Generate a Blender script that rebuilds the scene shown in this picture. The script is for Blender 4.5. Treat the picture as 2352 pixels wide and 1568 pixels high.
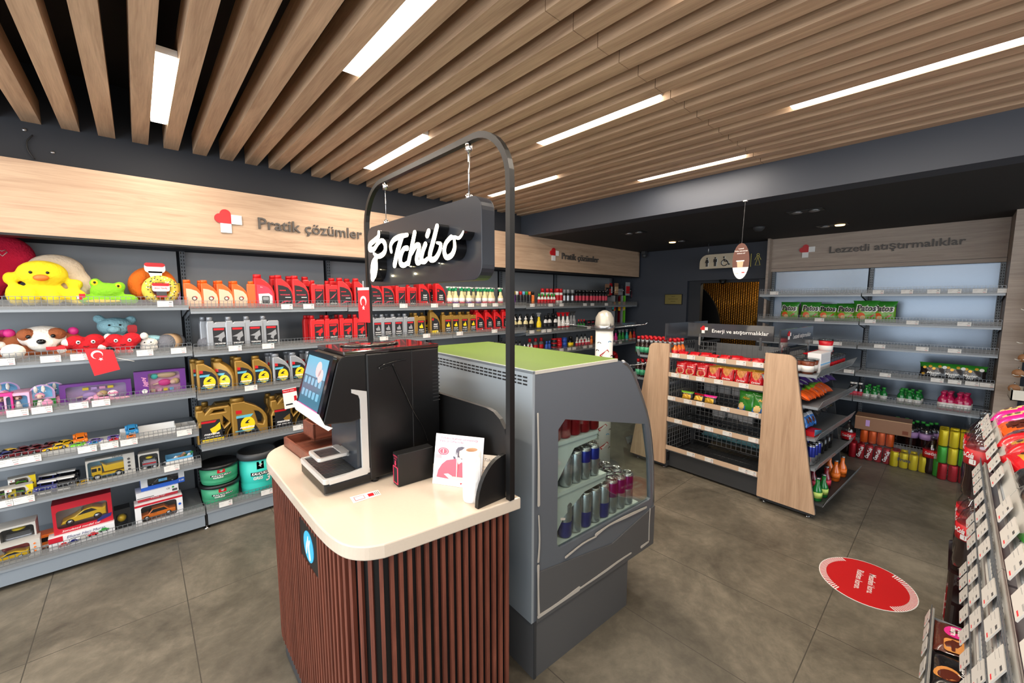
import bpy, math, random
from mathutils import Matrix, Vector
random.seed(7)
R = math.radians
sc = bpy.context.scene
for o in list(bpy.data.objects): bpy.data.objects.remove(o)
COL = sc.collection

# ------------------------------------------------------------ camera
CAM_H = 1.54
FPX = 935.12                       # focal length in pixels of the 2352 px wide frame
YAW, PIT = R(47.469), R(5.864)
cam = bpy.data.cameras.new('camera'); cam.sensor_width = 36; cam.lens = 36*FPX/2352; cam.clip_start = .02
camo = bpy.data.objects.new('camera', cam); COL.objects.link(camo)
camo.location = (0, 0, CAM_H); camo.rotation_euler = (R(90)-PIT, 0, YAW-R(90)); sc.camera = camo
sc.view_settings.view_transform = 'Standard'; sc.view_settings.look = 'None'
sc.view_settings.gamma = 1; sc.view_settings.exposure = 0.0
sc.cycles.use_denoising = True
sc.cycles.max_bounces = 8; sc.cycles.diffuse_bounces = 4; sc.cycles.glossy_bounces = 4
sc.cycles.transparent_max_bounces = 24; sc.cycles.sample_clamp_indirect = 6; sc.cycles.caustics_reflective = False

# ------------------------------------------------------------ daylight
w = bpy.data.worlds.new('sky'); sc.world = w; w.use_nodes = True
nt = w.node_tree; bg = nt.nodes['Background']
gr = nt.nodes.new('ShaderNodeTexGradient'); tc = nt.nodes.new('ShaderNodeTexCoord'); cr = nt.nodes.new('ShaderNodeValToRGB')
sep = nt.nodes.new('ShaderNodeSeparateXYZ')
nt.links.new(tc.outputs['Generated'], sep.inputs[0]); nt.links.new(sep.outputs['Z'], cr.inputs[0])
cr.color_ramp.elements[0].position = .0; cr.color_ramp.elements[0].color = (.22, .22, .2, 1)
cr.color_ramp.elements[1].position = .12; cr.color_ramp.elements[1].color = (.80, .90, 1, 1)
nt.links.new(cr.outputs[0], bg.inputs[0]); bg.inputs[1].default_value = 1.6
def area(name, loc, rot, sx, sy, power, color=(1, 1, 1), spread=None):
    l = bpy.data.lights.new(name, 'AREA'); l.shape = 'RECTANGLE'; l.size = sx; l.size_y = sy; l.energy = power; l.color = color
    if spread: l.spread = spread
    o = bpy.data.objects.new(name, l); COL.objects.link(o); o.location = loc; o.rotation_euler = rot
    return o
DAY = (.90, .95, 1)
# daylight in the shop-front glazing behind the camera (front wall at x=-2.2) and in the right-hand glazing (wall at y=-3)
area('daylight_front', (-2.15, .2, 1.3), (0, R(-90), 0), 2.2, 6.0, 135, DAY)
area('daylight_side', (1.2, -2.95, 1.3), (R(90), 0, 0), 6.2, 2.2, 75, DAY)

# ------------------------------------------------------------ materials
def lin(c): c /= 255; return c/12.92 if c <= .04045 else ((c+.055)/1.055)**2.4
def rgb(c): return (lin(c[0]), lin(c[1]), lin(c[2]), 1)
M = {}
def mat(name, c=(128, 128, 128), rough=.5, metal=0, emit=0, alpha=1, trans=0, noise=0, nscale=30, bump=0, bscale=200, coat=0, ior=None):
    if name in M: return M[name]
    m = bpy.data.materials.new(name); m.use_nodes = True; t = m.node_tree; p = t.nodes['Principled BSDF']
    p.inputs['Base Color'].default_value = rgb(c); p.inputs['Roughness'].default_value = rough; p.inputs['Metallic'].default_value = metal
    p.inputs['Alpha'].default_value = alpha; p.inputs['Transmission Weight'].default_value = trans; p.inputs['Coat Weight'].default_value = coat
    if ior: p.inputs['IOR'].default_value = ior
    if emit: p.inputs['Emission Color'].default_value = rgb(c); p.inputs['Emission Strength'].default_value = emit
    if noise or bump:
        tcn = t.nodes.new('ShaderNodeTexCoord')
    if noise:
        n = t.nodes.new('ShaderNodeTexNoise'); n.inputs['Scale'].default_value = nscale; n.inputs['Detail'].default_value = 3
        t.links.new(tcn.outputs['Object'], n.inputs['Vector'])
        mx = t.nodes.new('ShaderNodeMix'); mx.data_type = 'RGBA'
        a = tuple(x*(1-noise) for x in rgb(c)[:3])+(1,); b = tuple(min(1, x*(1+noise)) for x in rgb(c)[:3])+(1,)
        mx.inputs[6].default_value = a; mx.inputs[7].default_value = b
        t.links.new(n.outputs['Fac'], mx.inputs[0]); t.links.new(mx.outputs[2], p.inputs['Base Color'])
    if bump:
        n = t.nodes.new('ShaderNodeTexNoise'); n.inputs['Scale'].default_value = bscale; n.inputs['Detail'].default_value = 2
        t.links.new(tcn.outputs['Object'], n.inputs['Vector'])
        b = t.nodes.new('ShaderNodeBump'); b.inputs['Strength'].default_value = bump; b.inputs['Distance'].default_value = .01
        t.links.new(n.outputs['Fac'], b.inputs['Height']); t.links.new(b.outputs[0], p.inputs['Normal'])
    M[name] = m; return m
def clearmat(name, tint, fac, rough=.03):
    """thin clear sheet: mostly see-through, with a glossy coat"""
    m = bpy.data.materials.new(name); m.use_nodes = True; t = m.node_tree; t.nodes.clear(); o = t.nodes.new('ShaderNodeOutputMaterial'); a = t.nodes.new('ShaderNodeBsdfTransparent'); g = t.nodes.new('ShaderNodeBsdfGlossy'); mx = t.nodes.new('ShaderNodeMixShader')
    a.inputs[0].default_value = rgb(tint); g.inputs['Roughness'].default_value = rough; mx.inputs[0].default_value = fac
    t.links.new(a.outputs[0], mx.inputs[1]); t.links.new(g.outputs[0], mx.inputs[2]); t.links.new(mx.outputs[0], o.inputs[0]); M[name] = m; return m
def wood(name, c1, c2, axis, rough=.5, sc_=1.0, bump=.15):
    """procedural wood grain stretched along one world axis"""
    if name in M: return M[name]
    m = bpy.data.materials.new(name); m.use_nodes = True; t = m.node_tree; p = t.nodes['Principled BSDF']
    tcn = t.nodes.new('ShaderNodeTexCoord'); mp = t.nodes.new('ShaderNodeMapping')
    s = [22*sc_]*3; s['xyz'.index(axis)] = 1.3*sc_; mp.inputs['Scale'].default_value = s
    t.links.new(tcn.outputs['Object'], mp.inputs[0])
    n = t.nodes.new('ShaderNodeTexNoise'); n.inputs['Scale'].default_value = 1.0; n.inputs['Detail'].default_value = 6; n.inputs['Roughness'].default_value = .62; n.inputs['Distortion'].default_value = 1.2
    t.links.new(mp.outputs[0], n.inputs['Vector'])
    mp2 = t.nodes.new('ShaderNodeMapping'); s2 = [240*sc_]*3; s2['xyz'.index(axis)] = 8*sc_; mp2.inputs['Scale'].default_value = s2
    t.links.new(tcn.outputs['Object'], mp2.inputs[0])
    n2 = t.nodes.new('ShaderNodeTexNoise'); n2.inputs['Scale'].default_value = 1; n2.inputs['Detail'].default_value = 2
    t.links.new(mp2.outputs[0], n2.inputs['Vector'])
    ad = t.nodes.new('ShaderNodeMath'); ad.operation = 'MULTIPLY_ADD'; ad.inputs[1].default_value = .35
    t.links.new(n2.outputs['Fac'], ad.inputs[0]); t.links.new(n.outputs['Fac'], ad.inputs[2])
    r = t.nodes.new('ShaderNodeValToRGB'); r.color_ramp.elements[0].position = .42; r.color_ramp.elements[1].position = .88
    r.color_ramp.elements[0].color = rgb(c2); r.color_ramp.elements[1].color = rgb(c1)
    t.links.new(ad.outputs[0], r.inputs[0]); t.links.new(r.outputs[0], p.inputs['Base Color'])
    b = t.nodes.new('ShaderNodeBump'); b.inputs['Strength'].default_value = bump; b.inputs['Distance'].default_value = .004
    t.links.new(ad.outputs[0], b.inputs['Height']); t.links.new(b.outputs[0], p.inputs['Normal'])
    p.inputs['Roughness'].default_value = rough
    M[name] = m; return m

# ------------------------------------------------------------ pixel -> point on a real plane of the place
_f = Vector((math.cos(YAW)*math.cos(PIT), math.sin(YAW)*math.cos(PIT), -math.sin(PIT)))
_r = Vector((math.sin(YAW), -math.cos(YAW), 0)); _u = _r.cross(_f)
def at(px, py, ax, val):
    d = _f+_r*((px-1176)/FPX)-_u*((py-784)/FPX); c = Vector((0, 0, CAM_H)); return c+d*((val-c[ax])/d[ax])
def at_pl(px, py, org, rz, yl):
    """point on the plane local-y = yl of a frame at org turned rz; returned in that frame"""
    d = _f+_r*((px-1176)/FPX)-_u*((py-784)/FPX); I = (Matrix.Translation(org) @ Matrix.Rotation(rz, 4, 'Z')).inverted()
    c = I @ Vector((0, 0, CAM_H)); dl = I.to_3x3() @ d; return c+dl*((yl-c.y)/dl.y)

# ------------------------------------------------------------ mesh builder
_txt = {}; _shp = {}
class MB:
    def __init__(s): s.v = []; s.f = []; s.mi = []; s.sm = []; s.mats = []; s.T = Matrix(); s.warp = None
    def idx(s, m):
        m = M[m] if isinstance(m, str) else m
        if m not in s.mats: s.mats.append(m)
        return s.mats.index(m)
    def add(s, vs, fs, m, smooth=False, X=None):
        b = len(s.v); T = s.T @ X if X is not None else s.T
        for p in vs:
            p = Vector(p)
            if s.warp: p = s.warp(X @ p if X is not None else p); s.v.append(s.T @ p)
            else: s.v.append(T @ p)
        ml = m if isinstance(m, list) else [m]*len(fs)
        for f, mm in zip(fs, ml): s.f.append([i+b for i in f]); s.mi.append(s.idx(mm)); s.sm.append(smooth)
        return s
    def box(s, x0, y0, z0, x1, y1, z1, m, X=None):
        v = [(x, y, z) for z in (z0, z1) for y in (y0, y1) for x in (x0, x1)]
        return s.add(v, [(0, 2, 3, 1), (4, 5, 7, 6), (0, 1, 5, 4), (2, 6, 7, 3), (0, 4, 6, 2), (1, 3, 7, 5)], m, X=X)
    def bbox(s, x0, y0, z0, x1, y1, z1, m, b=.004):
        """box with chamfered vertical and horizontal edges"""
        return s.shape([[(x0, z0), (x1, z0), (x1, z1), (x0, z1)]], y1-y0, m, Matrix.Translation((0, (y0+y1)/2, 0)) @ Matrix.Rotation(R(90), 4, 'X'), bevel=b)
    def lathe(s, prof, m=None, n=16, c=(0, 0, 0), sx=1, sy=1, X=None, smooth=True):
        """prof: (r, z[, material]) from bottom to top"""
        v = []; f = []; ml = []
        for k, p in enumerate(prof):
            for i in range(n):
                a = 2*math.pi*i/n; v.append((c[0]+sx*p[0]*math.cos(a), c[1]+sy*p[0]*math.sin(a), c[2]+p[1]))
            if k:
                mm = p[2] if len(p) > 2 else m
                for i in range(n):
                    j = (i+1) % n; f.append(((k-1)*n+i, (k-1)*n+j, k*n+j, k*n+i)); ml.append(mm)
        if prof[0][0] > 1e-4: f.append(tuple(range(n-1, -1, -1))); ml.append(prof[1][2] if len(prof[1]) > 2 else m)
        if prof[-1][0] > 1e-4: b = (len(prof)-1)*n; f.append(tuple(range(b, b+n))); ml.append(prof[-1][2] if len(prof[-1]) > 2 else m)
        return s.add(v, f, ml, smooth, X)
    def sph(s, c, r, m, n=14, X=None):
        r = r if isinstance(r, (tuple, list)) else (r, r, r)
        k = n//2+1; pr = []
        v = []; f = []
        for j in range(k+1):
            t = math.pi*j/k; z = -math.cos(t); q = max(math.sin(t), 1e-3)
            for i in range(n): a = 2*math.pi*i/n; v.append((c[0]+r[0]*q*math.cos(a), c[1]+r[1]*q*math.sin(a), c[2]+r[2]*z))
            if j:
                for i in range(n): i2 = (i+1) % n; f.append(((j-1)*n+i, (j-1)*n+i2, j*n+i2, j*n+i))
        return s.add(v, f, m, True, X)
    def tube(s, pts, r, m, n=8, closed=False, X=None, smooth=True):
        pts = [Vector(p) for p in pts]; v = []; f = []; N = len(pts); rr = r if isinstance(r, (list, tuple)) else [r]*N
        up = None
        for k, p in enumerate(pts):
            if closed: d = pts[(k+1) % N]-pts[k-1]
            else: d = pts[min(k+1, N-1)]-pts[max(k-1, 0)]
            d.normalize()
            if up is None: up = Vector((0, 0, 1)) if abs(d.z) < .9 else Vector((1, 0, 0))
            a = d.cross(up).normalized(); b = a.cross(d).normalized(); up = b
            off = math.pi/4 if n == 4 else 0
            for i in range(n): t = 2*math.pi*i/n+off; v.append(p+a*(rr[k]*math.cos(t))+b*(rr[k]*math.sin(t)))
        for k in range(N if closed else N-1):
            k2 = (k+1) % N
            for i in range(n): j = (i+1) % n; f.append((k*n+i, k*n+j, k2*n+j, k2*n+i))
        if not closed: f.append(tuple(range(n-1, -1, -1))); f.append(tuple(range((N-1)*n, N*n)))
        return s.add(v, f, m, smooth and n > 4, X)
    def shape(s, splines, depth, m, X=None, bevel=0, side=None, key=None):
        """filled 2D outlines (holes allowed) in local xy, thickness along z, centred"""
        key = key or (str(splines), depth, bevel)
        if key not in _shp:
            cu = bpy.data.curves.new('t', 'CURVE'); cu.dimensions = '2D'; cu.fill_mode = 'BOTH'; cu.extrude = max(depth/2-bevel, 0); cu.bevel_depth = bevel; cu.bevel_resolution = 1
            cu.offset = -bevel
            for pts in splines:
                sp = cu.splines.new('POLY'); sp.points.add(len(pts)-1); sp.use_cyclic_u = True
                for q, p in zip(sp.points, pts): q.co = (p[0], p[1], 0, 1)
            _shp[key] = _to_mesh(cu)
        v, f, nz = _shp[key]
        ml = [m if (abs(a) > .9 or not side) else side for a in nz]
        return s.add(v, f, ml, False, X)
    def text(s, t, h, m, X, shear=0, bold=0, align='CENTER', ext=0, w=None, sp=1):
        """lettering of cap height about h in the local xy plane of X; w squeezes or stretches to a width"""
        key = (t, shear, bold, align, ext/h if h else 0, sp)
        if key not in _txt:
            cu = bpy.data.curves.new('t', 'FONT'); cu.body = t; cu.size = 1; cu.shear = shear; cu.offset = bold; cu.align_x = align; cu.align_y = 'CENTER'
            cu.extrude = key[4]*.7; cu.resolution_u = 2; cu.space_character = sp; _txt[key] = _to_mesh(cu)
        v, f, nz = _txt[key]
        if not v: return s
        k = h/.7; kx = k
        if w: xs = [p[0] for p in v]; kx = w/(max(xs)-min(xs))
        return s.add([(p[0]*kx, p[1]*k, p[2]*k) for p in v], f, m, False, X)
    def grid(s, fn, nu, nv, m, smooth=True, X=None):
        v = [fn(i/nu, j/nv) for j in range(nv+1) for i in range(nu+1)]; f = []; ml = []
        for j in range(nv):
            for i in range(nu):
                a = j*(nu+1)+i; f.append((a, a+1, a+nu+2, a+nu+1)); ml.append(m((i+.5)/nu, (j+.5)/nv) if callable(m) else m)
        return s.add(v, f, ml, smooth, X)
    def build(s, name, parent=None, **kw):
        me = bpy.data.meshes.new(name); me.from_pydata([tuple(p) for p in s.v], [], s.f)
        for m in s.mats: me.materials.append(m)
        me.polygons.foreach_set('material_index', s.mi); me.polygons.foreach_set('use_smooth', s.sm); me.update()
        o = bpy.data.objects.new(name, me); COL.objects.link(o); o.parent = parent
        for k, x in kw.items(): o[k] = x
        return o
def _to_mesh(cu):
    o = bpy.data.objects.new('t', cu); COL.objects.link(o); dg = bpy.context.evaluated_depsgraph_get()
    me = bpy.data.meshes.new_from_object(o.evaluated_get(dg))
    r = ([tuple(v.co) for v in me.vertices], [tuple(p.vertices) for p in me.polygons], [p.normal.z for p in me.polygons])
    bpy.data.objects.remove(o); bpy.data.curves.remove(cu); bpy.data.meshes.remove(me); return r
def FR(o, right, up):
    """frame: local x = right, y = up, z = outward normal"""
    r = Vector(right).normalized(); u = Vector(up).normalized(); n = r.cross(u); m = Matrix((r, u, n)).transposed().to_4x4(); return Matrix.Translation(o) @ m
def FF(x, y, z): return FR((x, y, z), (1, 0, 0), (0, 0, 1))         # facing -y
def FL(x, y, z): return FR((x, y, z), (0, -1, 0), (0, 0, 1))        # facing -x
def tag(o, label, cat, group=None, kind=None):
    if len(label.split()) > 16: label = ' '.join(w_ for w_ in label.split() if w_ not in ('the', 'a', 'an'))
    if len(label.split()) > 16: label = label.replace(' on ', ', ', 1).replace(' with ', ', ', 1).replace(' from left', ' along', 1); print('LONG', len(label.split()), label) if len(label.split()) > 16 else None
    o['label'] = label; o['category'] = cat
    if group: o['group'] = group
    if kind: o['kind'] = kind
    return o
def empty(name, loc=(0, 0, 0), rz=0, parent=None):
    o = bpy.data.objects.new(name, None); o.empty_display_size = .05; COL.objects.link(o); o.location = loc; o.rotation_euler = (0, 0, rz); o.parent = parent; return o
def struct(name, mb, label=None):
    o = mb.build(name); o['kind'] = 'structure'
    if label: o['label'] = label
    return o
class Kind:
    """one built thing and its later copies"""
    def __init__(s, root): s.root = root; s.used = False
    def put(s, loc, rz, label, cat, group=None, rot=None, scale=None):
        if not s.used: o = s.root; s.used = True
        else:
            o = s.root.copy(); COL.objects.link(o)
            for ch in s.root.children:
                c = ch.copy(); COL.objects.link(c); c.parent = o
                for g in ch.children: d = g.copy(); COL.objects.link(d); d.parent = c
        o.location = loc; o.rotation_euler = rot or (0, 0, rz)
        o.scale = (scale,)*3 if scale else (1, 1, 1)
        tag(o, label, cat, group); return o
KINDS = {}
def kind(key, fn, *a):
    if key not in KINDS: KINDS[key] = Kind(fn(*a))
    return KINDS[key]
ORD = ['first', 'second', 'third', 'fourth', 'fifth', 'sixth', 'seventh', 'eighth', 'ninth', 'tenth', 'eleventh', 'twelfth', 'thirteenth', 'fourteenth', 'fifteenth', 'sixteenth', 'seventeenth', 'eighteenth', 'nineteenth', 'twentieth']
def ordn(i):
    if i < 20: return ORD[i]
    n = i+1; t = {2: ('twenty', 'twentieth'), 3: ('thirty', 'thirtieth'), 4: ('forty', 'fortieth'), 5: ('fifty', 'fiftieth')}[n//10]
    return t[1] if n % 10 == 0 else t[0]+'-'+ORD[n % 10-1]
def smooth(pts, n=6, closed=False):
    P = [Vector(p) for p in pts]; out = []; N = len(P)
    for i in range(N if closed else N-1):
        a, b, c, d = (P[(i-1) % N], P[i], P[(i+1) % N], P[(i+2) % N]) if closed else (P[max(i-1, 0)], P[i], P[i+1], P[min(i+2, N-1)])
        for k in range(n):
            t = k/n; out.append(.5*((2*b)+(c-a)*t+(2*a-5*b+4*c-d)*t*t+(3*b-a-3*c+d)*t**3))
    if not closed: out.append(P[-1])
    return out
def ribbon(pts, ws, n=5):
    """outline of a brush stroke with round ends"""
    q = smooth([(p[0], p[1], w) for p, w in zip(pts, ws)], n); L = []; Rr = []
    for i, p in enumerate(q):
        d = (q[min(i+1, len(q)-1)]-q[max(i-1, 0)]).to_2d().normalized(); nrm = Vector((-d.y, d.x)); h = max(p.z, 1e-4)/2
        L.append(p.to_2d()+nrm*h); Rr.append(p.to_2d()-nrm*h)
        if i == 0: d0, h0 = d, h
        dl, hl = d, h
    cap1 = [q[-1].to_2d()+dl*hl*math.cos(a)+Vector((-dl.y, dl.x))*hl*math.sin(a) for a in (R(60), R(30), 0, R(-30), R(-60))]
    cap0 = [q[0].to_2d()-d0*h0*math.cos(a)+Vector((-d0.y, d0.x))*h0*math.sin(a) for a in (R(-60), R(-30), 0, R(30), R(60))]
    return [tuple(p) for p in L+cap1+Rr[::-1]+cap0]
def arc(cx, cy, r, a0, a1, n=8, ry=None): return [(cx+r*math.cos(R(a0+(a1-a0)*i/n)), cy+(ry or r)*math.sin(R(a0+(a1-a0)*i/n))) for i in range(n+1)]
def rrect(x0, y0, x1, y1, r, n=5): return arc(x1-r, y0+r, r, -90, 0, n)+arc(x1-r, y1-r, r, 0, 90, n)+arc(x0+r, y1-r, r, 90, 180, n)+arc(x0+r, y0+r, r, 180, 270, n)
def blob(parts, vox=.007):
    """fused soft body: spheres (centre, radii) merged to one skin"""
    b = MB(); mat('tmp')
    for c, r in parts: b.sph(c, r, 'tmp', 16)
    o = b.build('t'); md = o.modifiers.new('r', 'REMESH'); md.mode = 'VOXEL'; md.voxel_size = vox
    s2 = o.modifiers.new('s', 'SMOOTH'); s2.iterations = 4; s2.factor = .6
    me = bpy.data.meshes.new_from_object(o.evaluated_get(bpy.context.evaluated_depsgraph_get()))
    r = ([tuple(v.co) for v in me.vertices], [tuple(p.vertices) for p in me.polygons]); bpy.data.objects.remove(o); bpy.data.meshes.remove(me); return r
# ------------------------------------------------------------ shared materials
wood('oak_y', (204, 172, 141), (158, 128, 102), 'y'); wood('oak_x', (204, 175, 148), (170, 140, 115), 'x', .5); wood('oak_z', (208, 176, 146), (174, 142, 114), 'z', .5)
wood('oak_grey', (182, 166, 152), (150, 134, 122), 'y'); wood('walnut_z', (130, 72, 55), (80, 41, 31), 'z', .45, 1.6, .3); wood('walnut_x', (134, 76, 56), (88, 46, 34), 'x', .45)
mat('navy', (56, 61, 71), .6, noise=.06, nscale=3); mat('navy_dark', (40, 43, 50), .7); mat('black_ceiling', (34, 32, 33), .8); mat('matte_black', (11, 11, 12), .42)
mat('panel_grey', (152, 156, 160), .36, .12, bump=.02, bscale=6); mat('panel_metal', (112, 122, 134), .24, .8, bump=.06, bscale=4); mat('shelf_grey', (150, 157, 164), .4, .3); mat('upright', (112, 118, 124), .45, .3)
mat('kick', (142, 152, 162), .45, .2); mat('dark_grey', (58, 60, 63), .5); mat('wire', (126, 130, 134), .35, .6); mat('wire_dark', (66, 68, 70), .4, .5)
mat('strip', (150, 150, 148), .14, 0, alpha=.24); mat('strip_frost', (190, 190, 186), .3, 0, alpha=.96); mat('wire_mid', (118, 120, 122), .45); mat('tag', (230, 228, 224), .5); mat('tag_dim', (188, 188, 188), .5); mat('ink', (70, 70, 72), .6); mat('ink_pale', (150, 150, 150), .6); mat('red_ink', (205, 40, 50), .6); mat('strip_tan', (205, 178, 152), .4)
mat('slot', (24, 24, 26), .7); mat('white', (238, 238, 236), .45); mat('black', (16, 16, 18), .4); mat('gloss_black', (14, 14, 16), .12, coat=.5); mat('chrome', (205, 206, 208), .18, 1); mat('steel', (170, 172, 176), .3, .9)
mat('led', (255, 246, 232), .5, emit=9.0); mat('letter_glow', (255, 244, 214), .5, emit=5.0)
mat('red', (200, 22, 34), .4); mat('heart_red', (196, 28, 36), .4); mat('letter_brown', (84, 78, 74), .5); clearmat('glass', (240, 246, 244), .07); clearmat('film', (248, 249, 250), .04, .06); clearmat('clear', (215, 220, 222), .14, .05)
def floor_mat():
    m = bpy.data.materials.new('floor_tiles'); m.use_nodes = True; t = m.node_tree; p = t.nodes['Principled BSDF']; L = t.links.new
    tcn = t.nodes.new('ShaderNodeTexCoord')
    def noise(scale, detail, dist=0, rough=.6):
        n = t.nodes.new('ShaderNodeTexNoise'); n.inputs['Scale'].default_value = scale; n.inputs['Detail'].default_value = detail; n.inputs['Distortion'].default_value = dist; n.inputs['Roughness'].default_value = rough
        L(tcn.outputs['Object'], n.inputs['Vector']); return n
    a = noise(1.7, 8, .6, .68); b = noise(14, 6, .3, .7)
    mx = t.nodes.new('ShaderNodeMath'); mx.operation = 'MULTIPLY_ADD'; mx.inputs[1].default_value = .4; L(b.outputs['Fac'], mx.inputs[0]); L(a.outputs['Fac'], mx.inputs[2])
    r = t.nodes.new('ShaderNodeValToRGB'); e = r.color_ramp.elements
    e[0].position = .5; e[0].color = rgb((74, 69, 60)); e[1].position = .9; e[1].color = rgb((130, 122, 107)); n = e.new(.7); n.color = rgb((101, 95, 83))
    L(mx.outputs[0], r.inputs[0])
    br = t.nodes.new('ShaderNodeTexBrick'); br.offset = 0.0; br.inputs['Scale'].default_value = 1; br.inputs['Mortar Size'].default_value = .0022; br.inputs['Mortar Smooth'].default_value = .1
    br.inputs['Brick Width'].default_value = 1.115; br.inputs['Row Height'].default_value = .54
    mp = t.nodes.new('ShaderNodeMapping'); mp.inputs['Rotation'].default_value = (0, 0, R(90)); mp.inputs['Location'].default_value = (.33, -.087, 0); mp.vector_type = 'TEXTURE'
    mp.inputs['Location'].default_value = (.087, .335, 0)
    L(tcn.outputs['Object'], mp.inputs[0]); L(mp.outputs[0], br.inputs['Vector'])
    mix = t.nodes.new('ShaderNodeMix'); mix.data_type = 'RGBA'; L(br.outputs['Fac'], mix.inputs[0]); L(r.outputs[0], mix.inputs[6]); mix.inputs[7].default_value = rgb((70, 66, 58))
    L(mix.outputs[2], p.inputs['Base Color'])
    rr = t.nodes.new('ShaderNodeMapRange'); rr.inputs['To Min'].default_value = .3; rr.inputs['To Max'].default_value = .55; L(mx.outputs[0], rr.inputs[0]); L(rr.outputs[0], p.inputs['Roughness'])
    bp = t.nodes.new('ShaderNodeBump'); bp.inputs['Strength'].default_value = .12; bp.inputs['Distance'].default_value = .01; L(mx.outputs[0], bp.inputs['Height']); L(bp.outputs[0], p.inputs['Normal'])
    M['floor'] = m
floor_mat()

# ------------------------------------------------------------ setting
WX, WY = 3.84, 5.72
struct('floor', MB().box(-2.3, -3.1, -.1, 8.2, 3.95, 0, 'floor'), 'grey-brown stone-look tile floor of the whole shop')
struct('wall_left', MB().box(-2.3, 3.82, 0, 5.9, 3.95, 2.9, 'navy_dark'), 'dark wall behind the long left-hand shelving')
struct('trim_1', MB().box(-2.3, 3.42, 2.25, 3.28, 3.82, 2.9, 'navy_dark'), 'dark bulkhead between left header board and ceiling battens')
struct('ceiling', MB().box(-2.3, -3.1, 2.78, 3.28, 3.82, 2.9, 'black_ceiling'), 'black ceiling above the wooden battens')
b = MB(); b.box(3.28, -3.1, 2.25, 3.45, 3.82, 2.9, 'navy'); struct('trim_2', b, 'dark blue-grey beam across the shop where the battens end')
struct('ceiling', MB().box(3.45, -3.1, 2.25, 8.2, 3.82, 2.35, 'black_ceiling'), 'low black ceiling beyond the beam')
# back wall: pieces round the doorway
b = MB(); b.box(5.7, 2.58, 0, 5.86, 3.82, 2.25, 'navy'); b.box(5.7, 1.5, 1.80, 5.86, 2.58, 2.25, 'navy'); b.box(5.7, -3.1, 0, 5.86, 1.58, 2.25, 'navy')
struct('wall_back', b, 'dark blue-grey back wall round the washroom doorway')
b = MB(); b.box(5.76, 2.42, 0, 5.84, 2.58, 1.80, 'navy_dark'); b.box(5.76, 1.58, 0, 5.84, 1.70, 1.80, 'navy'); b.box(5.76, 1.70, 1.765, 5.84, 2.42, 1.80, 'navy_dark')
struct('door_1', b, 'dark frame of the doorway to the washrooms')
mat('gold_wall', (112, 80, 30), .35, .6, noise=.6, nscale=60); mat('gold', (212, 160, 62), .3, .9); mat('dark_hall', (26, 24, 24), .8)
b = MB(); b.box(7.4, 1.3, 0, 7.5, 3.3, 2.25, 'gold_wall'); b.box(5.86, 3.2, 0, 7.5, 3.3, 2.25, 'dark_hall'); b.box(5.86, 1.3, 0, 7.5, 1.4, 2.25, 'gold_wall')
for i in range(40): b.tube([(7.39, 1.45+i*.02+(k % 2)*.02, .4+k*.06) for k in range(28)], .002, 'gold', 4)
struct('wall_hall', b, 'gold patterned hallway wall seen through the doorway')
# dark leaning arch panel in the hallway + curtain
ap = [(0, 0), (.62, 0), (.62, 1.05)]+arc(0, 1.05, .62, 0, 90, 10, ry=.78)
b = MB(); b.shape([ap], .04, 'black', FR((6.5, 3.02, 0), (0, -1, 0), (0, 0, 1))); tag(b.build('arch_panel'), 'black curved panel standing inside the washroom doorway', 'panel')
b = MB()
for i in range(26):
    y = 2.12+i*.033
    b.tube([(7.15+.01*math.sin(i*2), y, .3), (7.15, y, 2.1)], .007, 'gold', 5)
    for k in range(44): b.sph((7.14, y, .35+k*.04+(i % 2)*.02), .012, 'gold', 5)
tag(b.build('bead_curtain'), 'gold bead curtain hanging inside the doorway', 'curtain', kind='stuff')
b = MB()
for k, (dy, z, r) in enumerate([(0, 1.72, .07), (.06, 1.5, .05), (-.03, 1.36, .09), (.09, 1.2, .1), (-.02, .98, .08), (.06, .8, .07)]):
    b.lathe([(.01, -r), (r*.7, -r*.6), (r, 0), (r*.6, r*.5), (.01, r*.3)], 'gold', 12, X=Matrix.Translation((6.9, 1.9+dy, z)) @ Matrix.Rotation(R(60+40*k), 4, 'X'))
b.tube([(6.95, 1.9, 0), (6.95, 1.93, 1), (6.95, 1.9, 1.75)], .01, 'gold', 6)
tag(b.build('gold_sculpture'), 'tall gold petal sculpture in the hallway right of the bead curtain', 'sculpture')
l = bpy.data.lights.new('hall_lamp', 'POINT'); l.energy = 16; l.color = (1, .78, .45); l.shadow_soft_size = .08; o = bpy.data.objects.new('hall_lamp', l); COL.objects.link(o); o.location = (6.5, 1.8, 2.1)

# shop-front walls with glazing, behind the camera
b = MB(); b.box(-2.3, -3.1, 2.4, -2.2, 3.82, 2.9, 'navy'); b.box(-2.3, -3.1, 0, -2.2, 3.82, .12, 'navy'); b.box(-2.3, 3.2, 0, -2.2, 3.82, 2.9, 'navy'); struct('wall_front', b, 'shop-front wall behind the camera')
b = MB()
for y in (-3.05, -1.9, -.6, .7, 2.0, 3.15): b.box(-2.29, y, .12, -2.21, y+.06, 2.4, 'matte_black')
struct('window_1', b, 'black framed shop-front glazing behind the camera')
b = MB(); b.box(-2.3, -3.1, 2.4, 8.2, -3.0, 2.9, 'navy'); b.box(4.4, -3.1, 0, 8.2, -3.0, 2.4, 'navy'); struct('wall_right', b, 'right-hand shop wall')
b = MB()
for x in (-2.2, -.6, 1.0, 2.6, 4.3): b.box(x, -3.09, 0, x+.06, -3.01, 2.4, 'matte_black')
struct('window_2', b, 'black framed right-hand glazing')

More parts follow.
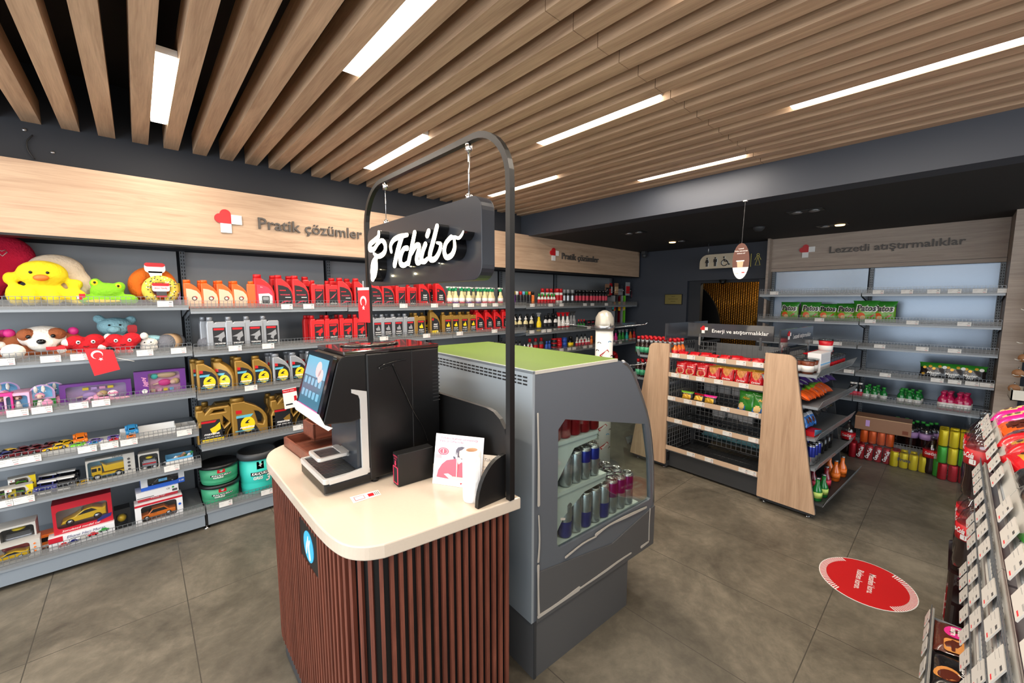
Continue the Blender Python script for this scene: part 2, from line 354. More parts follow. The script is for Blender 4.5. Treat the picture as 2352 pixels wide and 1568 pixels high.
# ceiling battens
P = .1437; X0 = .046; k = 0; n = 1
LIT = {(0, 0): 1, (8, 0): 1, (16, 0): 1, (4, 1): 1, (12, 1): 1, (20, 1): 1, (0, 2): 1, (8, 2): 1, (16, 2): 1, (-8, 0): 1, (-4, 1): 1, (-8, 2): 1}
for i in range(-15, 23):
    x = X0+P*i
    if x+.072 > 3.28: break
    for (y0, y1, nm) in ((.987, 3.42, 'far'), (-1.6, .984, 'near'), (-3.0, -1.603, 'rear')):
        if nm == 'rear' and i < 0: continue
        b = MB(); b.box(x, y0, 2.48, x+.0715, y1, 2.60, 'oak_y')
        o = struct('trim_%d' % (n+2), b); o['label'] = {'far': 'oak-look ceiling batten in the run that meets the left wall', 'near': 'oak-look ceiling batten in the run beyond the joint line', 'rear': 'oak-look ceiling batten of the last run at the right'}[nm]; n += 1
ROWS = [(2.19, 2.985), (1.025, 1.805), (-.16, .635)]
NM = {(0, 0): 'short LED panel above the plush toys at upper left', (8, 0): 'LED panel above the lit sign, left of its arch', (16, 0): 'LED panel half hidden behind the right post of the arch', (4, 1): 'big bright LED panel at the top edge, left of centre',
      (12, 1): 'LED panel in the middle of the batten ceiling', (20, 1): 'thin LED panel nearest the dark beam', (16, 2): 'long LED panel running off the right edge of the photo', (8, 2): 'LED panel over the right-hand counter, out of frame', (0, 2): 'LED panel above the camera',
      (-8, 0): 'LED panel at the far left, out of frame', (-4, 1): 'LED panel left of the camera', (-8, 2): 'LED panel behind the camera'}
for (c, rw) in LIT:
    x0 = X0+.0715+P*c; x1 = x0+P-.0715; y0, y1 = ROWS[rw]
    r0 = empty('ceiling_light', ((x0+x1)/2, (y0+y1)/2, 2.5)); h = (y1-y0)/2; wv = (x1-x0)/2-.001
    f_ = MB(); f_.box(-wv, -h, .004, wv, h, .03, 'white'); f_.build('housing', r0)
    f_ = MB(); f_.box(-wv+.003, -h+.004, -.014, wv-.003, h-.004, .003, 'led'); f_.build('diffuser', r0)
    tag(r0, NM[(c, rw)], 'ceiling light', 'LED panels between the ceiling battens')
    area('led_lamp', ((x0+x1)/2, (y0+y1)/2, 2.478), (0, 0, 0), .065, y1-y0, 13, (1, .87, .72))
# recessed twin spots, smoke detector
for (x, y, lit, lb) in ((4.011, .883, 0, 'dark twin spotlight nearest the beam, right of the hanging oval'), (4.967, .869, 1, 'twin spotlight with one lamp lit, before the snack header board'), (3.952, 2.388, 0, 'dark twin spotlight left of the hanging oval'), (4.923, 2.38, 2, 'twin spotlight with one lamp lit, before the washroom wall')):
    r0 = empty('recessed_spotlight', (x, y, 2.25), 0)
    b = MB(); b.box(-.06, -.12, -.004, .06, .12, -.0005, 'matte_black'); b.build('frame', r0)
    for s_ in (-1, 1):
        on = (lit == 1 and s_ < 0) or (lit == 2 and s_ > 0)
        mat('spot_on', (255, 205, 140), .5, emit=5); MB().lathe([(.036, -.012), (.04, -.005)], 'spot_on' if on else 'steel', 14, c=(0, s_*.058, 0)).build('lamp', r0)
    tag(r0, lb, 'spotlight', 'recessed twin spotlights in the low ceiling')
b = MB(); b.lathe([(.001, -.045), (.03, -.04), (.05, -.015), (.055, -.0005)], 'dark_grey', 16); o = b.build('smoke_detector'); o.location = (4.552, 1.377, 2.25); tag(o, 'round dark smoke detector on the low ceiling', 'smoke detector')
# fascia details
b = MB()
for px, py in ((56, 298), (121, 350)): p = at(px, py, 1, 3.419); b.lathe([(.004, 0), (.009, .003), (.009, .004)], 'steel', 10, X=Matrix.Translation((p.x, 3.42, p.z)) @ Matrix.Rotation(R(90), 4, 'X'))
o = b.build('trim_90'); o['kind'] = 'structure'; o['label'] = 'two bolt heads on the dark bulkhead at upper left'
p0 = [at(x, y, 1, 3.41) for x, y in ((75, 310), (62, 325), (65, 345), (80, 366))]
tag(MB().tube(smooth(p0, 4), .003, 'matte_black', 5).build('cable'), 'thin black cable on the dark bulkhead at upper left', 'cable')

# header boards ----------------------------------------------------
def heart_cross(b, X, s, th=.012):
    """red heart and white squares forming a plus; X origin at the centre, s = arm size"""
    heart = [(0, 0), (0, s)]+arc(-s/2, s, s/2, 0, 180, 10)+[(-s, s)]+arc(-s, s/2, s/2, 90, 270, 10)+[(-s, 0)]
    b.shape([heart], th, 'heart_red', X); b.shape([[(0, 0), (s, 0), (s, s), (0, s)]], th*.7, 'white', X); b.shape([[(-s, -s), (0, -s), (0, 0), (-s, 0)]], th*.7, 'white', X)
hb = empty('header_board', (2.5, 3.3, 2.07)); L_ = Matrix.Translation((-2.5, -3.3, -2.07))
b = MB(); b.T = L_; b.box(-2.2, 3.3, 1.88, 5.64, 3.42, 2.256, 'oak_x'); b.box(-2.2, 3.302, 1.868, 5.64, 3.42, 1.88, 'matte_black'); b.build('board', hb)
def hb_logo(px0, py0, s, tx0, tx1, zt, hh, label):
    b = MB(); b.T = L_; heart_cross(b, FF(px0, 3.292, py0), s); b.build('heart_cross_logo', hb)
    b = MB(); b.T = L_; b.text('Pratik çözümler', hh, 'letter_brown', FF((tx0+tx1)/2, 3.296, zt), bold=.008, ext=.01, w=tx1-tx0); b.build('lettering', hb)
hb_logo(.497, 2.038, .06, .648, 1.373, 2.06, .075, '')
hb_logo(3.72, 2.062, .06, 3.838, 4.587, 2.065, .075, '')
tag(hb, 'long oak header board reading Pratik çözümler above the left shelving', 'header board')
hb = empty('header_board', (5.6, .65, 2.06)); L_ = Matrix.Translation((-5.6, -.65, -2.06))
b = MB(); b.T = L_; b.box(5.6, -.26, 1.868, 5.69, 1.535, 2.25, 'oak_grey'); b.build('board', hb)
b = MB(); b.T = L_; b.box(5.597, -.262, 1.905, 5.6, 1.53, 1.908, 'ink'); b.build('groove', hb)
b = MB(); b.T = L_; heart_cross(b, FL(5.594, 1.175, 2.07), .058); b.build('heart_cross_logo', hb)
b = MB(); b.T = L_; b.text('Lezzetli atıştırmalıklar', .07, 'letter_brown', FL(5.596, .4935, 2.073), bold=.008, ext=.01, w=.995); b.build('lettering', hb)
tag(hb, 'grey oak header board reading Lezzetli atıştırmalıklar above the empty shelves', 'header board')
b = MB(); b.box(5.18, -.385, 0, 5.70, -.262, 2.25, 'oak_grey'); struct('trim_91', b, 'grey oak pilaster at the right end of the snack shelves')
b = MB(); b.box(5.18, 1.535, 0, 5.70, 1.56, 2.25, 'oak_grey'); b.box(5.18, -.262, 0, 5.2, -.25, 1.87, 'oak_grey')
b = MB(); b.box(5.5, 1.535, 0, 5.70, 1.56, 2.25, 'oak_grey'); struct('trim_92', b, 'grey oak side board left of the snack shelves')
b = MB(); b.box(5.45, -1.6, 1.87, 5.6, -.385, 2.25, 'oak_grey'); tag(b.build('header_board'), 'plain grey oak header board at the right edge of the photo', 'header board')
b = MB(); b.box(5.55, -1.6, 0, 5.69, -.385, 1.87, 'navy'); b.box(5.50, -.46, 0, 5.55, -.385, 1.87, 'navy'); struct('trim_93', b, 'blue-grey wall panel at the right edge')
# camera at the board corner, signs on washroom wall
r0 = empty('security_camera', (5.6, 3.2, 2.2)); MB().sph((0, 0, -.01), (.035, .035, .035), 'dark_grey', 12).build('dome', r0); MB().box(-.03, -.03, .01, .03, .03, .05, 'dark_grey').build('bracket', r0)
tag(r0, 'small dark security camera in the corner beside the left header board', 'camera')
b = MB(); b.box(5.685, 2.64, 1.47, 5.699, 2.90, 1.62, 'black'); b.box(5.683, 2.648, 1.478, 5.686, 2.892, 1.612, 'brass' if 'brass' in M else mat('brass', (150, 140, 84), .35, .7))
for z, t_ in ((1.585, .05), (1.55, .14), (1.515, .07)): b.box(5.681, 2.77-t_/2, z-.004, 5.684, 2.77+t_/2, z+.004, mat('brass_dark', (110, 100, 58), .4, .6))
tag(b.build('wall_plaque'), 'small brass plaque in a black frame on the blue-grey back wall', 'plaque')

def person_pts(kind):
    if kind == 'man': return [[(-.3, .55), (.3, .55), (.36, .45), (.36, -.1), (.24, -.1), (.22, -1), (.03, -1), (.03, -.1), (-.03, -.1), (-.03, -1), (-.22, -1), (-.24, -.1), (-.36, -.1), (-.36, .45)], arc(0, .78, .17, 0, 330, 11)]
    return [[(-.2, .55), (.2, .55), (.42, -.2), (.2, -.2), (.2, -1), (.03, -1), (.03, -.3), (-.03, -.3), (-.03, -1), (-.2, -1), (-.2, -.2), (-.42, -.2)], arc(0, .78, .17, 0, 330, 11)]
ws = empty('washroom_sign', (5.4, 1.95, 2.02)); L_ = Matrix.Translation((-5.4, -1.95, -2.02)); mat('sign_beige', (196, 186, 164), .4, .2)
b = MB(); b.T = L_; b.shape([[(-.25, -.088), (.25, -.088), (.25, .088)]+arc(-.15, -.012, .1, 90, 180, 6)], .05, 'sign_beige', FL(5.425, 2.045, 2.02)); b.build('sign_board', ws)
for i, (kd, y) in enumerate((('woman', 2.2), ('man', 2.10))):
    b = MB(); b.T = L_; 
    for pl in person_pts(kd): b.shape([pl], .2, 'white', FL(5.398, y-.004, 2.014) @ Matrix.Scale(.057, 4)); b.shape([pl], .2, 'black', FL(5.392, y, 2.016) @ Matrix.Scale(.057, 4))
    b.build('figure_symbol', ws)
b = MB(); b.T = L_
for dy, m_, x_ in ((-.004, 'white', 5.397), (0, 'black', 5.392)):
    X = FR((x_, 1.985+dy, 2.01), (0, -1, 0), (0, 0, 1)); c_ = [(p[0], p[1], 0) for p in arc(-.005, -.015, .036, 20, 330, 14)]
    b.tube(c_, .005, m_, 5, X=X); b.tube([(-.012, .035, 0), (-.005, .005, 0), (.03, .0, 0), (.045, -.04, 0), (.06, -.032, 0)], .007, m_, 5, X=X); b.sph((-.012, .052, 0), .011, m_, 8, X=X)
b.build('wheelchair_symbol', ws)
for y in (2.2, 1.84): MB().tube([(.02, y-1.95, .085), (.02, y-1.95, .23)], .006, 'steel', 6).build('hanger', ws)
tag(ws, 'beige hanging washroom sign with woman, man and wheelchair symbols', 'sign')
b = MB(); mat('neon', (214, 200, 110), .4, .3, emit=.15); X = FL(5.69, 1.71, 2.03)
b.box(5.688, 1.785, 1.95, 5.694, 1.79, 2.11, 'neon'); b.tube([(p[0], p[1], 0) for p in arc(0, .062, .014, 0, 350, 12)], .003, 'neon', 5, X=X)
b.tube([(-.035, .0, 0), (-.012, .045, 0), (.012, .045, 0), (.035, .0, 0)], .003, 'neon', 5, X=X); b.tube([(0, .035, 0), (-.028, -.065, 0), (.028, -.065, 0), (0, .035, 0)], .003, 'neon', 5, X=X)
tag(b.build('wall_sign'), 'gold outline of a woman on the wall right of the hanging washroom sign', 'sign')
# oval mobile hanging from the beam
ov = empty('hanging_sign', (3.28, 1.097, 1.82)); mat('choc', (92, 52, 38), .35); mat('choc_d', (58, 32, 26), .4); mat('cup', (224, 170, 138), .4)
el = arc(0, 0, .057, 0, 360, 28, ry=.13)[:-1]
b = MB(); b.shape([el], .004, 'choc', FL(0, 0, 0)); lo = [p for p in arc(0, 0, .0568, 200, 340, 16, ry=.1298)]; b.shape([lo], .006, 'white', FL(0, 0, 0))
b.shape([[(-.02, -.045), (.014, -.045), (.02, .005), (-.026, .005)]], .008, 'cup', FL(0, 0, 0)); b.shape([rrect(-.03, -.002, .024, .006, .003)], .009, 'white', FL(0, 0, 0)); b.build('oval_card', ov)
b = MB()
for i, t_ in enumerate(('Lezzetli', 'Tchibo kahveleriyle', 'dinlenin mi?')): b.text(t_, .008, 'white', FL(-.004, 0, .09-i*.017), bold=.01)
b.text('Tchibo', .008, 'choc', FL(-.004, .025, -.088), shear=.3); b.box(-.004, -.03, -.086, -.0035, -.01, -.079, 'red'); b.build('lettering', ov)
MB().tube([(0, 0, .13), (0, -.008, .43)], .0016, 'ink', 4).build('string', ov); MB().box(-.012, -.02, .423, .012, .004, .43, 'white').build('clip', ov)
tag(ov, 'brown oval coffee card hanging on a string from the dark beam', 'hanging sign')
b = MB(); b.lathe([(.001, -.04), (.03, -.03), (.045, 0)], 'gloss_black', 14); b.lathe([(.045, 0), (.045, .02)], 'matte_black', 14); o = b.build('dome_camera'); o.location = (5.66, 2.09, 1.80-.02); o.location.x = 5.64; tag(o, 'black dome camera at the top of the washroom doorway', 'camera')
# ------------------------------------------------------------ long wall shelving, one unit per bay
def price_tags(xs, wd=.075, text=None, hh=.036):
    out = []
    for x in xs: out.append((x, wd))
    return out
TAGM = 'tag'
def tag_mesh(x, z, wd, h, txt=None):
    """paper price tag hanging in the strip, local frame facing -y at y=0"""
    b = MB(); b.box(x-wd/2, -.0035, z-h/2, x+wd/2, -.001, z+h/2, TAGM)
    for k in range(2): b.box(x-wd*.44, -.0038, z+h*(.26-.24*k)-.0006, x-wd*(.08+.08*k), -.0035, z+h*(.26-.24*k)+.0006, 'ink_pale')
    b.box(x+wd*.18, -.0038, z-h*.10, x+wd*.42, -.0035, z-h*.02, 'ink_pale'); b.box(x+wd*.22, -.0038, z-h*.38, x+wd*.42, -.0035, z-h*.31, 'red_ink')
    if txt: b.text(txt, h*.24, 'ink', FF(x+wd*.3, -.0036, z+h*.28), w=wd*.3)
    else: b.box(x+wd*.24, -.0038, z+h*.2, x+wd*.42, -.0035, z+h*.32, 'ink')
    return b
def shelf_part(parent, w, depth, z, front_y, tags=(), guard=True, base=False, txts=None, strip='strip', strip_h=.05, wire='wire', tray='shelf_grey', bracket=True, tilt=0, tag_h=.036, tag_w=.075):
    """one shelf: metal tray, folded front lip, clear price strip, low wire guard, price tags. local x 0..w"""
    y0 = front_y; b = MB(); b.box(.006, y0+.012, z, w-.006, y0+depth, z+.018, tray); b.box(.004, y0+.006, z-.012, w-.004, y0+.014, z+.018, tray)
    if bracket and not base:
        for x in (.004, w-.010): b.shape([[(y0+.02, z), (y0+depth, z), (y0+depth, z-.07), (y0+.1, z-.02)]], .003, tray, FR((x, 0, 0), (0, 1, 0), (0, 0, 1)))
    s = b.build('shelf', parent)
    b = MB(); b.T = Matrix.Translation((0, y0+.004, z+.002)) @ Matrix.Rotation(R(tilt), 4, 'X')
    b.box(.002, -.001, 0, w-.002, .0012, strip_h, strip); b.box(.002, -.003, strip_h-.002, w-.002, .003, strip_h, strip); b.build('price_strip', s)
    if guard:
        b = MB(); n = int(w/.022)
        for i in range(n+1): x = .006+(w-.012)*i/n; b.box(x-.0012, y0+.010, z+.016, x+.0012, y0+.0125, z+.07, wire)
        for zz in (.03, .05, .069): b.box(.006, y0+.0095, z+zz, w-.006, y0+.0115, z+zz+.0022, wire)
        b.build('wire_guard', s)
    for i, x in enumerate(tags):
        b = tag_mesh(x, 0, tag_w, tag_h, (txts or {}).get(i)); b.T = Matrix(); o = b.build('price_tag', s); o.location = (0, y0+.003, z+.002+strip_h/2); o.rotation_euler = (R(tilt), 0, 0)
    return s
def upright_mesh(x, y, z0, z1, m='upright'):
    b = MB(); b.box(x-.015, y-.03, z0, x+.015, y, z1, m); n = int((z1-z0)/.025)
    for i in range(n):
        zz = z0+.012+i*.025
        for s_ in (-1, 1): b.box(x+s_*.007-.0025, y-.031, zz, x+s_*.007+.0025, y-.0295, zz+.014, 'slot')
    return b
BAYX = [-.755, .245, 1.245, 2.25, 3.255, 4.26, 5.62]
def tagpx(pts, Y, x0): return [at(px, py, 1, Y).x-x0 for px, py in pts]
LV1 = [1.487, 1.193, .92, .662, .447, .115]; LV2 = [1.462, 1.184, .898, .552, .118]; LV3 = [1.458, 1.180, .893, .50, .118]; LV5 = [1.448, 1.142, .888, .50, .118]
TG = {0: {0: [(379, 691)], 1: [(8, 827), (116, 820), (183, 812), (333, 808), (410, 802)], 2: [(40, 944), (96, 937), (181, 930), (232, 923)], 3: [(20, 1058), (70, 1050), (200, 1025), (251, 1018), (296, 1011), (423, 988)], 4: [(5, 1158), (55, 1147), (395, 1077)], 5: []},
      1: {0: [(659, 701), (709, 701)], 1: [(540, 796), (616, 791)], 2: [(577, 894), (709, 880)], 3: [(686, 985)], 4: [(519, 1160), (614, 1138)]},
      2: {0: [(840, 701), (927, 700), (998, 700)], 1: [(807, 781), (882, 777), (980, 771)], 2: [], 3: [], 4: []},
      3: {0: [(1048, 699), (1082, 699), (1112, 699), (1138, 699)], 1: [(1056, 767), (1136, 763)], 2: [], 3: [], 4: []},
      4: {0: [(1188, 700), (1205, 700), (1223, 700), (1265, 699), (1290, 698)], 1: [(1188, 758), (1222, 756), (1249, 754), (1262, 753)], 2: [(1290, 808), (1308, 805), (1319, 804)], 3: [], 4: []},
      5: {0: [(1314, 698), (1344, 698), (1361, 698), (1393, 697)], 1: [(1297, 751), (1319, 748), (1335, 747), (1353, 746)], 2: [(1335, 801), (1344, 800), (1357, 798), (1410, 791), (1425, 789)], 3: [], 4: []}}
BL = ['leftmost wall shelving unit stocked with toys and plush animals', 'wall shelving unit with orange bottles on top and grease tubs at the bottom', 'wall shelving unit behind the coffee machine with rows of red bottles', 'wall shelving unit behind the lit sign with green-nozzle sprays on top', 'wall shelving unit right of the arch with small aerosol cans', 'last wall shelving unit in the corner with hanging car accessories']
for i in range(6):
    x0, x1 = BAYX[i], BAYX[i+1]; wd = x1-x0; u = empty('shelving_unit', (x0, 3.3, 0)); lv = (LV1, LV2, LV3, LV3, LV5, LV5)[i]
    b = MB(); b.box(.016, .488, .1, wd-.016, .5, 1.88, 'panel_grey')
    if i < 2: b.box(.016, .486, .9, wd-.016, .488, .904, 'slot')
    b.build('back_panel', u)
    b = upright_mesh(.0155, .486, .1, 1.88); b.build('upright', u)
    if i == 5: upright_mesh(wd-.0155, .486, .1, 1.88).build('upright', u)
    for k, z in enumerate(lv):
        bs = k == len(lv)-1
        tg = tagpx(TG[i].get(k, []), 3.3, x0)
        txts = {j: t for j, t in enumerate({(0, 2): ['600,00', '600,00', '400,00', '400,00'], (0, 3): ['600,00', '400,00', '400,00', '290,00', '290,00', '400,00'], (0, 4): ['175,00', '175,00', '400,00'], (0, 1): ['275,00']*5}.get((i, k), []))}
        shelf_part(u, wd, .47, z, 0, [t for t in tg if .03 < t < wd-.02], True, bs, txts)
    b = MB(); b.box(.008, .012, .025, wd-.008, .022, .118, 'kick'); b.build('kick_panel', u)
    b = MB(); b.lathe([(.018, 0), (.018, .004), (.005, .008), (.005, .06)], 'chrome', 10, c=(0, .03, 0)); b.box(-.004, .008, .03, .004, .02, .12, 'black'); b.build('foot', u)
    tag(u, BL[i], 'shelving unit', 'shelving units along the left wall')

# ------------------------------------------------------------ snack shelves on the back wall (facing -x); frame: local x runs along -y
BY = [1.53, .64, -.262]; LVB = [1.585, 1.305, 1.07, .80, .545, .12]
TB = [{0: [(1778, 672)], 1: [(1882, 732)], 2: [(1878, 788), (1922, 789)], 3: [(1950, 850)], 4: []}, {0: [(2017, 673), (2083, 673), (2144, 673), (2192, 673), (2250, 672), (2308, 672)], 1: [(1999, 735), (2096, 738), (2215, 741)], 2: [(2020, 799), (2118, 804), (2192, 809)], 3: [(2033, 862), (2152, 877), (2192, 882), (2232, 887), (2266, 891)], 4: []}]
for i in range(2):
    y0, y1 = BY[i], BY[i+1]; wd = y0-y1; u = empty('shelving_unit', (5.2, y0, 0), R(-90))
    b = MB(); b.box(.016, .468, .1, wd-.016, .48, 1.87, 'panel_metal'); b.build('back_panel', u)
    upright_mesh(.0155, .466, .1, 1.87).build('upright', u)
    if i == 1: upright_mesh(wd-.0155, .466, .1, 1.87).build('upright', u)
    for k, z in enumerate(LVB):
        tg = [y0-at(px, py, 0, 5.2).y for px, py in TB[i].get(k, [])]
        shelf_part(u, wd, .45, z, 0, [t for t in tg if 0 < t < wd], True, k == 5, tag_h=.034, tag_w=.08)
    b = MB(); b.box(.008, .012, .02, wd-.008, .022, .12, 'kick'); b.build('kick_panel', u)
    tag(u, ('left one of the two nearly empty snack shelving units under the Lezzetli header', 'right one of the two nearly empty snack shelving units, with six price tags on top')[i], 'shelving unit', 'snack shelving on the back wall')

# ------------------------------------------------------------ middle gondola (turned a little)
GO = Vector((3.43, 1.315, 0)); GR = R(-4); GI = (Matrix.Translation(GO) @ Matrix.Rotation(GR, 4, 'Z')).inverted()
g = empty('gondola', GO, GR)
def gp(px, py, x): 
    d = _f+_r*((px-1176)/FPX)-_u*((py-784)/FPX); c = GI @ Vector((0, 0, CAM_H)); dl = GI.to_3x3() @ d; return c+dl*((x-c.x)/dl.x)
for s_ in (-1, 1):     # two tapering oak end panels
    q = [(s_*.385, .05), (s_*.755, .05), (s_*.585, 1.06)]+([(s_*(.585-.06+.06*math.cos(R(a))), 1.09+.06*math.sin(R(a))) for a in (20, 45, 70, 90)])+[(s_*.385, 1.15)]
    b = MB(); b.shape([q], .02, 'oak_z', FR((0, 0, 0), (0, 1, 0), (0, 0, 1)) @ Matrix.Translation((0, 0, 0))); b.build('end_panel', g)
    b = MB(); b.shape([[(p[0]*1.0, p[1]) for p in q]], .012, 'dark_grey', FR((.017, 0, 0), (0, 1, 0), (0, 0, 1))); b.box(.02, min(s_*.38, s_*.74), .02, .08, max(s_*.38, s_*.74), .06, 'dark_grey'); b.build('panel_backing', g)
    for yy in (.42, .7): MB().lathe([(.016, 0), (.016, .004), (.005, .008), (.005, .05)], 'chrome', 10, c=(.05, s_*yy, 0)).build('foot', g)
def mesh_panel(b, o, du, dv, lu, lv, pitch=.042, r=.0026, m='wire_mid'):
    o = Vector(o); du = Vector(du); dv = Vector(dv)
    n = max(1, round(lu/pitch)); k = max(1, round(lv/pitch))
    for i in range(n+1): p = o+du*(lu*i/n); b.tube([p, p+dv*lv], r, m, 4)
    for j in range(k+1): p = o+dv*(lv*j/k); b.tube([p, p+du*lu], r, m, 4)
# end cap: five wire shelves between the panels
ZE = [1.035, .862, .65, .455, .195]; DE = [.30, .32, .34, .36, .42]
TE = [[(1553, 806), (1588, 810), (1631, 815), (1658, 819), (1703, 825), (1769, 828)], [(1551, 855), (1574, 859), (1609, 864), (1651, 870), (1709, 878)], [(1543, 912), (1580, 920), (1609, 925), (1666, 936), (1731, 949)], [(1558, 964), (1601, 975), (1629, 980), (1671, 989), (1746, 1005)], [(1587, 1040), (1629, 1052), (1708, 1075), (1739, 1083)]]
for k, z in enumerate(ZE):
    e = empty('x'); bpy.data.objects.remove(e)
    b = MB(); d = DE[k]
    for i in range(22): y = -.38+.76*i/21; b.tube([(.0, y, z), (d, y, z)], .0018, 'wire_dark', 4)
    for x in (.004, d*.5, d): b.tube([(x, -.382, z-.004), (x, .382, z-.004)], .004, 'wire_dark', 6)
    b.box(.0, -.383, z-.012, .006, .383, z+.004, 'wire'); s = b.build('wire_shelf', g)
    b = MB(); b.box(-.008, -.382, z-.002, -.004, .382, z+.038, 'strip_tan'); b.box(-.009, -.382, z-.004, -.003, .382, z, 'strip'); b.build('price_strip', s)
    for (px, py) in TE[k]:
        yy = gp(px, py, -.008).y; yy = max(-.34, min(.345, yy)); b = tag_mesh(0, 0, .07, .034); o = b.build('price_tag', s); o.location = (-.009, yy, z+.018); o.rotation_euler = (0, 0, R(-90))
b = MB(); mesh_panel(b, (.43, -.38, .2), (0, 1, 0), (0, 0, 1), .76, .95); b.build('rear_grid', g)
for s_ in (-1, 1):
    b = MB(); mesh_panel(b, (.02, s_*.384, .16), (1, 0, 0), (0, 0, 1), .42, 1.0); b.build('side_grid', g)
    b = upright_mesh(.43, s_*.37, .1, 1.16, 'dark_grey'); b.build('upright', g)
b = MB(); b.box(.06, -.38, .02, .08, .38, .15, 'dark_grey'); b.box(.08, -.36, .13, .44, .36, .15, 'dark_grey'); b.build('kick_panel', g)
for s_ in (-1, 1): MB().box(.02, min(s_*.37, s_*.39), 1.12, .92, max(s_*.37, s_*.39), 1.14, 'dark_grey').build('top_rail', g)
# back end: plates behind the grid
b = MB(); b.box(.88, -.38, .1, .89, .38, 1.10, 'wire_mid'); b.build('core_plate', g)
b = MB()
for z in (.22, .44, .66, .86): b.box(.46, -.37, z, .80, .37, z+.006, 'wire_dark')
b.build('core_shelf', g)
# side shelves (right side faces the camera's right; left side faces the wall shelving)
mat('strip_side', (134, 138, 142), .25, .2, alpha=.9); GL = .92; ZS = [1.02, .80, .575, .365, .13]; DS = [.31, .33, .33, .34, .40]
for s_ in (-1, 1):
    b = MB(); mesh_panel(b, (.46, s_*.39, .14), (1, 0, 0), (0, 0, 1), GL-.48, .98); b.build('side_back_grid', g)
    for k, (z, d) in enumerate(zip(ZS, DS)):
        if s_ > 0 and k == 3: z = .40
        y0, y1 = sorted((s_*.39, s_*(.39+d))); b = MB(); b.box(.02, y0, z-.018, GL, y1, z, 'shelf_grey' if k < 4 else 'dark_grey'); s = b.build('side_shelf', g)
        b = MB(); b.T = Matrix.Translation((0, s_*(.39+d+.004), z-.01)) @ Matrix.Rotation(R(-22*s_), 4, 'X'); b.box(.0, -.0015, 0, GL+.01, .0015, .065, 'strip_side')
        b.build('price_strip', s)
        if s_ < 0:
            for j in range(4):
                b = MB().box(-.03, -.003, -.017, .03, -.001, .017, 'tag_dim'); o = b.build('price_tag', s); o.location = (.12+j*.2, s_*(.39+d+.015), z+.024); o.rotation_euler = (R(22), 0, 0)
    b = MB(); b.box(.03, min(s_*.40, s_*.70), .02, GL-.02, max(s_*.40, s_*.70), .11, 'dark_grey'); b.build('side_kick', g)
# far end panel
for s_ in (-1, 1):
    q = [(s_*.385, .05), (s_*.70, .05), (s_*.56, 1.0), (s_*.385, 1.1)]
    MB().shape([q], .015, 'dark_grey', FR((GL+.01, 0, 0), (0, 1, 0), (0, 0, 1))).build('far_panel', g)
# topper signs, parts of the gondola
mat('sign_dark', (60, 61, 65), .08, 0, coat=.3)
b = MB(); b.T = Matrix(); b.box(.20, -.36, 1.215, .21, .33, 1.335, 'sign_dark'); b.build('topper_sign', g)
b = MB(); X = FR((.197, .175, 1.275), (0, -1, 0), (0, 0, 1)); heart_cross(b, X, .026, .003); b.build('topper_logo', g); b = MB(); b.text('Enerji ve atıştırmalıklar', .03, 'white', FR((.198, -.105, 1.272), (0, -1, 0), (0, 0, 1)), bold=.01, w=.44); b.build('topper_lettering', g)
for y in (.22, -.27): MB().box(.2, y-.008, 1.14, .21, y+.008, 1.24, 'chrome').build('sign_post', g)
b = MB(); b.box(.12, -.435, 1.18, .86, -.425, 1.315, 'sign_dark'); b.build('topper_sign', g)
b = MB(); X = FF(.30, -.437, 1.26); heart_cross(b, X, .026, .003); b.build('topper_logo', g); b = MB(); b.text('Lezzetli atıştırmalıklar', .034, 'white', FF(.59, -.4365, 1.25), bold=.01, w=.42); b.build('topper_lettering', g)
for x in (.16, .78): MB().box(x-.006, -.436, 1.1, x+.006, -.424, 1.2, 'chrome').build('sign_post', g)
b = MB(); b.box(.0, .425, 1.18, .76, .435, 1.33, 'sign_dark'); b.build('topper_sign', g)
for x in (.08, .68): MB().box(x-.006, .424, 1.12, x+.006, .436, 1.2, 'chrome').build('sign_post', g)
tag(g, 'grey metal gondola with tapering oak end panels and dark topper signs in the aisle', 'gondola shelf')

# ------------------------------------------------------------ foreground gondola at the right edge, shelves facing +y
TAGM = mat('tag_shaded', (196, 194, 190), .4)  # white paper tags, the weaker light on them painted in as grey
FX = [2.46, 1.50, .52]; FZ = [(1.055, -.104), (.85, -.098), (.642, -.098), (.43, -.095), (.165, -.012)]
for i in range(2):
    x0, x1 = FX[i], FX[i+1]; wd = x0-x1; u = empty('gondola', (x0, -.1, 0), R(180))     # local x runs toward -x, local y toward -y
    b = MB(); b.box(.01, .40, .1, wd-.01, .42, 1.35, 'panel_grey'); b.build('back_panel', u)
    for k, (z, yf) in enumerate(FZ):
        fy = -(yf+.1)
        shelf_part(u, wd, .40-fy, z-.012, fy, [wd*t for t in ((.06, .17, .28, .42, .56, .70, .84) if i == 0 else (.1, .24, .38, .52, .66, .80, .93))], k != 0, k == 4, strip='strip_frost', strip_h=.056, tilt=-22 if k < 4 else -14, bracket=False, tag_h=.044, tag_w=.08)
    b = MB(); b.box(.008, .0, .02, wd-.008, .012, .155, 'kick'); b.build('kick_panel', u)
    upright_mesh(.0155, .398, .1, 1.35).build('upright', u)
    if i == 0: MB().shape([[(.42, .1), (.42, 1.02), (.08, .98), (.02, .1)]], .006, 'shelf_grey', FR((.003, 0, 0), (0, 1, 0), (0, 0, 1))).build('side_panel', u)
    tag(u, ('foreground gondola section at right, far one with pink and red snack bags on top', 'foreground gondola section at the lower right corner, nearest the camera')[i], 'gondola shelf', 'foreground gondola sections')

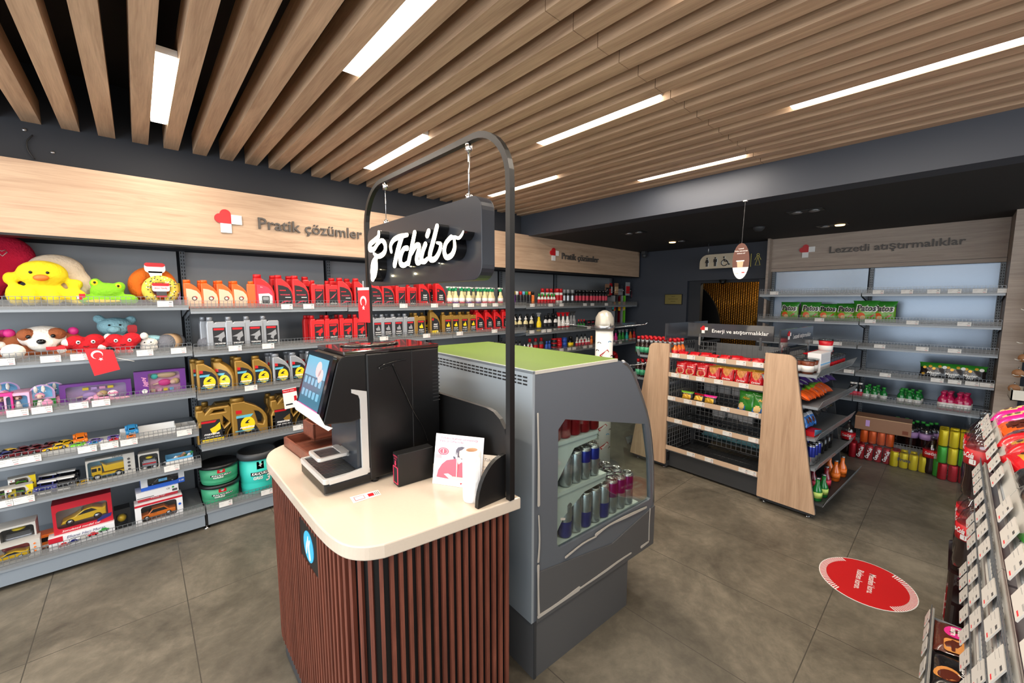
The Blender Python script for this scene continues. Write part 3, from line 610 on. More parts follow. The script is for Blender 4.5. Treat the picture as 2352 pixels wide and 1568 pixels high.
# ------------------------------------------------------------ coffee counter
CT = .88
slab = [(.905, .945), (.75, .964), (.60, .982), (.50, .995)]+[(p.x, p.y) for p in smooth([(.45, 1.003, 0), (.405, 1.028, 0), (.37, 1.075, 0), (.353, 1.15, 0), (.347, 1.25, 0)], 5)]+[(.347, 1.45), (.347, 1.65)]+[(p.x, p.y) for p in smooth([(.347, 1.82, 0), (.352, 1.90, 0), (.385, 1.985, 0), (.44, 2.035, 0), (.52, 2.06, 0), (.60, 2.065, 0)], 4)]+[(.925, 2.065)]
mat('quartz', (208, 193, 175), .12, noise=.03, nscale=120)
ct = empty('coffee_counter', (.65, 1.5, 0)); L_ = Matrix.Translation((-.65, -1.5, 0))
b = MB(); b.T = L_; b.shape([slab], .042, 'quartz', Matrix.Translation((0, 0, CT-.021)), bevel=.004); b.build('countertop', ct)
def inset(pts, d):
    out = []; n = len(pts); cx = sum(p[0] for p in pts)/n; cy = sum(p[1] for p in pts)/n
    for i in range(n):
        a, p, c = Vector(pts[i-1]), Vector(pts[i]), Vector(pts[(i+1) % n]); t1 = (p-a).normalized(); t2 = (c-p).normalized()
        nn = Vector((-t1.y-t2.y, t1.x+t2.x)).normalized()
        if nn.dot(Vector((cx, cy))-p) < 0: nn = -nn
        out.append(tuple(p+nn*d/max(.5, math.cos(t1.angle(t2)/2))))
    return out
core = inset(slab, .032); b = MB(); b.T = L_; b.shape([core], CT-.042-.02, 'matte_black', Matrix.Translation((0, 0, .02+(CT-.062)/2))); b.build('carcass', ct)
pl = inset(slab, .028); b = MB(); b.T = L_; b.shape([pl], .085, 'dark_grey', Matrix.Translation((0, 0, .0435))); b.build('plinth', ct)
path = [Vector(p) for p in inset(slab, .030)]; path = path[:-1]+[path[-1]]
dist = [0]
for a, c in zip(path, path[1:]): dist.append(dist[-1]+(c-a).length)
b = MB(); b.T = L_; tt = .008; pitch = .0262; badge_y = (1.30, 1.49)
while tt < dist[-1]-.01:
    k = max(i for i in range(len(dist)) if dist[i] <= tt); k = min(k, len(path)-2); a, c = path[k], path[k+1]; d = (c-a).normalized(); p = a+d*(tt-dist[k]); n_ = Vector((d.y, -d.x))
    cc = Vector((.65, 1.5))
    if n_.dot(p-cc) < 0: n_ = -n_
    X = Matrix.Translation((p.x, p.y, 0)) @ Matrix((Vector((d.x, d.y, 0)), Vector((-n_.x, -n_.y, 0)), Vector((0, 0, 1)))).transposed().to_4x4()
    segs = [(.088, CT-.043)]
    if p.x < .40 and badge_y[0] < p.y < badge_y[1]: segs = [(.088, .655), (.795, CT-.043)]
    for z0, z1 in segs: b.box(-.0055, -.014, z0, .0055, .0, z1, 'walnut_z', X=X)
    tt += pitch
b.build('slat_cladding', ct)
b = MB(); b.T = L_; b.box(.366, 1.295, .655, .376, 1.495, .795, 'black'); b.build('badge_plate', ct)
mat('badge_blue', (58, 172, 224), .3, emit=.25); b = MB(); b.T = L_; X = FR((.3655, 1.40, .722), (0, -1, 0), (0, 0, 1))
b.shape([arc(0, 0, .052, 0, 360, 28)[:-1]], .002, 'badge_blue', X); b.shape([ribbon([(.012, -.035), (.006, 0), (.016, .025)], (.016, .012, .010))], .004, 'white', X); b.shape([ribbon([(-.022, -.03), (-.016, -.005), (-.004, .018), (.0, .035)], (.008, .014, .01, .004))], .004, 'white', X)
b.build('badge_emblem', ct)
tag(ct, 'coffee counter with beige stone top, rounded corners and red-brown slatted front', 'counter')
def on_counter(px, py): return at(px, py, 2, CT)
# black back divider and quarter-round end on the counter
b = MB(); q = [(0, CT+.0005), (-1.05, CT+.0005), (-1.05, 1.20), (-.07, 1.13)]+[(-.07+.07*math.cos(R(a)), 1.06+.07*math.sin(R(a))) for a in (80, 60, 40, 20, 0)]
q = [(0, CT+.0005), (1.02, CT+.0005), (1.02, 1.155)]+[(.11-.11*math.sin(R(a)), 1.045+.11*math.cos(R(a))) for a in (0, 20, 40, 60, 80, 90)]
b.shape([q], .016, 'matte_black', FR((.903, 1.0, 0), (0, 1, 0), (0, 0, 1)), side=None); tag(b.build('divider_panel'), 'tall black divider panel at the back of the coffee counter', 'panel')
b = MB(); q = [(.868, CT+.0005), (.868, CT+.150)]+[(.868-.118*math.sin(R(a)), CT+.150*math.cos(R(a))) for a in range(10, 90, 10)]+[(.750, CT+.0005)]
b.shape([q], .016, 'matte_black', FR((0, .985, 0), (1, 0, 0), (0, 0, 1))); tag(b.build('end_panel_quarter_round'), 'black quarter-round panel at the foot of the arch on the counter', 'panel')
# arch
ar = empty('sign_arch', (.87, .957, CT)); L_ = Matrix.Translation((-.87, -.957, -CT))
pth = [(.87, .957, CT), (.87, .957, 1.2), (.87, .957, 1.6), (.87, .957, 1.88)]
pth += [(.87, .957+.175-.175*math.cos(R(a)), 1.905+.175*math.sin(R(a))) for a in range(10, 91, 10)]+[(.87, 1.83+.19*math.sin(R(a)), 1.89+.19*math.cos(R(a))) for a in range(0, 91, 10)]+[(.87, 2.02, 1.5), (.87, 2.02, CT)]
b = MB(); b.T = L_; b.tube(pth, .0145, 'matte_black', 4); b.build('frame', ar)
tag(ar, 'black square-tube arch rising from the coffee counter and carrying the lit sign', 'arch')
sg = empty('lit_sign', (.86, 1.495, 1.742)); L_ = Matrix.Translation((-.86, -1.495, -1.742))
mat('sign_face', (44, 47, 54), .28, .1); b = MB(); b.T = L_; b.shape([rrect(-.44, -.137, .44, .137, .05, 6)], .055, 'sign_face', FL(.863, 1.495, 1.742), bevel=.002, side=None); b.build('sign_box', sg)
for i, (px, py) in enumerate(((880, 432), (1070, 340))):
    y = (1.80, 1.165)[i]; b = MB(); b.T = L_; b.lathe([(.003, 0), (.012, .004), (.012, .02), (.006, .028)], 'chrome', 10, c=(.868, y, 1.876)); b.lathe([(.006, 0), (.012, .008), (.012, .026), (.008, .03)], 'chrome', 10, c=(.868, y, 2.038)); b.tube([(.868, y, 1.9), (.868, y, 2.05)], .0016 if i == 0 else .003, 'chrome', 6); b.build('hanger', sg)
LX = .792
def lp(x, y): p = at(800+x/3.7325, 280+y/3.7325, 0, LX); return (-(p.y-1.495), p.z-1.742)
ST = [([(264, 945), (260, 985), (225, 1018), (190, 1050), (188, 1088), (222, 1090), (258, 1040), (292, 1016), (318, 1050), (318, 1105), (292, 1140), (255, 1152), (222, 1128)], [24, 34, 34, 36, 40, 34, 28, 30, 38, 38, 36, 30, 18]),
      ([(238, 1175), (228, 1225), (218, 1300), (212, 1335)], [50, 100, 92, 54]), ([(372, 1112), (366, 1060), (392, 1012), (440, 985), (508, 968)], [26, 32, 34, 38, 30]), ([(462, 985), (428, 1100), (400, 1225)], [48, 50, 46]),
      ([(508, 1082), (478, 1090), (452, 1150), (452, 1210), (480, 1228), (515, 1205)], [40, 36, 44, 44, 38, 30]), ([(572, 950), (548, 1070), (518, 1212)], [42, 44, 40]), ([(545, 1130), (585, 1060), (612, 1070), (590, 1170), (600, 1208), (632, 1190)], [28, 38, 42, 44, 40, 30]),
      ([(664, 1050), (642, 1110), (628, 1180), (655, 1196), (685, 1170)], [44, 42, 46, 40, 28]), ([(692, 938), (680, 972)], [44, 46]), ([(764, 895), (735, 1010), (704, 1130), (712, 1178), (750, 1170), (785, 1110), (795, 1050), (765, 1035)], [44, 48, 46, 46, 42, 38, 34, 20]),
      ([(885, 985), (840, 1040), (826, 1110), (846, 1160), (890, 1140), (915, 1080), (912, 1010)], [36, 38, 42, 44, 44, 38, 22]), ([(830, 1050), (862, 1010), (910, 988), (950, 995), (978, 965), (990, 935)], [16, 26, 28, 26, 20, 8])]
for side in (0, 1):
    fb = MB(); fb.T = L_; rb = MB(); rb.T = L_
    for i, (pts, ws_) in enumerate(ST):
        q = [lp(*p) for p in pts]; kk = []
        for p, w_ in zip(pts, ws_): a = lp(*p); c = lp(p[0], p[1]+w_/2); e_ = lp(p[0]+w_/2, p[1]); kk.append(abs(c[1]-a[1])+abs(e_[0]-a[0]))
        rib = ribbon(q, [x_*.74 for x_ in kk])
        X = FL(LX+.0215, 1.495, 1.742) if side == 0 else FR((.933-.0215, 1.495, 1.742), (0, 1, 0), (0, 0, 1))
        rb.shape([rib], .043, 'gloss_black', X); fb.shape([rib], .003, 'letter_glow', X @ Matrix.Translation((0, 0, .0232)))
    rb.build('letter_return', sg); fb.build('lettering', sg)
tag(sg, 'black hanging box sign with glowing white Tchibo lettering and bean logo', 'lit sign')
mat('halo', (255, 214, 120), .5, emit=2.0)
for (y, z) in ((1.86, 1.70), (1.70, 1.69), (1.5, 1.69), (1.3, 1.72), (1.16, 1.74)):
    l = bpy.data.lights.new('sign_backlight', 'POINT'); l.energy = .05; l.color = (1, .85, .5); l.shadow_soft_size = .004; o = bpy.data.objects.new('sign_backlight', l); COL.objects.link(o); o.location = (.829, y, z-.045)
# small flags
def flag_mesh(b, X, w_, h_, vertical=False, top='white'):
    b.box(-w_/2, -h_/2, -.0006, w_/2, h_/2, .0006, 'flag_red', X=X)
mat('flag_red', (222, 30, 40), .55)
def moon_star(b, X, s, rot=0):
    X = X @ Matrix.Rotation(rot, 4, 'Z'); out = arc(0, 0, s, 40, 320, 20); inn = arc(.25*s, 0, .8*s, 320-10, 40+10, 18); inn = [(.25*s+.8*s*math.cos(R(a)), .8*s*math.sin(R(a))) for a in [310-(310-50)*i/18 for i in range(19)]]
    b.shape([out+inn], .003, 'white', X); st = []
    for i in range(10): a = R(180+36*i); r_ = s*.45 if i % 2 == 0 else s*.18; st.append((1.25*s+r_*math.cos(a), r_*math.sin(a)))
    b.shape([st], .003, 'white', X)
fl = empty('small_flag', (.845, 2.016, 1.51)); b = MB(); fw = .10
b.box(-.0006, -fw/2, -.085, .0006, fw/2, .085, 'flag_red'); b.box(-.001, -fw/2, .075, .001, fw/2, .088, 'white'); moon_star(b, FL(-.002, 0, .02), .026, R(-90)); b.build('flag_cloth', fl)
MB().tube([(0, 0, .085), (0, 0, .12)], .002, 'white', 5).build('hook', fl); fl.rotation_euler = (0, 0, R(9)); fl.location = (.835, 2.005, 1.512); tag(fl, 'small Turkish flag hanging on the far post of the sign arch', 'flag')
fl = empty('small_flag', (-.165, 3.275, 1.205)); b = MB(); q = [at(x, y, 1, 3.275) for x, y in ((193, 800), (259, 803), (276, 848), (217, 863))]; q = [(p.x+.165, p.z-1.205) for p in q]
b.shape([q], .0015, 'flag_red', FF(0, 0, 0)); moon_star(b, FF(-.022, -.001, .025) @ Matrix.Scale(1, 4), .024, R(-62)); b.build('flag_cloth', fl); MB().tube([(.05, .012, .0), (.13, .012, -.03)], .0018, 'white', 5).build('stick', fl)
tag(fl, 'small Turkish flag tilted over the front edge of the second toy shelf', 'flag')
# ------------------------------------------------------------ open-front drinks cooler
FO = Vector((1.085, 1.055, 0)); FRZ = R(-3)
fr = empty('drinks_cooler', FO, FRZ)
def fp(px, py, yl=0): p = at_pl(px, py, FO, FRZ, yl); return (p.x, p.z)
mat('cool_side', (104, 110, 118), .32, .1); mat('cool_back', (172, 182, 190), .4, .3); mat('cool_low', (98, 99, 101), .45, .2); mat('cool_green', (92, 120, 28), .55); mat('cool_in', (205, 212, 210), .35); mat('peel', (196, 190, 180), .7)
FD = 1.0; TOP = 1.272
cur = [fp(*p) for p in ((1418, 827), (1432, 830), (1451, 848), (1473.5, 905), (1491, 966), (1500.6, 1049), (1502, 1151), (1498, 1243))]
prof = [(0, .262)]+[cur[-1]]+cur[-2::-1]+[(0, TOP)]
zb = .25; prof[0] = (0, zb); prof[1] = (cur[-1][0], zb)
cz = cur[-2]                       # where the curved glass meets the lower panel
ins = [(p[0]-.035, p[1]-.01) for p in cur[2:-2]]
win = [(.13, .53), (.15, .505), (cz[0]-.05, cz[1]-.045 if cz[1]-.045 > .5 else .5), (cz[0]-.035, cz[1]+.03)]+[p for p in ins[::-1] if p[1] < 1.06]+[(.17, 1.055), (.13, 1.02)]
wz = cz[1]
for k, yl in enumerate((0, FD-.02)):
    b = MB(); b.shape([prof, win], .02, 'cool_side', FR((0, yl+.01, 0), (1, 0, 0), (0, 0, 1))); b.build('side_panel', fr)
    b = MB(); b.shape([win], .004, 'glass', FR((0, yl+.012, 0), (1, 0, 0), (0, 0, 1))); b.build('side_glass', fr)
b = MB(); b.box(-.012, .0, zb, 0, FD, TOP, 'cool_back')
for r_ in range(3):
    for i in range(30): b.box(-.0135, .03+i*.032, TOP-.03-r_*.014, -.012, .054+i*.032, TOP-.024-r_*.014, 'slot')
b.build('back_panel', fr)
b = MB(); b.box(0, 0, TOP-.012, cur[0][0]+.005, FD, TOP, 'cool_green'); b.box(-.012, 0, TOP-.01, 0, FD, TOP+.001, 'cool_back'); b.box(0, -.002, TOP-.012, cur[0][0], .006, TOP+.0005, 'peel'); b.build('top_panel', fr)
b = MB(); t = .0
for a, c in zip(cur[:-2], cur[1:-1]): b.add([(a[0], .02, a[1]), (c[0], .02, c[1]), (c[0], FD-.02, c[1]), (a[0], FD-.02, a[1])], [(0, 1, 2, 3)], 'glass')
b.build('curved_front_glass', fr)
for yl in (.004, FD-.004): MB().tube([(p[0]-.004, yl, p[1]) for p in smooth([(x, y, 0) for x, y in cur[1:-1]], 3) for p in [(p.x, p.y)]], .009, 'steel', 6).build('glass_edge_trim', fr)
b = MB(); b.box(0, 0, 0, .64, FD, zb, 'cool_low'); b.box(.0, -.004, .0, .012, 0, zb, 'dark_grey'); b.build('base', fr)
fx = cur[-1][0]
b = MB(); q = [(.012, zb-.004), (fx, zb-.004), (cz[0], cz[1]-.02), (.5, cz[1]-.09), (.012, .46)]; b.shape([q], .006, 'cool_low', FR((0, -.004, 0), (1, 0, 0), (0, 0, 1))); b.build('lower_side_plate', fr)
b = MB(); b.box(cz[0]-.02, .02, zb, cz[0], FD-.02, cz[1]-.02, 'cool_low'); b.box(.03, .02, zb, cz[0]-.02, FD-.02, .46, 'cool_low'); b.build('front_panel', fr)
b = MB()
def scuff(pts, w_):
    q = [fp(*p, -.009) for p in pts]; b.shape([ribbon(q, [w_*random.uniform(.5, 1.2) for _ in q], 3)], .002, 'peel', FR((0, -.0075, 0), (1, 0, 0), (0, 0, 1)))
for pts, w_ in (([(1238, 1416), (1280, 1388), (1330, 1352)], .022), ([(1335, 1350), (1390, 1312), (1420, 1290), (1450, 1270)], .014), ([(1237, 1300), (1237, 1350), (1238, 1410)], .014), ([(1236, 950), (1237, 1010), (1238, 1060), (1238, 1160)], .012), ([(1238, 1185), (1240, 1240), (1237, 1290)], .010),
                ([(1300, 1280), (1340, 1248), (1370, 1232)], .008), ([(1370, 1228), (1400, 1206), (1440, 1186), (1485, 1165)], .014), ([(1494, 1168), (1492, 1200), (1491, 1240)], .010), ([(1474, 1256), (1490, 1244)], .014), ([(1290, 1192), (1297, 1192)], .01)): scuff(pts, w_)
b.build('peeling_edge_tape', fr)
b = MB(); b.box(.03, .02, .48, .06, FD-.02, TOP-.02, 'cool_in'); b.build('inner_back', fr)
for z, d, dz in ((.505, .70, 0), (.735, .43, 0), (.955, .36, 0)):
    b = MB(); b.box(.06, .022, z-.016, d+.05, FD-.022, z, 'cool_in')
    if z > .6: b.shape([[(.06, z-.016), (d+.05, z-.016), (d+.05, z-.04), (d-.1, z-.05), (.2, z-.12), (.12, z-.22), (.06, z-.24)]], .004, 'cool_in', FR((0, .03, 0), (1, 0, 0), (0, 0, 1))); b.box(d+.05, .022, z-.045, d+.056, FD-.022, z+.004, 'glass')
    b.build('inner_shelf', fr)
b = MB(); b.box(.06, .03, TOP-.09, .5, FD-.03, TOP-.03, 'cool_side'); b.build('canopy', fr)
tag(fr, 'grey curved-glass drinks cooler with green top and peeling edge tape beside the counter', 'drinks cooler')

# ------------------------------------------------------------ cans
def can(col1, col2, h=.165, r=.031, lid=True, txt=None, tcol='white', band=.5):
    def fn():
        root = empty('drink_can'); mat('can_'+col1 if col1 in M else col1)
        MB().lathe([(r*.8, 0), (r, .008, col1), (r, h*band, col1), (r, h*band+.001, col2), (r, h-.014, col2), (r*.86, h-.003, 'steel')], col1, 16).build('body', root)
        b = MB().lathe([(r*.86, h-.003), (r*.86, h), (r*.78, h), (r*.76, h-.004), (.001, h-.004)], 'chrome', 16); b.sph((0, .006, h-.002), (.006, .009, .002), 'steel', 8); b.build('lid', root)
        if txt:
            b = MB(); b.warp = lambda p: Vector((math.sin(p.x/r)*(r+.0006), -math.cos(p.x/r)*(r+.0006), p.z)); b.text(txt, h*.16, tcol, FR((0, 0, h*.55), (0, 0, 1), (-1, 0, 0)), shear=.2, w=h*.6); b.build('lettering', root)
        return root
    return fn
mat('can_silver', (176, 180, 186), .25, .85); mat('can_blue', (30, 44, 140), .3, .5); mat('can_purple', (112, 24, 96), .3, .5); mat('can_red', (186, 24, 34), .3, .3); mat('can_orange', (226, 96, 34), .3, .3); mat('can_green', (66, 170, 60), .3, .3); mat('can_yellow', (222, 200, 30), .3, .3); mat('can_black', (26, 28, 36), .3, .3); mat('can_darkred', (150, 16, 28), .3, .4)
K_s = kind('can_s', can('can_silver', 'can_silver')); K_b = kind('can_b', can('can_blue', 'can_silver', band=.45)); K_p = kind('can_p', can('can_silver', 'can_purple', band=.5)); pass
K_m = kind('can_m', can('can_silver', 'can_silver', h=.145, r=.029)); K_mb = kind('can_mb', can('can_silver', 'can_blue', h=.145, r=.029, band=.55)); K_r2 = kind('can_r2', can('can_darkred', 'can_red', h=.15, r=.030, band=.8))
FM = Matrix.Translation(FO) @ Matrix.Rotation(FRZ, 4, 'Z')
def in_fridge(K, x, y, z, label, grp): p = FM @ Vector((x, y, z)); K.put(p, random.uniform(0, 6.28), label, 'can', grp)
colw = ['silver', 'silver', 'blue and silver', 'silver', 'blue and silver', 'purple and silver', 'purple and silver', 'purple and silver']
for j in range(4):
    for i in range(8):
        if j == 3 and i < 3: continue
        K = (K_b, K_s, K_b, K_s, K_b, K_p, K_p, K_p)[i]; cn = ('blue and silver', 'silver', 'blue and silver', 'silver', 'blue and silver', 'purple and silver', 'purple and silver', 'purple and silver')[i]
        in_fridge(K, .235+i*.0655, .055+j*.068, .5055, '%s energy drink can on the cooler floor, %s from the back, %s row from the side glass' % (cn, ordn(i), ordn(j)), 'energy drink cans on the floor of the cooler')
for j in range(3):
    for i in range(4): in_fridge((K_m, K_m, K_mb, K_mb)[i], .235+i*.061, .055+j*.066, .7355, '%s slim can on the middle cooler shelf, %s from the back, %s row from the side glass' % (('silver', 'silver', 'blue-topped', 'blue-topped')[i], ordn(i), ordn(j)), 'slim cans on the middle cooler shelf')
    for i in range(5): in_fridge(K_r2, .16+i*.062, .055+j*.068, .9555, 'red can on the top cooler shelf, %s from the back, %s row from the side glass' % (ordn(i), ordn(j)), 'red cans on the top cooler shelf')

# ------------------------------------------------------------ coffee machine
cm = empty('coffee_machine', (.655, 1.52, CT)); L_ = Matrix.Translation((-.655, -1.52, -CT)); Y0, Y1 = 1.38, 1.655
mat('machine', (9, 9, 10), .32); mat('machine_top', (44, 38, 38), .10, coat=.6); mat('machine_panel', (66, 72, 80), .25, .5); mat('alu', (206, 206, 204), .3, .35); mat('screen_glass', (18, 20, 26), .08)
b = MB(); b.T = L_; b.bbox(.575, Y0, .895, .87, Y1, 1.352, 'machine', .006); b.box(.574, Y0-.001, .97, .576, Y0, 1.35, 'slot'); b.box(.749, Y0-.0012, .9, .752, Y0, 1.352, 'slot')
for i in range(12): b.box(.84, Y0-.001, 1.14+i*.014, .872, Y0+.03, 1.143+i*.014, 'slot')
b.build('body', cm)
b = MB(); b.T = L_; b.bbox(.50, Y0+.001, 1.352, .872, Y1, 1.366, 'machine_top', .004); b.build('top_cover', cm)
b = MB(); b.T = L_; b.lathe([(.11, 0), (.115, .004), (.10, .007)], 'machine_top', 24, c=(.66, 1.54, 1.366), sx=1, sy=.75); b.build('bean_hopper_lid', cm)
hd = [(.575, 1.352), (.505, 1.352), (.490, 1.345), (.478, 1.33), (.425, 1.135), (.43, 1.128), (.518, 1.120), (.575, 1.13)]
b = MB(); b.T = L_; b.shape([hd], Y1-Y0-.004, 'machine', FR((0, (Y0+Y1)/2, 0), (1, 0, 0), (0, 0, 1)), bevel=.003); b.build('head', cm)
b = MB(); b.T = L_; b.shape([[(.414, 1.165), (.43, 1.128), (.455, 1.112), (.44, 1.105), (.412, 1.13), (.402, 1.158)]], Y1-Y0-.004, 'white', FR((0, (Y0+Y1)/2, 0), (1, 0, 0), (0, 0, 1)), bevel=.002); b.build('spout_cover', cm)
# screen on the sloping front
p0, p1 = Vector((.4195, 0, 1.15)), Vector((.474, 0, 1.345)); upv = (p1-p0).normalized(); mid = (p0+p1)/2
X = FR((mid.x-.001, (Y0+Y1)/2, mid.z), (0, -1, 0), tuple(upv)); b = MB(); b.T = L_; b.shape([rrect(-.132, -.108, .132, .108, .01)], .012, 'screen_glass', X); b.build('screen_bezel', cm)
mat('scr_blue', (96, 150, 176), .15, emit=.25); mat('scr_teal', (46, 92, 112), .15, emit=.25); mat('scr_skin', (190, 170, 172), .15, emit=.3); mat('scr_pink', (170, 60, 120), .2, emit=.3)
b = MB(); b.T = L_; XS = X @ Matrix.Translation((0, 0, .007)); b.box(-.108, -.095, -.0005, .108, .09, .0005, 'scr_teal', X=XS); b.box(-.108, .02, 0, .108, .09, .001, 'scr_blue', X=XS)
b.shape([arc(.03, .05, .028, 0, 360, 14)[:-1]], .003, 'scr_skin', XS); b.shape([arc(.06, .03, .024, 0, 360, 14)[:-1]], .003, 'scr_skin', XS)
for i in range(5):
    for j in range(2): b.shape([rrect(-.09+i*.038, -.01-j*.045, -.066+i*.038, .015-j*.045, .005, 3)], .003, 'scr_blue', XS)
b.box(-.108, -.095, 0, .108, -.085, .0012, 'scr_pink', X=XS); b.build('screen', cm)
# silver C frame, niche and trays
b = MB(); b.T = L_
fo = [(.573, .94), (.573, 1.22), (.520, 1.235), (.520, 1.222), (.543, 1.21), (.548, 1.195), (.548, .948), (.435, .935), (.435, .921), (.565, .921)]
b.shape([fo], .010, 'alu', FR((0, Y0+.003, 0), (1, 0, 0), (0, 0, 1)), bevel=.001); b.build('side_frame', cm); b = MB(); b.T = L_; b.shape([fo], .010, 'alu', FR((0, Y1-.004, 0), (1, 0, 0), (0, 0, 1)), bevel=.001); b.build('side_frame', cm)
b = MB(); b.T = L_; b.box(.535, Y0+.012, .94, .575, Y1-.012, 1.13, 'machine_panel'); b.build('niche_panel', cm)
b = MB(); b.T = L_; b.bbox(.42, Y0+.004, .888, .60, Y1-.002, .922, 'machine', .008); b.build('drip_base', cm)
b = MB(); b.T = L_; b.shape([rrect(-.118, -.135, .056, .135, .012), rrect(-.106, -.122, .05, .122, .008)[::-1]], .018, 'alu', Matrix.Translation((.535, 1.518, .931)), bevel=.002); b.box(.42, Y0+.012, .922, .59, Y1-.012, .928, 'slot')
for i in range(19): y = Y0+.022+i*.0128; b.box(.432, y, .930, .588, y+.0045, .936, 'steel')
b.build('drip_tray', cm)
b = MB(); b.T = L_; XT = Matrix.Translation((.475, 1.505, .985)); b.shape([rrect(-.052, -.055, .055, .06, .012), rrect(-.038, -.042, .03, .046, .006)], .012, 'alu', XT, bevel=.002)
for i in range(7): b.box(.44, 1.470+i*.0115, .985, .505, 1.474+i*.0115, .9895, 'steel')
b.box(.53, 1.47, .97, .545, 1.54, .99, 'alu'); b.box(.437, 1.463, .981, .506, 1.552, .983, 'slot'); b.build('cup_shelf', cm)
for x, y in ((.60, 1.40), (.84, 1.40), (.60, 1.63), (.84, 1.63)): b = MB(); b.T = L_; b.lathe([(.014, 0), (.014, .016)], 'black', 10, c=(x, y, CT)); b.build('foot', cm)
b = MB(); b.T = L_; q = [at(680+x/4.126, 760+y/4.126, 1, Y0-.004) for x, y in ((785, 350), (830, 320), (910, 295), (1040, 268))]; b.tube(smooth(q, 4), .0022, 'gloss_black', 5)
q = [at(680+x/4.126, 760+y/4.126, 1, Y0-.004) for x, y in ((915, 310), (960, 420), (1050, 620), (1130, 790), (1200, 900), (1250, 1040))]; b.tube(smooth(q, 4), .0018, 'gloss_black', 5)
q = [at(680+x/4.126, 760+y/4.126, 1, Y0-.004) for x, y in ((785, 350), (800, 365), (905, 325))]; b.tube(q, .0016, 'gloss_black', 5); b.build('cable_holder', cm)
tag(cm, 'black and silver bean-to-cup coffee machine with slanted touch screen', 'coffee machine')

# lid/stirrer dispenser box
bx = empty('stirrer_dispenser', (.70, 1.30, CT)); b = MB(); ang = math.atan2(1.272-1.281, .763-.634); b.bbox(-.068, -.022, .001, .068, .024, .118, 'matte_black', .002); b.build('box', bx)
b = MB(); mat('neon_pink', (214, 60, 92), .5); 
for a, c in (((-.018, .01), (-.018, .07)), ((.018, .01), (.018, .07)), ((-.018, .01), (.018, .01)), ((-.018, .07), (.018, .07))): b.tube([(-.0695, a[0], a[1]), (-.0695, c[0], c[1])], .0018, 'neon_pink', 4)
b.box(-.0692, -.016, .012, -.0685, .016, .068, 'slot'); b.build('window_frame', bx)
b = MB(); b.text('KARIŞTIRICI', .007, 'neon_pink', FL(-.0693, 0, .108), w=.036); b.text('ALINIZ', .006, 'neon_pink', FL(-.0693, 0, .098), w=.024); b.shape([[(-.004, .0), (.004, 0), (.004, -.01), (.008, -.01), (0, -.02), (-.008, -.01), (-.004, -.01)]], .001, 'neon_pink', FL(-.0693, 0, .092)); b.build('lettering', bx)
bx.location = (.706, 1.302, CT); bx.rotation_euler = (0, 0, R(-4)); tag(bx, 'black box dispenser with pink outlined slot beside the coffee machine', 'dispenser')
# poster stand
mat('poster', (243, 240, 243), .35); mat('p_red', (226, 92, 110), .5); mat('p_pink', (232, 170, 176), .5); mat('skin', (236, 204, 190), .5); mat('hair', (88, 82, 96), .5); mat('p_blue', (214, 222, 236), .5); mat('p_text', (196, 120, 140), .5)
A = on_counter(993, 1110); B = on_counter(1104, 1126); d = Vector((B.x-A.x, B.y-A.y, 0)); PW = d.length; d.normalize(); nrm = Vector((-d.y, d.x, 0)); nrm = -nrm if nrm.dot(Vector((1, 1, 0))) < 0 else nrm
upv = (Vector((0, 0, 1))+nrm*.22).normalized(); PH = .178
ps = empty('poster_stand', (A+B)/2+Vector((0, 0, .001))); X = FR((0, 0, 0), tuple(d), tuple(upv)); b = MB(); b.box(-PW/2, 0, -.003, PW/2, PH, 0, 'poster', X=X); b.build('card', ps)
b = MB(); b.box(-PW/2, .025, .0002, .04, .11, .0006, 'p_blue', X=X)
def ps2(pts): return [(-PW/2+(x-75)/430*PW, PH*(1-(y-573)/650)) for x, y in pts]
b.shape([ps2([(110, 1130), (120, 1040), (150, 960), (190, 905), (255, 880), (290, 870), (320, 900), (345, 940), (400, 960), (400, 1140), (250, 1140)])], .003, 'p_red', X)
b.shape([ps2([(262, 862), (282, 880), (300, 940), (325, 905), (330, 880), (300, 850)])], .005, 'white', X); b.shape([ps2([(255, 880), (245, 845), (262, 850), (275, 870)])], .005, 'hair', X)
b.shape([ps2([(268, 760), (285, 725), (320, 712), (355, 725), (372, 750), (375, 800), (360, 850), (320, 875), (285, 850), (268, 810)])], .004, 'hair', X)
b.shape([ps2([(300, 770), (330, 745), (365, 750), (374, 790), (366, 835), (340, 865), (310, 858), (298, 820)])], .006, 'skin', X)
b.shape([ps2([(180, 1085), (215, 1072), (250, 1100), (345, 1100), (380, 1140), (230, 1140)])], .006, 'skin', X); b.shape([ps2([(176, 1082), (212, 1070), (248, 1095), (225, 1130)])], .007, 'white', X)
for (x, y) in ((330, 775), (358, 778)): b.shape([ps2([(x-6, y), (x+6, y), (x, y+5)])], .0075, 'hair', X)
b.shape([ps2([(340, 830), (362, 828), (352, 838)])], .0075, 'p_red', X)
b.shape([[ (q[0], q[1]) for q in ps2([(155+48*math.cos(R(a)), 795+48*math.sin(R(a))) for a in range(0, 360, 20)])], [ (q[0], q[1]) for q in ps2([(155+38*math.cos(R(a)), 795+38*math.sin(R(a))) for a in range(0, 360, 20)])]], .003, 'p_red', X)
b.shape([ps2([(155+32*math.cos(R(a)), 795+32*math.sin(R(a))) for a in range(0, 360, 20)])], .003, 'p_red', X); b.shape([ps2([(90, 840), (140, 835), (140, 890), (90, 885)])], .003, 'p_pink', X)
b.build('portrait_print', ps)
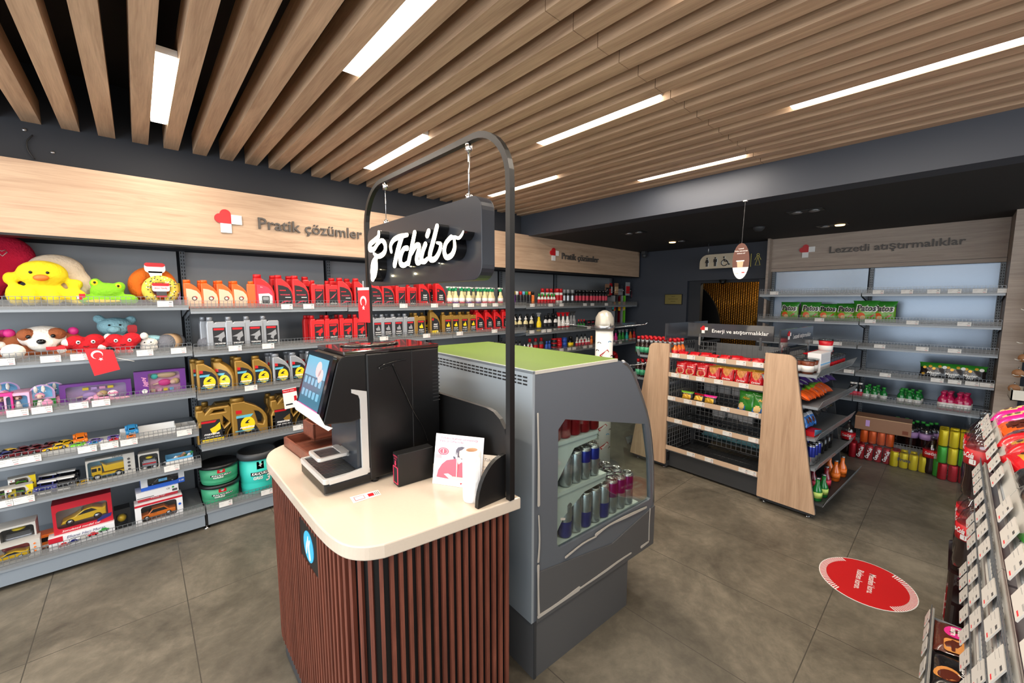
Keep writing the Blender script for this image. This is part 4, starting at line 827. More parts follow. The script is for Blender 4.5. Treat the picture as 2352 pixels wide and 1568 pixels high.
b = MB(); c_ = ps2([(288, 622)])[0]; b.text('Tchibo kahve uzmanlığı', .0075, 'p_text', X @ Matrix.Translation((c_[0], c_[1], .001)), w=PW*.78, bold=.01); c_ = ps2([(222, 662)])[0]; b.text("Petrol Ofisi'nde", .0075, 'p_text', X @ Matrix.Translation((c_[0], c_[1], .001)), w=PW*.49, bold=.01)
c_ = ps2([(200, 695)])[0]; b.text('Siz ne isterseniz o', .005, 'p_pink', X @ Matrix.Translation((c_[0], c_[1], .001)), w=PW*.42); c_ = ps2([(155, 795)])[0]; b.text('1', .012, 'white', X @ Matrix.Translation((c_[0], c_[1], .0025)), bold=.04)
c_ = ps2([(332, 1182)])[0]; b.shape([[(c_[0]-.004, c_[1]+.003), (c_[0]+.005, c_[1]+.003), (c_[0]-.001, c_[1]-.003)]], .002, 'red', X); b.build('lettering', ps); MB().shape([[(0, 0), (.035, 0), (.012, .12)]], .002, 'poster', FR((0, 0, 0), tuple(nrm), (0, 0, 1))).build('easel_back', ps)
tag(ps, 'white poster stand showing a woman in a red sweater with folded arms on the counter', 'poster')
# paper roll
p = on_counter(1093, 1158); pr = empty('paper_roll', (p.x+.012, p.y+.035, CT+.0005)); mat('paper', (246, 244, 242), .8, bump=.3, bscale=60); mat('cardboard_core', (176, 138, 108), .8)
MB().lathe([(.030, 0), (.031, .01), (.031, .168), (.029, .17), (.0195, .17), (.019, .165), (.019, .01)], 'paper', 28).build('paper', pr); MB().lathe([(.019, .002), (.019, .169), (.017, .169), (.017, .004)], 'cardboard_core', 20).build('core', pr)
b = MB(); b.add([(-.012, -.0312, .008), (.006, -.034, .01), (.008, -.036, .15), (-.01, -.0315, .166)], [(0, 1, 2, 3)], 'paper'); b.build('loose_sheet', pr)
tag(pr, 'white paper towel roll standing before the poster at the foot of the arch', 'paper roll')
# card with the second logo
b = MB(); mat('cream', (232, 220, 204), .5); X = FR((.862, 1.058, CT+.001), (.55, -.83, 0), (.12, .1, 1)); b.box(-.055, 0, -.0015, .055, .118, .0015, 'cream', X=X); b.text('Tchibo', .011, 'ink', X @ Matrix.Translation((0, .10, .002)), shear=.35, bold=-.005)
b.text('6', .012, 'ink', X @ Matrix.Translation((-.028, .103, .002)), shear=.3); b.shape([rrect(.015, .03, .035, .055, .003, 3), rrect(.018, .033, .032, .052, .003, 3)], .003, 'ink', X)
for i in range(3): b.box(-.03, .05+i*.012, .0014, -.01, .053+i*.012, .002, 'peel', X=X)
tag(b.build('menu_card'), 'cream card leaning behind the paper roll and quarter-round panel', 'card')
# sticker on counter
q = [on_counter(x, y) for x, y in ((803, 1142), (868, 1125), (876, 1136), (812, 1156))]; b = MB(); b.add([(p.x, p.y, CT+.0008) for p in q], [(0, 3, 2, 1), ], 'tag')
def qq(u, v): return q[0].lerp(q[1], u).lerp(q[3].lerp(q[2], u), v)
for (u0, v0, u1, v1, m_, z_) in ((.1, .2, .45, .8, 'p_red', .001), (.12, .26, .43, .74, 'tag', .0012), (.58, .25, .78, .75, 'red', .001), (.82, .2, .84, .8, 'ink', .001), (.88, .2, .90, .8, 'ink', .001), (.94, .2, .96, .8, 'ink', .001)):
    b.add([(p.x, p.y, CT+z_) for p in (qq(u0, v0), qq(u0, v1), qq(u1, v1), qq(u1, v0))], [(0, 1, 2, 3)], m_)
tag(b.build('counter_sticker'), 'small white and red sticker on the stone top in front of the coffee machine', 'sticker')
# wooden organiser boxes
def tray(b, x0, y0, z0, x1, y1, z1, m, t=.008): b.box(x0, y0, z0, x1, y1, z0+.006, m); b.box(x0, y0, z0, x0+t, y1, z1, m); b.box(x1-t, y0, z0, x1, y1, z1, m); b.box(x0, y0, z0, x1, y0+t, z1, m); b.box(x0, y1-t, z0, x1, y1, z1, m)
wo = empty('wooden_organizer', (.56, 1.86, CT)); wo.rotation_euler = (0, 0, R(3)); b = MB(); tray(b, -.105, -.16, .0005, .12, .16, .045, 'walnut_x'); b.build('tray', wo); b = MB(); tray(b, -.03, -.0, .046, .11, .13, .115, 'walnut_x'); b.build('upper_box', wo)
tag(wo, 'dark walnut organizer tray with a raised box behind the coffee machine', 'organizer')

# ------------------------------------------------------------ floor sticker
fs = empty('floor_sticker', (2.865, .215, .0)); b = MB(); mat('st_red', (196, 26, 30), .45); 
el = arc(0, 0, .215, 0, 360, 48)[:-1]; b.shape([el], .0012, 'white', Matrix.Translation((0, 0, .0008))); b.shape([arc(0, 0, .211, 0, 360, 48)[:-1]], .0014, 'st_red', Matrix.Translation((0, 0, .0010)))
b.build('disc', fs); b = MB()
# striped rim in two opposite arcs
for s_ in (-1, 1):
    b = MB()
    for i in range(-15, 16):
        a = R(90 if s_ > 0 else -90)+R(i*3.6); r0_, r1_ = .180, .213
        da = R(.9); b.add([((r_)*math.cos(a+k), (r_)*math.sin(a+k), .002) for r_, k in ((r0_, -da), (r1_, -da+R(2)), (r1_, da+R(2)), (r0_, da))], [(0, 1, 2, 3)], 'white')
    b.build('striped_rim', fs)
b = MB(); X = Matrix.Translation((.03, .0, .0022)) @ Matrix.Rotation(R(-90), 4, 'Z')
b.text('Mesafeni koru.', .030, 'white', Matrix.Translation((0, .022, .0022)), bold=.012, w=.20); b.text('Riskten korun.', .030, 'white', Matrix.Translation((0, -.032, .0022)), bold=.012, w=.20); b.build('lettering', fs)
fs.location = (2.84, .225, 0); fs.rotation_euler = (0, 0, R(183)); fs.scale = (1.05, .96, 1)
tag(fs, 'round red floor sticker reading Mesafeni koru. Riskten korun.', 'floor sticker')
# ------------------------------------------------------------ bottles and packs (built once, then copied)
for n_, c_ in (('o_orange', (232, 98, 24)), ('o_red', (208, 32, 36)), ('o_silver', (168, 172, 178)), ('o_gold', (166, 128, 58)), ('lab_black', (30, 30, 34)), ('lab_white', (232, 230, 226)), ('lab_yellow', (238, 208, 24)), ('lab_cyan', (96, 180, 206)), ('lab_grey', (150, 152, 156)), ('lab_pink', (214, 60, 84)),
               ('green_trig', (24, 150, 96)), ('cream_liq', (224, 212, 160)), ('purple', (110, 50, 140)), ('teal', (52, 196, 182)), ('grease_green', (64, 160, 116)), ('yellow', (238, 200, 30)), ('blue', (40, 80, 170)), ('sky', (110, 180, 226)), ('green', (46, 150, 56)), ('orange', (236, 120, 40)), ('pink', (238, 160, 200)), ('magenta', (222, 48, 140)), ('lilac', (196, 160, 220)), ('tan', (206, 170, 130)), ('carton', (150, 110, 84))):
    metal_ = .35 if n_ in ('o_silver', 'o_gold') else 0
    mat(n_, c_, .34 if n_.startswith('o_') else .45, metal_)
def oil_round(col, lab, w_=.095, h=.205, d=.055, big=False):
    """plastic bottle with the neck at the left and a long sloping shoulder"""
    def fn():
        root = empty('oil_bottle'); n0, n1 = -w_/2, -w_/2+w_*.40
        out = [(-w_/2, .003), (w_/2, .003), (w_/2, h*.42), (w_*.46, h*.52), (w_*.36, h*.64), (w_*.2, h*.75), (w_*.02, h*.83), (n1-.002, h*.88), (n1-.002, h*.90), (n0+.002, h*.90), (n0, h*.86)]
        sp = [out]
        if big: sp.append([(w_*.22, h*.30), (w_*.36, h*.26), (w_*.40, h*.36), (w_*.36, h*.50), (w_*.26, h*.60), (w_*.14, h*.63)])
        MB().shape(sp, d, 'o_'+col, FR((0, 0, 0), (1, 0, 0), (0, 0, 1)), bevel=.007).build('body', root)
        MB().lathe([(w_*.2, h*.90), (w_*.2, h*.985), (w_*.18, h)], 'o_'+col, 12, c=((n0+n1)/2, 0, 0)).build('cap', root)
        b = MB(); y = -d/2-.0006; sx = .72 if big else 1
        lo = [(-w_*.38, h*.08), (w_*.40*sx, h*.08), (w_*.42*sx, h*.36), (w_*.36*sx, h*.50), (w_*.18*sx, h*.62), (-w_*.1, h*.68), (-w_*.38, h*.70)] if not big else [(-w_*.36, h*.07), (w_*.28, h*.05), (w_*.14, h*.28), (w_*.02, h*.44), (-w_*.12, h*.52), (-w_*.36, h*.54)]
        if lab == 'target':
            b.shape([lo], .0006, 'peach' if 'peach' in M else mat('peach', (236, 196, 168), .5), FF(0, y, 0)); b.shape([arc(.004, h*.36, w_*.15, 0, 360, 16)[:-1], arc(.004, h*.36, w_*.09, 0, 360, 16)[:-1]], .001, 'ink', FF(0, y, 0)); b.shape([arc(.004, h*.36, w_*.06, 0, 360, 5)[:-1]], .0012, 'white', FF(0, y-.0002, 0)); b.shape([arc(.004, h*.36, w_*.17, 0, 80, 8)+arc(.004, h*.36, w_*.12, 80, 0, 8)], .0014, 'red', FF(0, y-.0002, 0))
        elif lab == 'truck':
            b.shape([lo], .0006, 'lab_pink', FF(0, y, 0)); b.shape([[(-w_*.3, h*.12), (w_*.36, h*.1), (w_*.36, h*.36), (w_*.2, h*.44), (-w_*.32, h*.42)]], .001, 'lab_white', FF(0, y, 0)); b.shape([rrect(-.02, h*.14, .028, h*.36, .006)], .0014, 'ink', FF(0, y, 0)); b.shape([rrect(-.014, h*.24, .022, h*.33, .004)], .0018, 'lab_grey', FF(0, y, 0)); b.text('Pro', .007, 'white', FF(-.02, y-.001, h*.62), shear=.3)
        elif lab == 'maxima':
            b.shape([lo], .0006, 'lab_black', FF(0, y, 0)); cx_ = (.0 if not big else -w_*.1)
            b.shape([arc(cx_+.006, h*.32, w_*.28*sx, 0, 360, 22, ry=h*.19)[:-1]], .001, 'lab_yellow', FF(0, y, 0)); b.shape([[(cx_-.012, h*.36), (cx_+.004, h*.42), (cx_+.022, h*.44), (cx_+.006, h*.38), (cx_+.016, h*.35), (cx_, h*.345)]], .0014, 'lab_black', FF(0, y, 0))
            b.shape([[(-w_*.38, h*.50), (w_*.02, h*.50), (w_*.1, h*.57), (-w_*.38, h*.56)]], .0013, 'lab_cyan', FF(0, y, 0)); b.shape([[(-w_*.38, h*.61), (-w_*.22, h*.61), (-w_*.22, h*.69), (-w_*.38, h*.70)]], .0013, 'red', FF(0, y, 0))
            b.box(cx_-w_*.33, y-.0009, h*.17, cx_+w_*.28*sx, y-.0006, h*.19, 'lab_cyan'); b.text('maxima', h*.06, 'white', FF(cx_, y-.0012, h*.255), shear=.25, bold=.03, w=w_*.56*sx)
        elif lab == 'maxigear':
            b.shape([lo], .0006, 'lab_black', FF(0, y, 0)); b.text('MAXIGEAR', h*.04, 'lab_pink', FF(0, y-.001, h*.40), bold=.02, w=w_*.55); b.box(0, y-.001, h*.31, w_*.32, y-.0006, h*.33, 'lab_white')
            b.shape([ribbon([(-w_*.3, h*.12), (0, h*.2), (w_*.3, h*.2)], [.004, .010, .004])], .0012, 'lab_pink', FF(0, y, 0)); b.box(-w_*.3, y-.001, h*.52, w_*.05, y-.0006, h*.55, 'red')
        elif lab == 'moto':
            b.shape([lo], .0006, 'lab_black' if col != 'red' else 'lab_black', FF(0, y, 0)); b.shape([[(-w_*.38, h*.08), (w_*.4, h*.08), (w_*.2, h*.22), (-w_*.38, h*.2)]], .001, 'lab_yellow' if col == 'gold' else 'o_red', FF(0, y, 0)); b.text('maxi', h*.06, 'white', FF(0, y-.001, h*.44), bold=.03); b.text('moto', h*.06, 'white', FF(0, y-.001, h*.36), bold=.03); b.text('20W-50', h*.04, 'white', FF(0, y-.001, h*.28)); b.shape([arc(w_*.2, h*.14, .007, 0, 360, 10)[:-1]], .0014, 'white', FF(0, y, 0)); b.box(-w_*.34, y-.001, h*.58, -w_*.18, y-.0006, h*.66, 'red')
        b.build('front_label', root); return root
    return fn
def oil_rect(col, lab, w_=.098, h=.205, d=.05):
    """square-shouldered bottle with the neck at the left"""
    def fn():
        root = empty('oil_bottle')
        out = [(-w_/2, .003), (w_/2, .003), (w_/2, h*.80), (w_*.44, h*.85), (-w_*.05, h*.85), (-w_*.12, h*.82), (-w_*.16, h*.88), (-w_*.46, h*.88), (-w_/2, h*.78)]
        MB().shape([out], d, 'o_'+col, FR((0, 0, 0), (1, 0, 0), (0, 0, 1)), bevel=.006).build('body', root)
        MB().lathe([(w_*.145, h*.88), (w_*.15, h*.98), (w_*.13, h)], 'o_'+col, 12, c=(-w_*.31, 0, 0)).build('cap', root)
        y = -d/2-.0006; b = MB(); b.shape([[(-w_*.22, h*.07), (w_*.40, h*.07), (w_*.40, h*.68), (-w_*.22, h*.68)]], .0006, 'lab_black', FF(0, y, 0))
        b.shape([[(-w_*.18, h*.60), (w_*.3, h*.60), (w_*.32, h*.66), (-w_*.18, h*.66)]], .0012, 'red', FF(0, y, 0))
        if lab == 'maxima':
            c_ = {'silver': 'lab_grey', 'red': 'o_red', 'gold': 'lab_yellow'}[col]; b.shape([[(-w_*.2, h*.4), (w_*.05, h*.46), (w_*.3, h*.56), (w_*.34, h*.4), (w_*.2, h*.34), (w_*.16, h*.24), (0, h*.30), (w_*.06, h*.38)]], .001, c_, FF(0, y, 0)); b.text('maxima', h*.055, 'white', FF(w_*.08, y-.001, h*.20), shear=.25, bold=.03, w=w_*.5); b.text('10W-40', h*.035, 'lab_cyan' if col == 'silver' else 'white', FF(w_*.06, y-.001, h*.125), shear=.25, bold=.02, w=w_*.42)
        elif lab == 'moto':
            c_ = {'silver': 'lab_grey', 'gold': 'lab_yellow'}.get(col, 'lab_grey'); b.shape([[(-.005, h*.36), (w_*.26, h*.36), (w_*.22, h*.46), (w_*.12, h*.57), (w_*.06, h*.48), (-.01, h*.44)]], .001, c_, FF(0, y, 0)); b.text('maxi', h*.06, 'white', FF(w_*.08, y-.001, h*.29), bold=.03, w=w_*.42); b.text('moto', h*.06, 'white', FF(w_*.08, y-.001, h*.21), bold=.03, w=w_*.46); b.box(-.0, y-.001, h*.1, w_*.2, y-.0006, h*.13, 'lab_cyan')
        else:
            b.shape([[(-w_*.2, h*.3), (w_*.1, h*.45), (w_*.36, h*.56), (w_*.1, h*.38)]], .001, 'lab_pink', FF(0, y, 0)); b.text(lab, h*.05, 'white', FF(w_*.08, y-.001, h*.14), bold=.02, w=w_*.5)
        b.build('front_label', root); return root
    return fn
def jug(lab1, lab2):
    """four-litre canister with an open handle at the upper right"""
    def fn():
        root = empty('oil_canister'); w_, h, d = .205, .262, .085
        out = [(-.10, .003), (.06, .003), (.075, .06), (.10, .10), (.10, .225), (.085, .245), (-.02, .245), (-.05, .21), (-.06, .232), (-.098, .232), (-.10, .19), (-.088, .15), (-.10, .12)]
        hole = [(-.015, .205), (.0, .222), (.055, .222), (.06, .205)]; hole2 = [(.052, .10), (.078, .125), (.078, .19), (.05, .18), (.045, .12)]
        MB().shape([out, hole, hole2], d, 'o_gold', FR((0, 0, 0), (1, 0, 0), (0, 0, 1)), bevel=.009).build('body', root); MB().lathe([(.019, .232), (.0195, .256), (.017, .26)], 'o_gold', 14, c=(-.078, 0, 0)).build('cap', root)
        y = -d/2-.0006; b = MB(); b.shape([[(-.075, .012), (.045, .012), (.038, .06), (.028, .16), (-.075, .16)]], .0006, 'lab_black', FF(0, y, 0)); b.shape([[(-.075, .142), (.0, .142), (.01, .156), (-.075, .156)]], .0012, 'red', FF(0, y, 0))
        if lab1 == 'y': b.shape([[(-.03, .10), (0, .115), (.028, .14), (.03, .09), (.005, .075), (-.01, .055), (-.02, .07)]], .001, 'lab_yellow', FF(0, y, 0)); b.box(-.075, y-.001, .012, .044, y-.0006, .032, 'lab_yellow')
        else: b.shape([[(-.02, .085), (0, .1), (.025, .115), (.028, .07), (0, .06)]], .001, 'o_gold', FF(0, y, 0))
        b.text('maxima', .016, 'white', FF(-.022, y-.001, .066), shear=.25, bold=.03, w=.085); b.text(lab2, .010, 'white', FF(-.02, y-.0012, .044), shear=.2, bold=.02, w=.09); b.build('front_label', root); return root
    return fn
def spray(liq, lab, trig, head=None, h=.19):
    def fn():
        root = empty('spray_bottle'); MB().lathe([(.028, 0), (.032, .006), (.032, h*.45), (.026, h*.53), (.017, h*.60), (.019, h*.66), (.012, h*.78)], liq, 14, sy=.75).build('body', root)
        MB().lathe([(.0325, h*.12), (.0325, h*.42)], lab[0], 14, sy=.76).lathe([(.0328, h*.12), (.0328, h*.22)], lab[1], 14, sy=.77).build('label', root)
        b = MB().lathe([(.014, h*.78), (.014, h*.85)], trig, 10); b.box(-.012, -.009, h*.85, .010, .009, h*.97, trig); b.box(-.034, -.007, h*.92, -.01, .007, h, head or trig); b.box(-.01, -.009, h*.93, .026, .009, h*.99, head or trig); b.box(-.026, -.004, h*.80, -.020, .004, h*.92, trig); b.build('trigger_head', root); return root
    return fn
def aerosol(body, cap, h=.165, r=.021, band=None):
    def fn():
        root = empty('aerosol_can'); pr = [(r*.9, 0), (r, .004, body), (r, h*.3, body), (r, h*.62, band or body), (r, h*.76, body), (r*.8, h*.79, 'steel')]; MB().lathe(pr, body, 12).build('body', root)
        MB().lathe([(r*.9, h*.77), (r*.9, h*.97), (r*.8, h)], cap, 12).build('cap', root); return root
    return fn
def flask(body, cap, h=.14, r=.024, lab=None, nozzle=False, flat=.7):
    def fn():
        root = empty('bottle'); MB().lathe([(r*.95, 0), (r, .004), (r, h*.60), (r*.8, h*.68), (r*.42, h*.74), (r*.42, h*.78)], body, 12, sy=flat).build('body', root)
        b = MB().lathe([(r*.5, h*.78), (r*.5, h*.88), (r*.2, h*.9), (r*.15, h)] if nozzle else [(r*.55, h*.76), (r*.55, h*.98), (r*.4, h)], cap, 10); b.build('cap', root)
        if lab: MB().lathe([(r*1.02, h*.12), (r*1.02, h*.52)], lab, 12, sy=flat*1.01).build('label', root)
        return root
    return fn
def tub(c1, c2, h=.05, r=.036):
    def fn():
        root = empty('tub'); MB().lathe([(r*.9, 0), (r, .004), (r, h*.75)], c1, 16).build('body', root); MB().lathe([(r*1.04, h*.75), (r*1.04, h*.97), (r, h)], c2, 16).build('lid', root); return root
    return fn
def bucket(col, r, h, lab, dark=None, tall=False):
    def fn():
        root = empty('grease_bucket'); pr = [(r*.88, 0), (r*.9, .004)]+([(r*.9+.004*(k % 2), h*(.12+.035*k)) for k in range(6)])+[(r*.97, h*.86)]; MB().lathe(pr, col, 32).build('body', root)
        MB().lathe([(r*.98, h*.84), (r*1.05, h*.85), (r*1.05, h*.93), (r*1.02, h), (r*.94, h), (r*.92, h*.95), (.001, h*.95)], 'black' if dark else 'dark_grey', 32).build('lid', root)
        b = MB(); r2 = r*.965
        b.warp = lambda p: Vector((math.sin(p.x/r2)*r2*1.012, -math.cos(p.x/r2)*r2*1.012, p.z))
        X = FF(0, 0, 0); 
        b.shape([[(-.022, h*.62), (.022, h*.62), (.022, h*.80), (-.022, h*.80)]], .0004, 'red', X); b.shape([[(-.012, h*.70), (0, h*.76), (.014, h*.74), (.004, h*.70), (.006, h*.66), (-.004, h*.69)]], .0008, 'white', FF(0, 0, 0))
        b.T = Matrix(); b.build('emblem', root); b = MB(); b.warp = lambda p: Vector((math.sin(p.x/r2)*r2*1.016, -math.cos(p.x/r2)*r2*1.016, p.z))
        for k in range(6): b.box(-.062+k*.02, 0, h*.46, -.042+k*.02, .0002, h*.55, 'lab_black')
        b.warp = lambda p: Vector((math.sin(p.x/r2)*r2*1.022, -math.cos(p.x/r2)*r2*1.022, p.z))
        b.text('KAUÇUKLU', h*.062, 'white', FF(0, 0, h*.505), shear=.25, bold=.03, w=.115); b.text('GRES', h*.07, 'lab_white', FF(-.02, 0, h*.40), shear=.25, bold=.03, w=.06)
        if tall: b.text('3', h*.16, 'lab_white', FF(.045, 0, h*.36), shear=.2, bold=.03)
        b.build('lettering', root); return root
    return fn
def bagfn(w_, h, t, m, crimp=.06, n=14, lean=0):
    """puffed pouch outline; returns function for the mesh and the warp of its front"""
    def prof(u, v):
        a = 1-abs(2*u-1)**2.6; c = max(0, 1-abs((2*v-1)/(1-crimp))**3) if abs(2*v-1) < 1-crimp else 0
        return t/2*(max(a, 0)**.5)*(c**.5)+.001
    def wdt(v): return w_*(1-.10*math.sin(math.pi*v)**.6) 
    b = MB()
    for s_ in (-1, 1):
        b.grid(lambda u, v: ((u-.5)*wdt(v)+.002*math.sin(9*v+2*s_), s_*prof(u, v)+.0012*math.sin(17*u+11*v), v*h), n, n, (lambda u, v: m(u, v) if callable(m) else m) if callable(m) else m)
        if s_ < 0: b.f = [f[::1] for f in b.f]
    return b, (lambda p: Vector((p.x, p.y-prof(min(max(p.x/w_+.5, 0), 1), min(max(p.z/h, 0), 1))-.001, p.z)))
def bag(name, w_, h, t, m, deco=None, crimp=.06):
    def fn():
        root = empty(name); b, wp = bagfn(w_, h, t, m, crimp); b.build('pouch', root)
        if deco: d = MB(); d.warp = wp; deco(d); d.build('print', root)
        return root
    return fn
def sc_box(name, w_, d, h, m, deco=None):
    def fn():
        root = empty(name); MB().bbox(-w_/2, -d/2, 0, w_/2, d/2, h, m, .002).build('carton', root)
        if deco: b = MB(); deco(b); b.build('print', root)
        return root
    return fn
def row(key, fn, spots, Y, z, what, cat, where, grp, ax=1, rz=0, jit=3, zfix=None, side='left'):
    """spots: pixel (x, y) centres of the row in the photo, or plain numbers = position along the shelf"""
    K = kind(key, fn); n_ = 0
    for i, s_ in enumerate(spots):
        if isinstance(s_, tuple): p = at(s_[0], s_[1], ax, Y); c = p.x if ax == 1 else p.y
        else: c = s_
        yy = Y+random.uniform(-.004, .004); loc = (c, yy, z) if ax == 1 else (yy, c, z)
        K.put(loc, rz+R(random.uniform(-jit, jit)), ('%s %s, %s from %s' % (what, where, ordn(i), side) if len(spots) > 1 else what+' '+where), cat, grp)
ZS1 = [z+.0195 for z in LV1]; ZS2 = [z+.0195 for z in LV2]; ZS3 = [z+.0195 for z in LV3]; ZS5 = [z+.0195 for z in LV5]
YF = 3.36
g1 = 'oil bottles on the top shelf'; W1 = 'on top wall shelf'
row('or', oil_round('orange', 'target', h=.185), [(444, 680), (482, 680), (517, 680), (551, 680)], YF, ZS2[0], 'orange oil bottle with a round emblem', 'bottle', W1+', front row', g1, jit=1)
row('or', None, [(475, 680), (511, 680), (545, 680)], YF+.075, ZS2[0], 'orange oil bottle half hidden', 'bottle', W1+', back row', g1, jit=1)
kind('or', None).put((at(580, 680, 1, YF).x, YF+.02, ZS2[0]), R(78), 'orange oil bottle turned sideways on the top wall shelf beside the truck label', 'bottle', g1)
row('rt', oil_round('red', 'truck', w_=.125, h=.235, d=.06), [(606, 670)], YF, ZS2[0], 'large red oil bottle with a truck on its pink label', 'bottle', W1, g1, jit=1)
row('rg', oil_round('red', 'maxigear', w_=.115, h=.235, d=.06), [(652, 670), (689, 670)], YF, ZS2[0], 'large red gear oil bottle with black label', 'bottle', W1+' beside the truck label', g1, jit=1)
row('rg', None, [(640, 670), (676, 670), (684, 670), (712, 670)], YF+.09, ZS2[0], 'large red oil bottle', 'bottle', W1+', back row behind the gear oil', g1, jit=1)
row('rr', oil_rect('red', 'GEAR'), [(728, 680), (761, 680)], YF, ZS2[0], 'square-shouldered red oil bottle', 'bottle', W1+' before the post of the arch', g1, jit=1)
row('rg', None, [(791, 680), (827, 680), (862, 680), (889, 680)], YF, ZS3[0], 'large red gear oil bottle with sloping shoulder', 'bottle', W1+' around the flag', g1, jit=1)
row('rg', None, [(772, 670), (806, 670), (900, 670)], YF+.09, ZS3[0], 'large red oil bottle', 'bottle', W1+', back row around the flag', g1, jit=1)
row('rr', None, [(918, 680), (944, 680)], YF, ZS3[0], 'square-shouldered red oil bottle', 'bottle', W1+' under the lit sign', g1, jit=1)
row('rm', oil_round('red', 'moto', w_=.115, h=.235, d=.06), [(972, 680), (1009, 680)], YF, ZS3[0], 'red oil bottle with black motorcycle label', 'bottle', W1+' under the lit sign', g1, jit=1)
row('rm', None, [(965, 680), (992, 680)], YF+.09, ZS3[0], 'red oil bottle', 'bottle', W1+', back row under the lit sign', g1, jit=1)
g2 = 'green-nozzle spray bottles on the top shelf'
row('sp1', spray('cream_liq', ('lab_white', 'lab_pink'), 'green_trig', 'lab_white'), [(1032, 680), (1060, 680), (1113, 680), (1126, 680), (1150, 680)], YF, ZS3[0], 'green-nozzle spray bottle with red and white label', 'spray bottle', W1, g2, jit=8)
row('sp2', spray('cream_liq', ('lab_white', 'purple'), 'green_trig', 'lab_white'), [(1046, 680), (1076, 680), (1099, 680)], YF, ZS3[0], 'green-nozzle spray bottle with purple and white label', 'spray bottle', W1, g2, jit=8)
row('sp1', None, [(1040, 680), (1067, 680), (1088, 680), (1105, 680), (1119, 680), (1132, 680)], YF+.09, ZS3[0], 'green-nozzle spray bottle', 'spray bottle', W1+', back row', g2, jit=8)
g3 = 'aerosol cans on the top shelf'
for j, (px, bd, cp) in enumerate(((1172, 'white', 'purple'), (1180, 'purple', 'lab_yellow'), (1187, 'lab_black', 'lab_white'), (1195, 'lab_black', 'red'), (1202, 'lab_black', 'sky'), (1209, 'lab_black', 'green'), (1216, 'lab_black', 'orange'), (1224, 'orange', 'black'))):
    row('ae'+bd+cp, aerosol(bd, cp), [(px, 680)], YF, ZS5[0], '%s aerosol can with %s cap' % ({'lab_black': 'black', 'white': 'white', 'purple': 'purple', 'orange': 'orange'}[bd], {'lab_yellow': 'yellow', 'lab_white': 'white', 'sky': 'light blue'}.get(cp, cp)), 'aerosol can', W1+' right of the arch post', g3)
row('wr', flask('lab_white', 'green', h=.145, r=.022, lab='red'), [(1238, 680), (1245, 680), (1252, 680), (1260, 680), (1267, 680), (1273, 680)], YF, ZS5[0], 'small white bottle with red label and dark cap', 'bottle', W1+' under the red-capped cans', g3)
row('rc', aerosol('lab_white', 'red', h=.21, r=.026, band='red'), [(1280, 672), (1288, 672)], YF+.03, ZS5[0], 'tall red-capped aerosol can', 'aerosol can', W1+', front row', g3)
row('rc', None, [(1246, 672), (1257, 672), (1266, 672), (1276, 672)], YF+.10, ZS5[0], 'tall red-capped aerosol can', 'aerosol can', W1+', back row', g3)
row('bs', aerosol('black', 'lab_grey', h=.20, r=.026, band='steel'), [(1296, 672), (1304, 672), (1314, 672)], YF+.03, ZS5[0], 'black and silver aerosol can', 'aerosol can', W1+' beside the red caps', g3)
row('bk', aerosol('black', 'gloss_black', h=.20, r=.024, band='lab_pink'), [(1324, 672), (1332, 672), (1340, 672), (1348, 672), (1357, 672), (1364, 672), (1371, 672), (1378, 672), (1385, 672), (1391, 672)], YF+.03, ZS5[0], 'black aerosol can with red band', 'aerosol can', W1+' near the shop corner', g3)
row('bk', None, [(1328, 672), (1336, 672), (1345, 672), (1353, 672), (1361, 672), (1368, 672)], YF+.10, ZS5[0], 'black aerosol can with red band', 'aerosol can', W1+' near the corner, back row', g3)
# second shelf
g4 = 'oil bottles on the second shelf'; W2 = 'on second wall shelf'
row('sr', oil_rect('silver', 'maxima', w_=.118, h=.222, d=.055), [(499, 770), (541, 768), (581.5, 765), (619, 762)], YF, ZS2[1], 'silver motor oil bottle with black maxima label', 'bottle', W2, g4, jit=1)
row('sr', None, [(484, 770)], YF+.08, ZS2[1], 'silver motor oil bottle standing behind the first silver one', 'bottle', W2, g4, jit=1)
row('r2', oil_rect('red', 'maxima', w_=.108, h=.215), [(728, 755), (761, 755), (794, 755), (825, 755)], YF, ZS2[1], 'red motor oil bottle with black maxima label', 'bottle', W2+' left of the arch post', g4, jit=1)
row('r2', None, [(713, 755), (720, 755), (750, 755), (783, 755), (813, 755)], YF+.085, ZS2[1], 'red motor oil bottle', 'bottle', W2+', back row left of the arch post', g4, jit=1)
row('sm', oil_rect('silver', 'moto', w_=.115, h=.215), [(863, 745), (886, 745), (911, 745), (938, 745)], YF, ZS3[1], 'silver motorcycle oil bottle with black label', 'bottle', W2, g4, jit=1)
row('sm', None, [(873, 745), (897, 745), (925, 745)], YF+.085, ZS3[1], 'silver motorcycle oil bottle', 'bottle', W2+', back row', g4, jit=1)
row('gm', oil_rect('gold', 'moto', w_=.115, h=.22), [(962, 740), (1024, 740), (1042, 740), (1063, 740), (1082, 740)], YF, ZS3[1], 'gold motorcycle oil bottle with black label', 'bottle', W2, g4, jit=1)
row('gm', None, [(952, 740), (977, 740), (1050, 740), (1070, 740)], YF+.085, ZS3[1], 'gold motorcycle oil bottle', 'bottle', W2+', back row', g4, jit=1)
row('go', oil_round('gold', 'moto', w_=.11, h=.25, d=.06), [(997, 740)], YF, ZS3[1], 'tall gold oil bottle with sloping shoulder', 'bottle', W2+' between the gold motorcycle oils', g4, jit=1)
row('rm2', oil_round('red', 'moto', w_=.115, h=.235, d=.06), [(1100, 735), (1121, 735), (1141, 735), (1159, 735), (1168, 735)], YF, ZS3[1], 'red motorcycle oil bottle with sloping shoulder', 'bottle', W2, g4, jit=1)
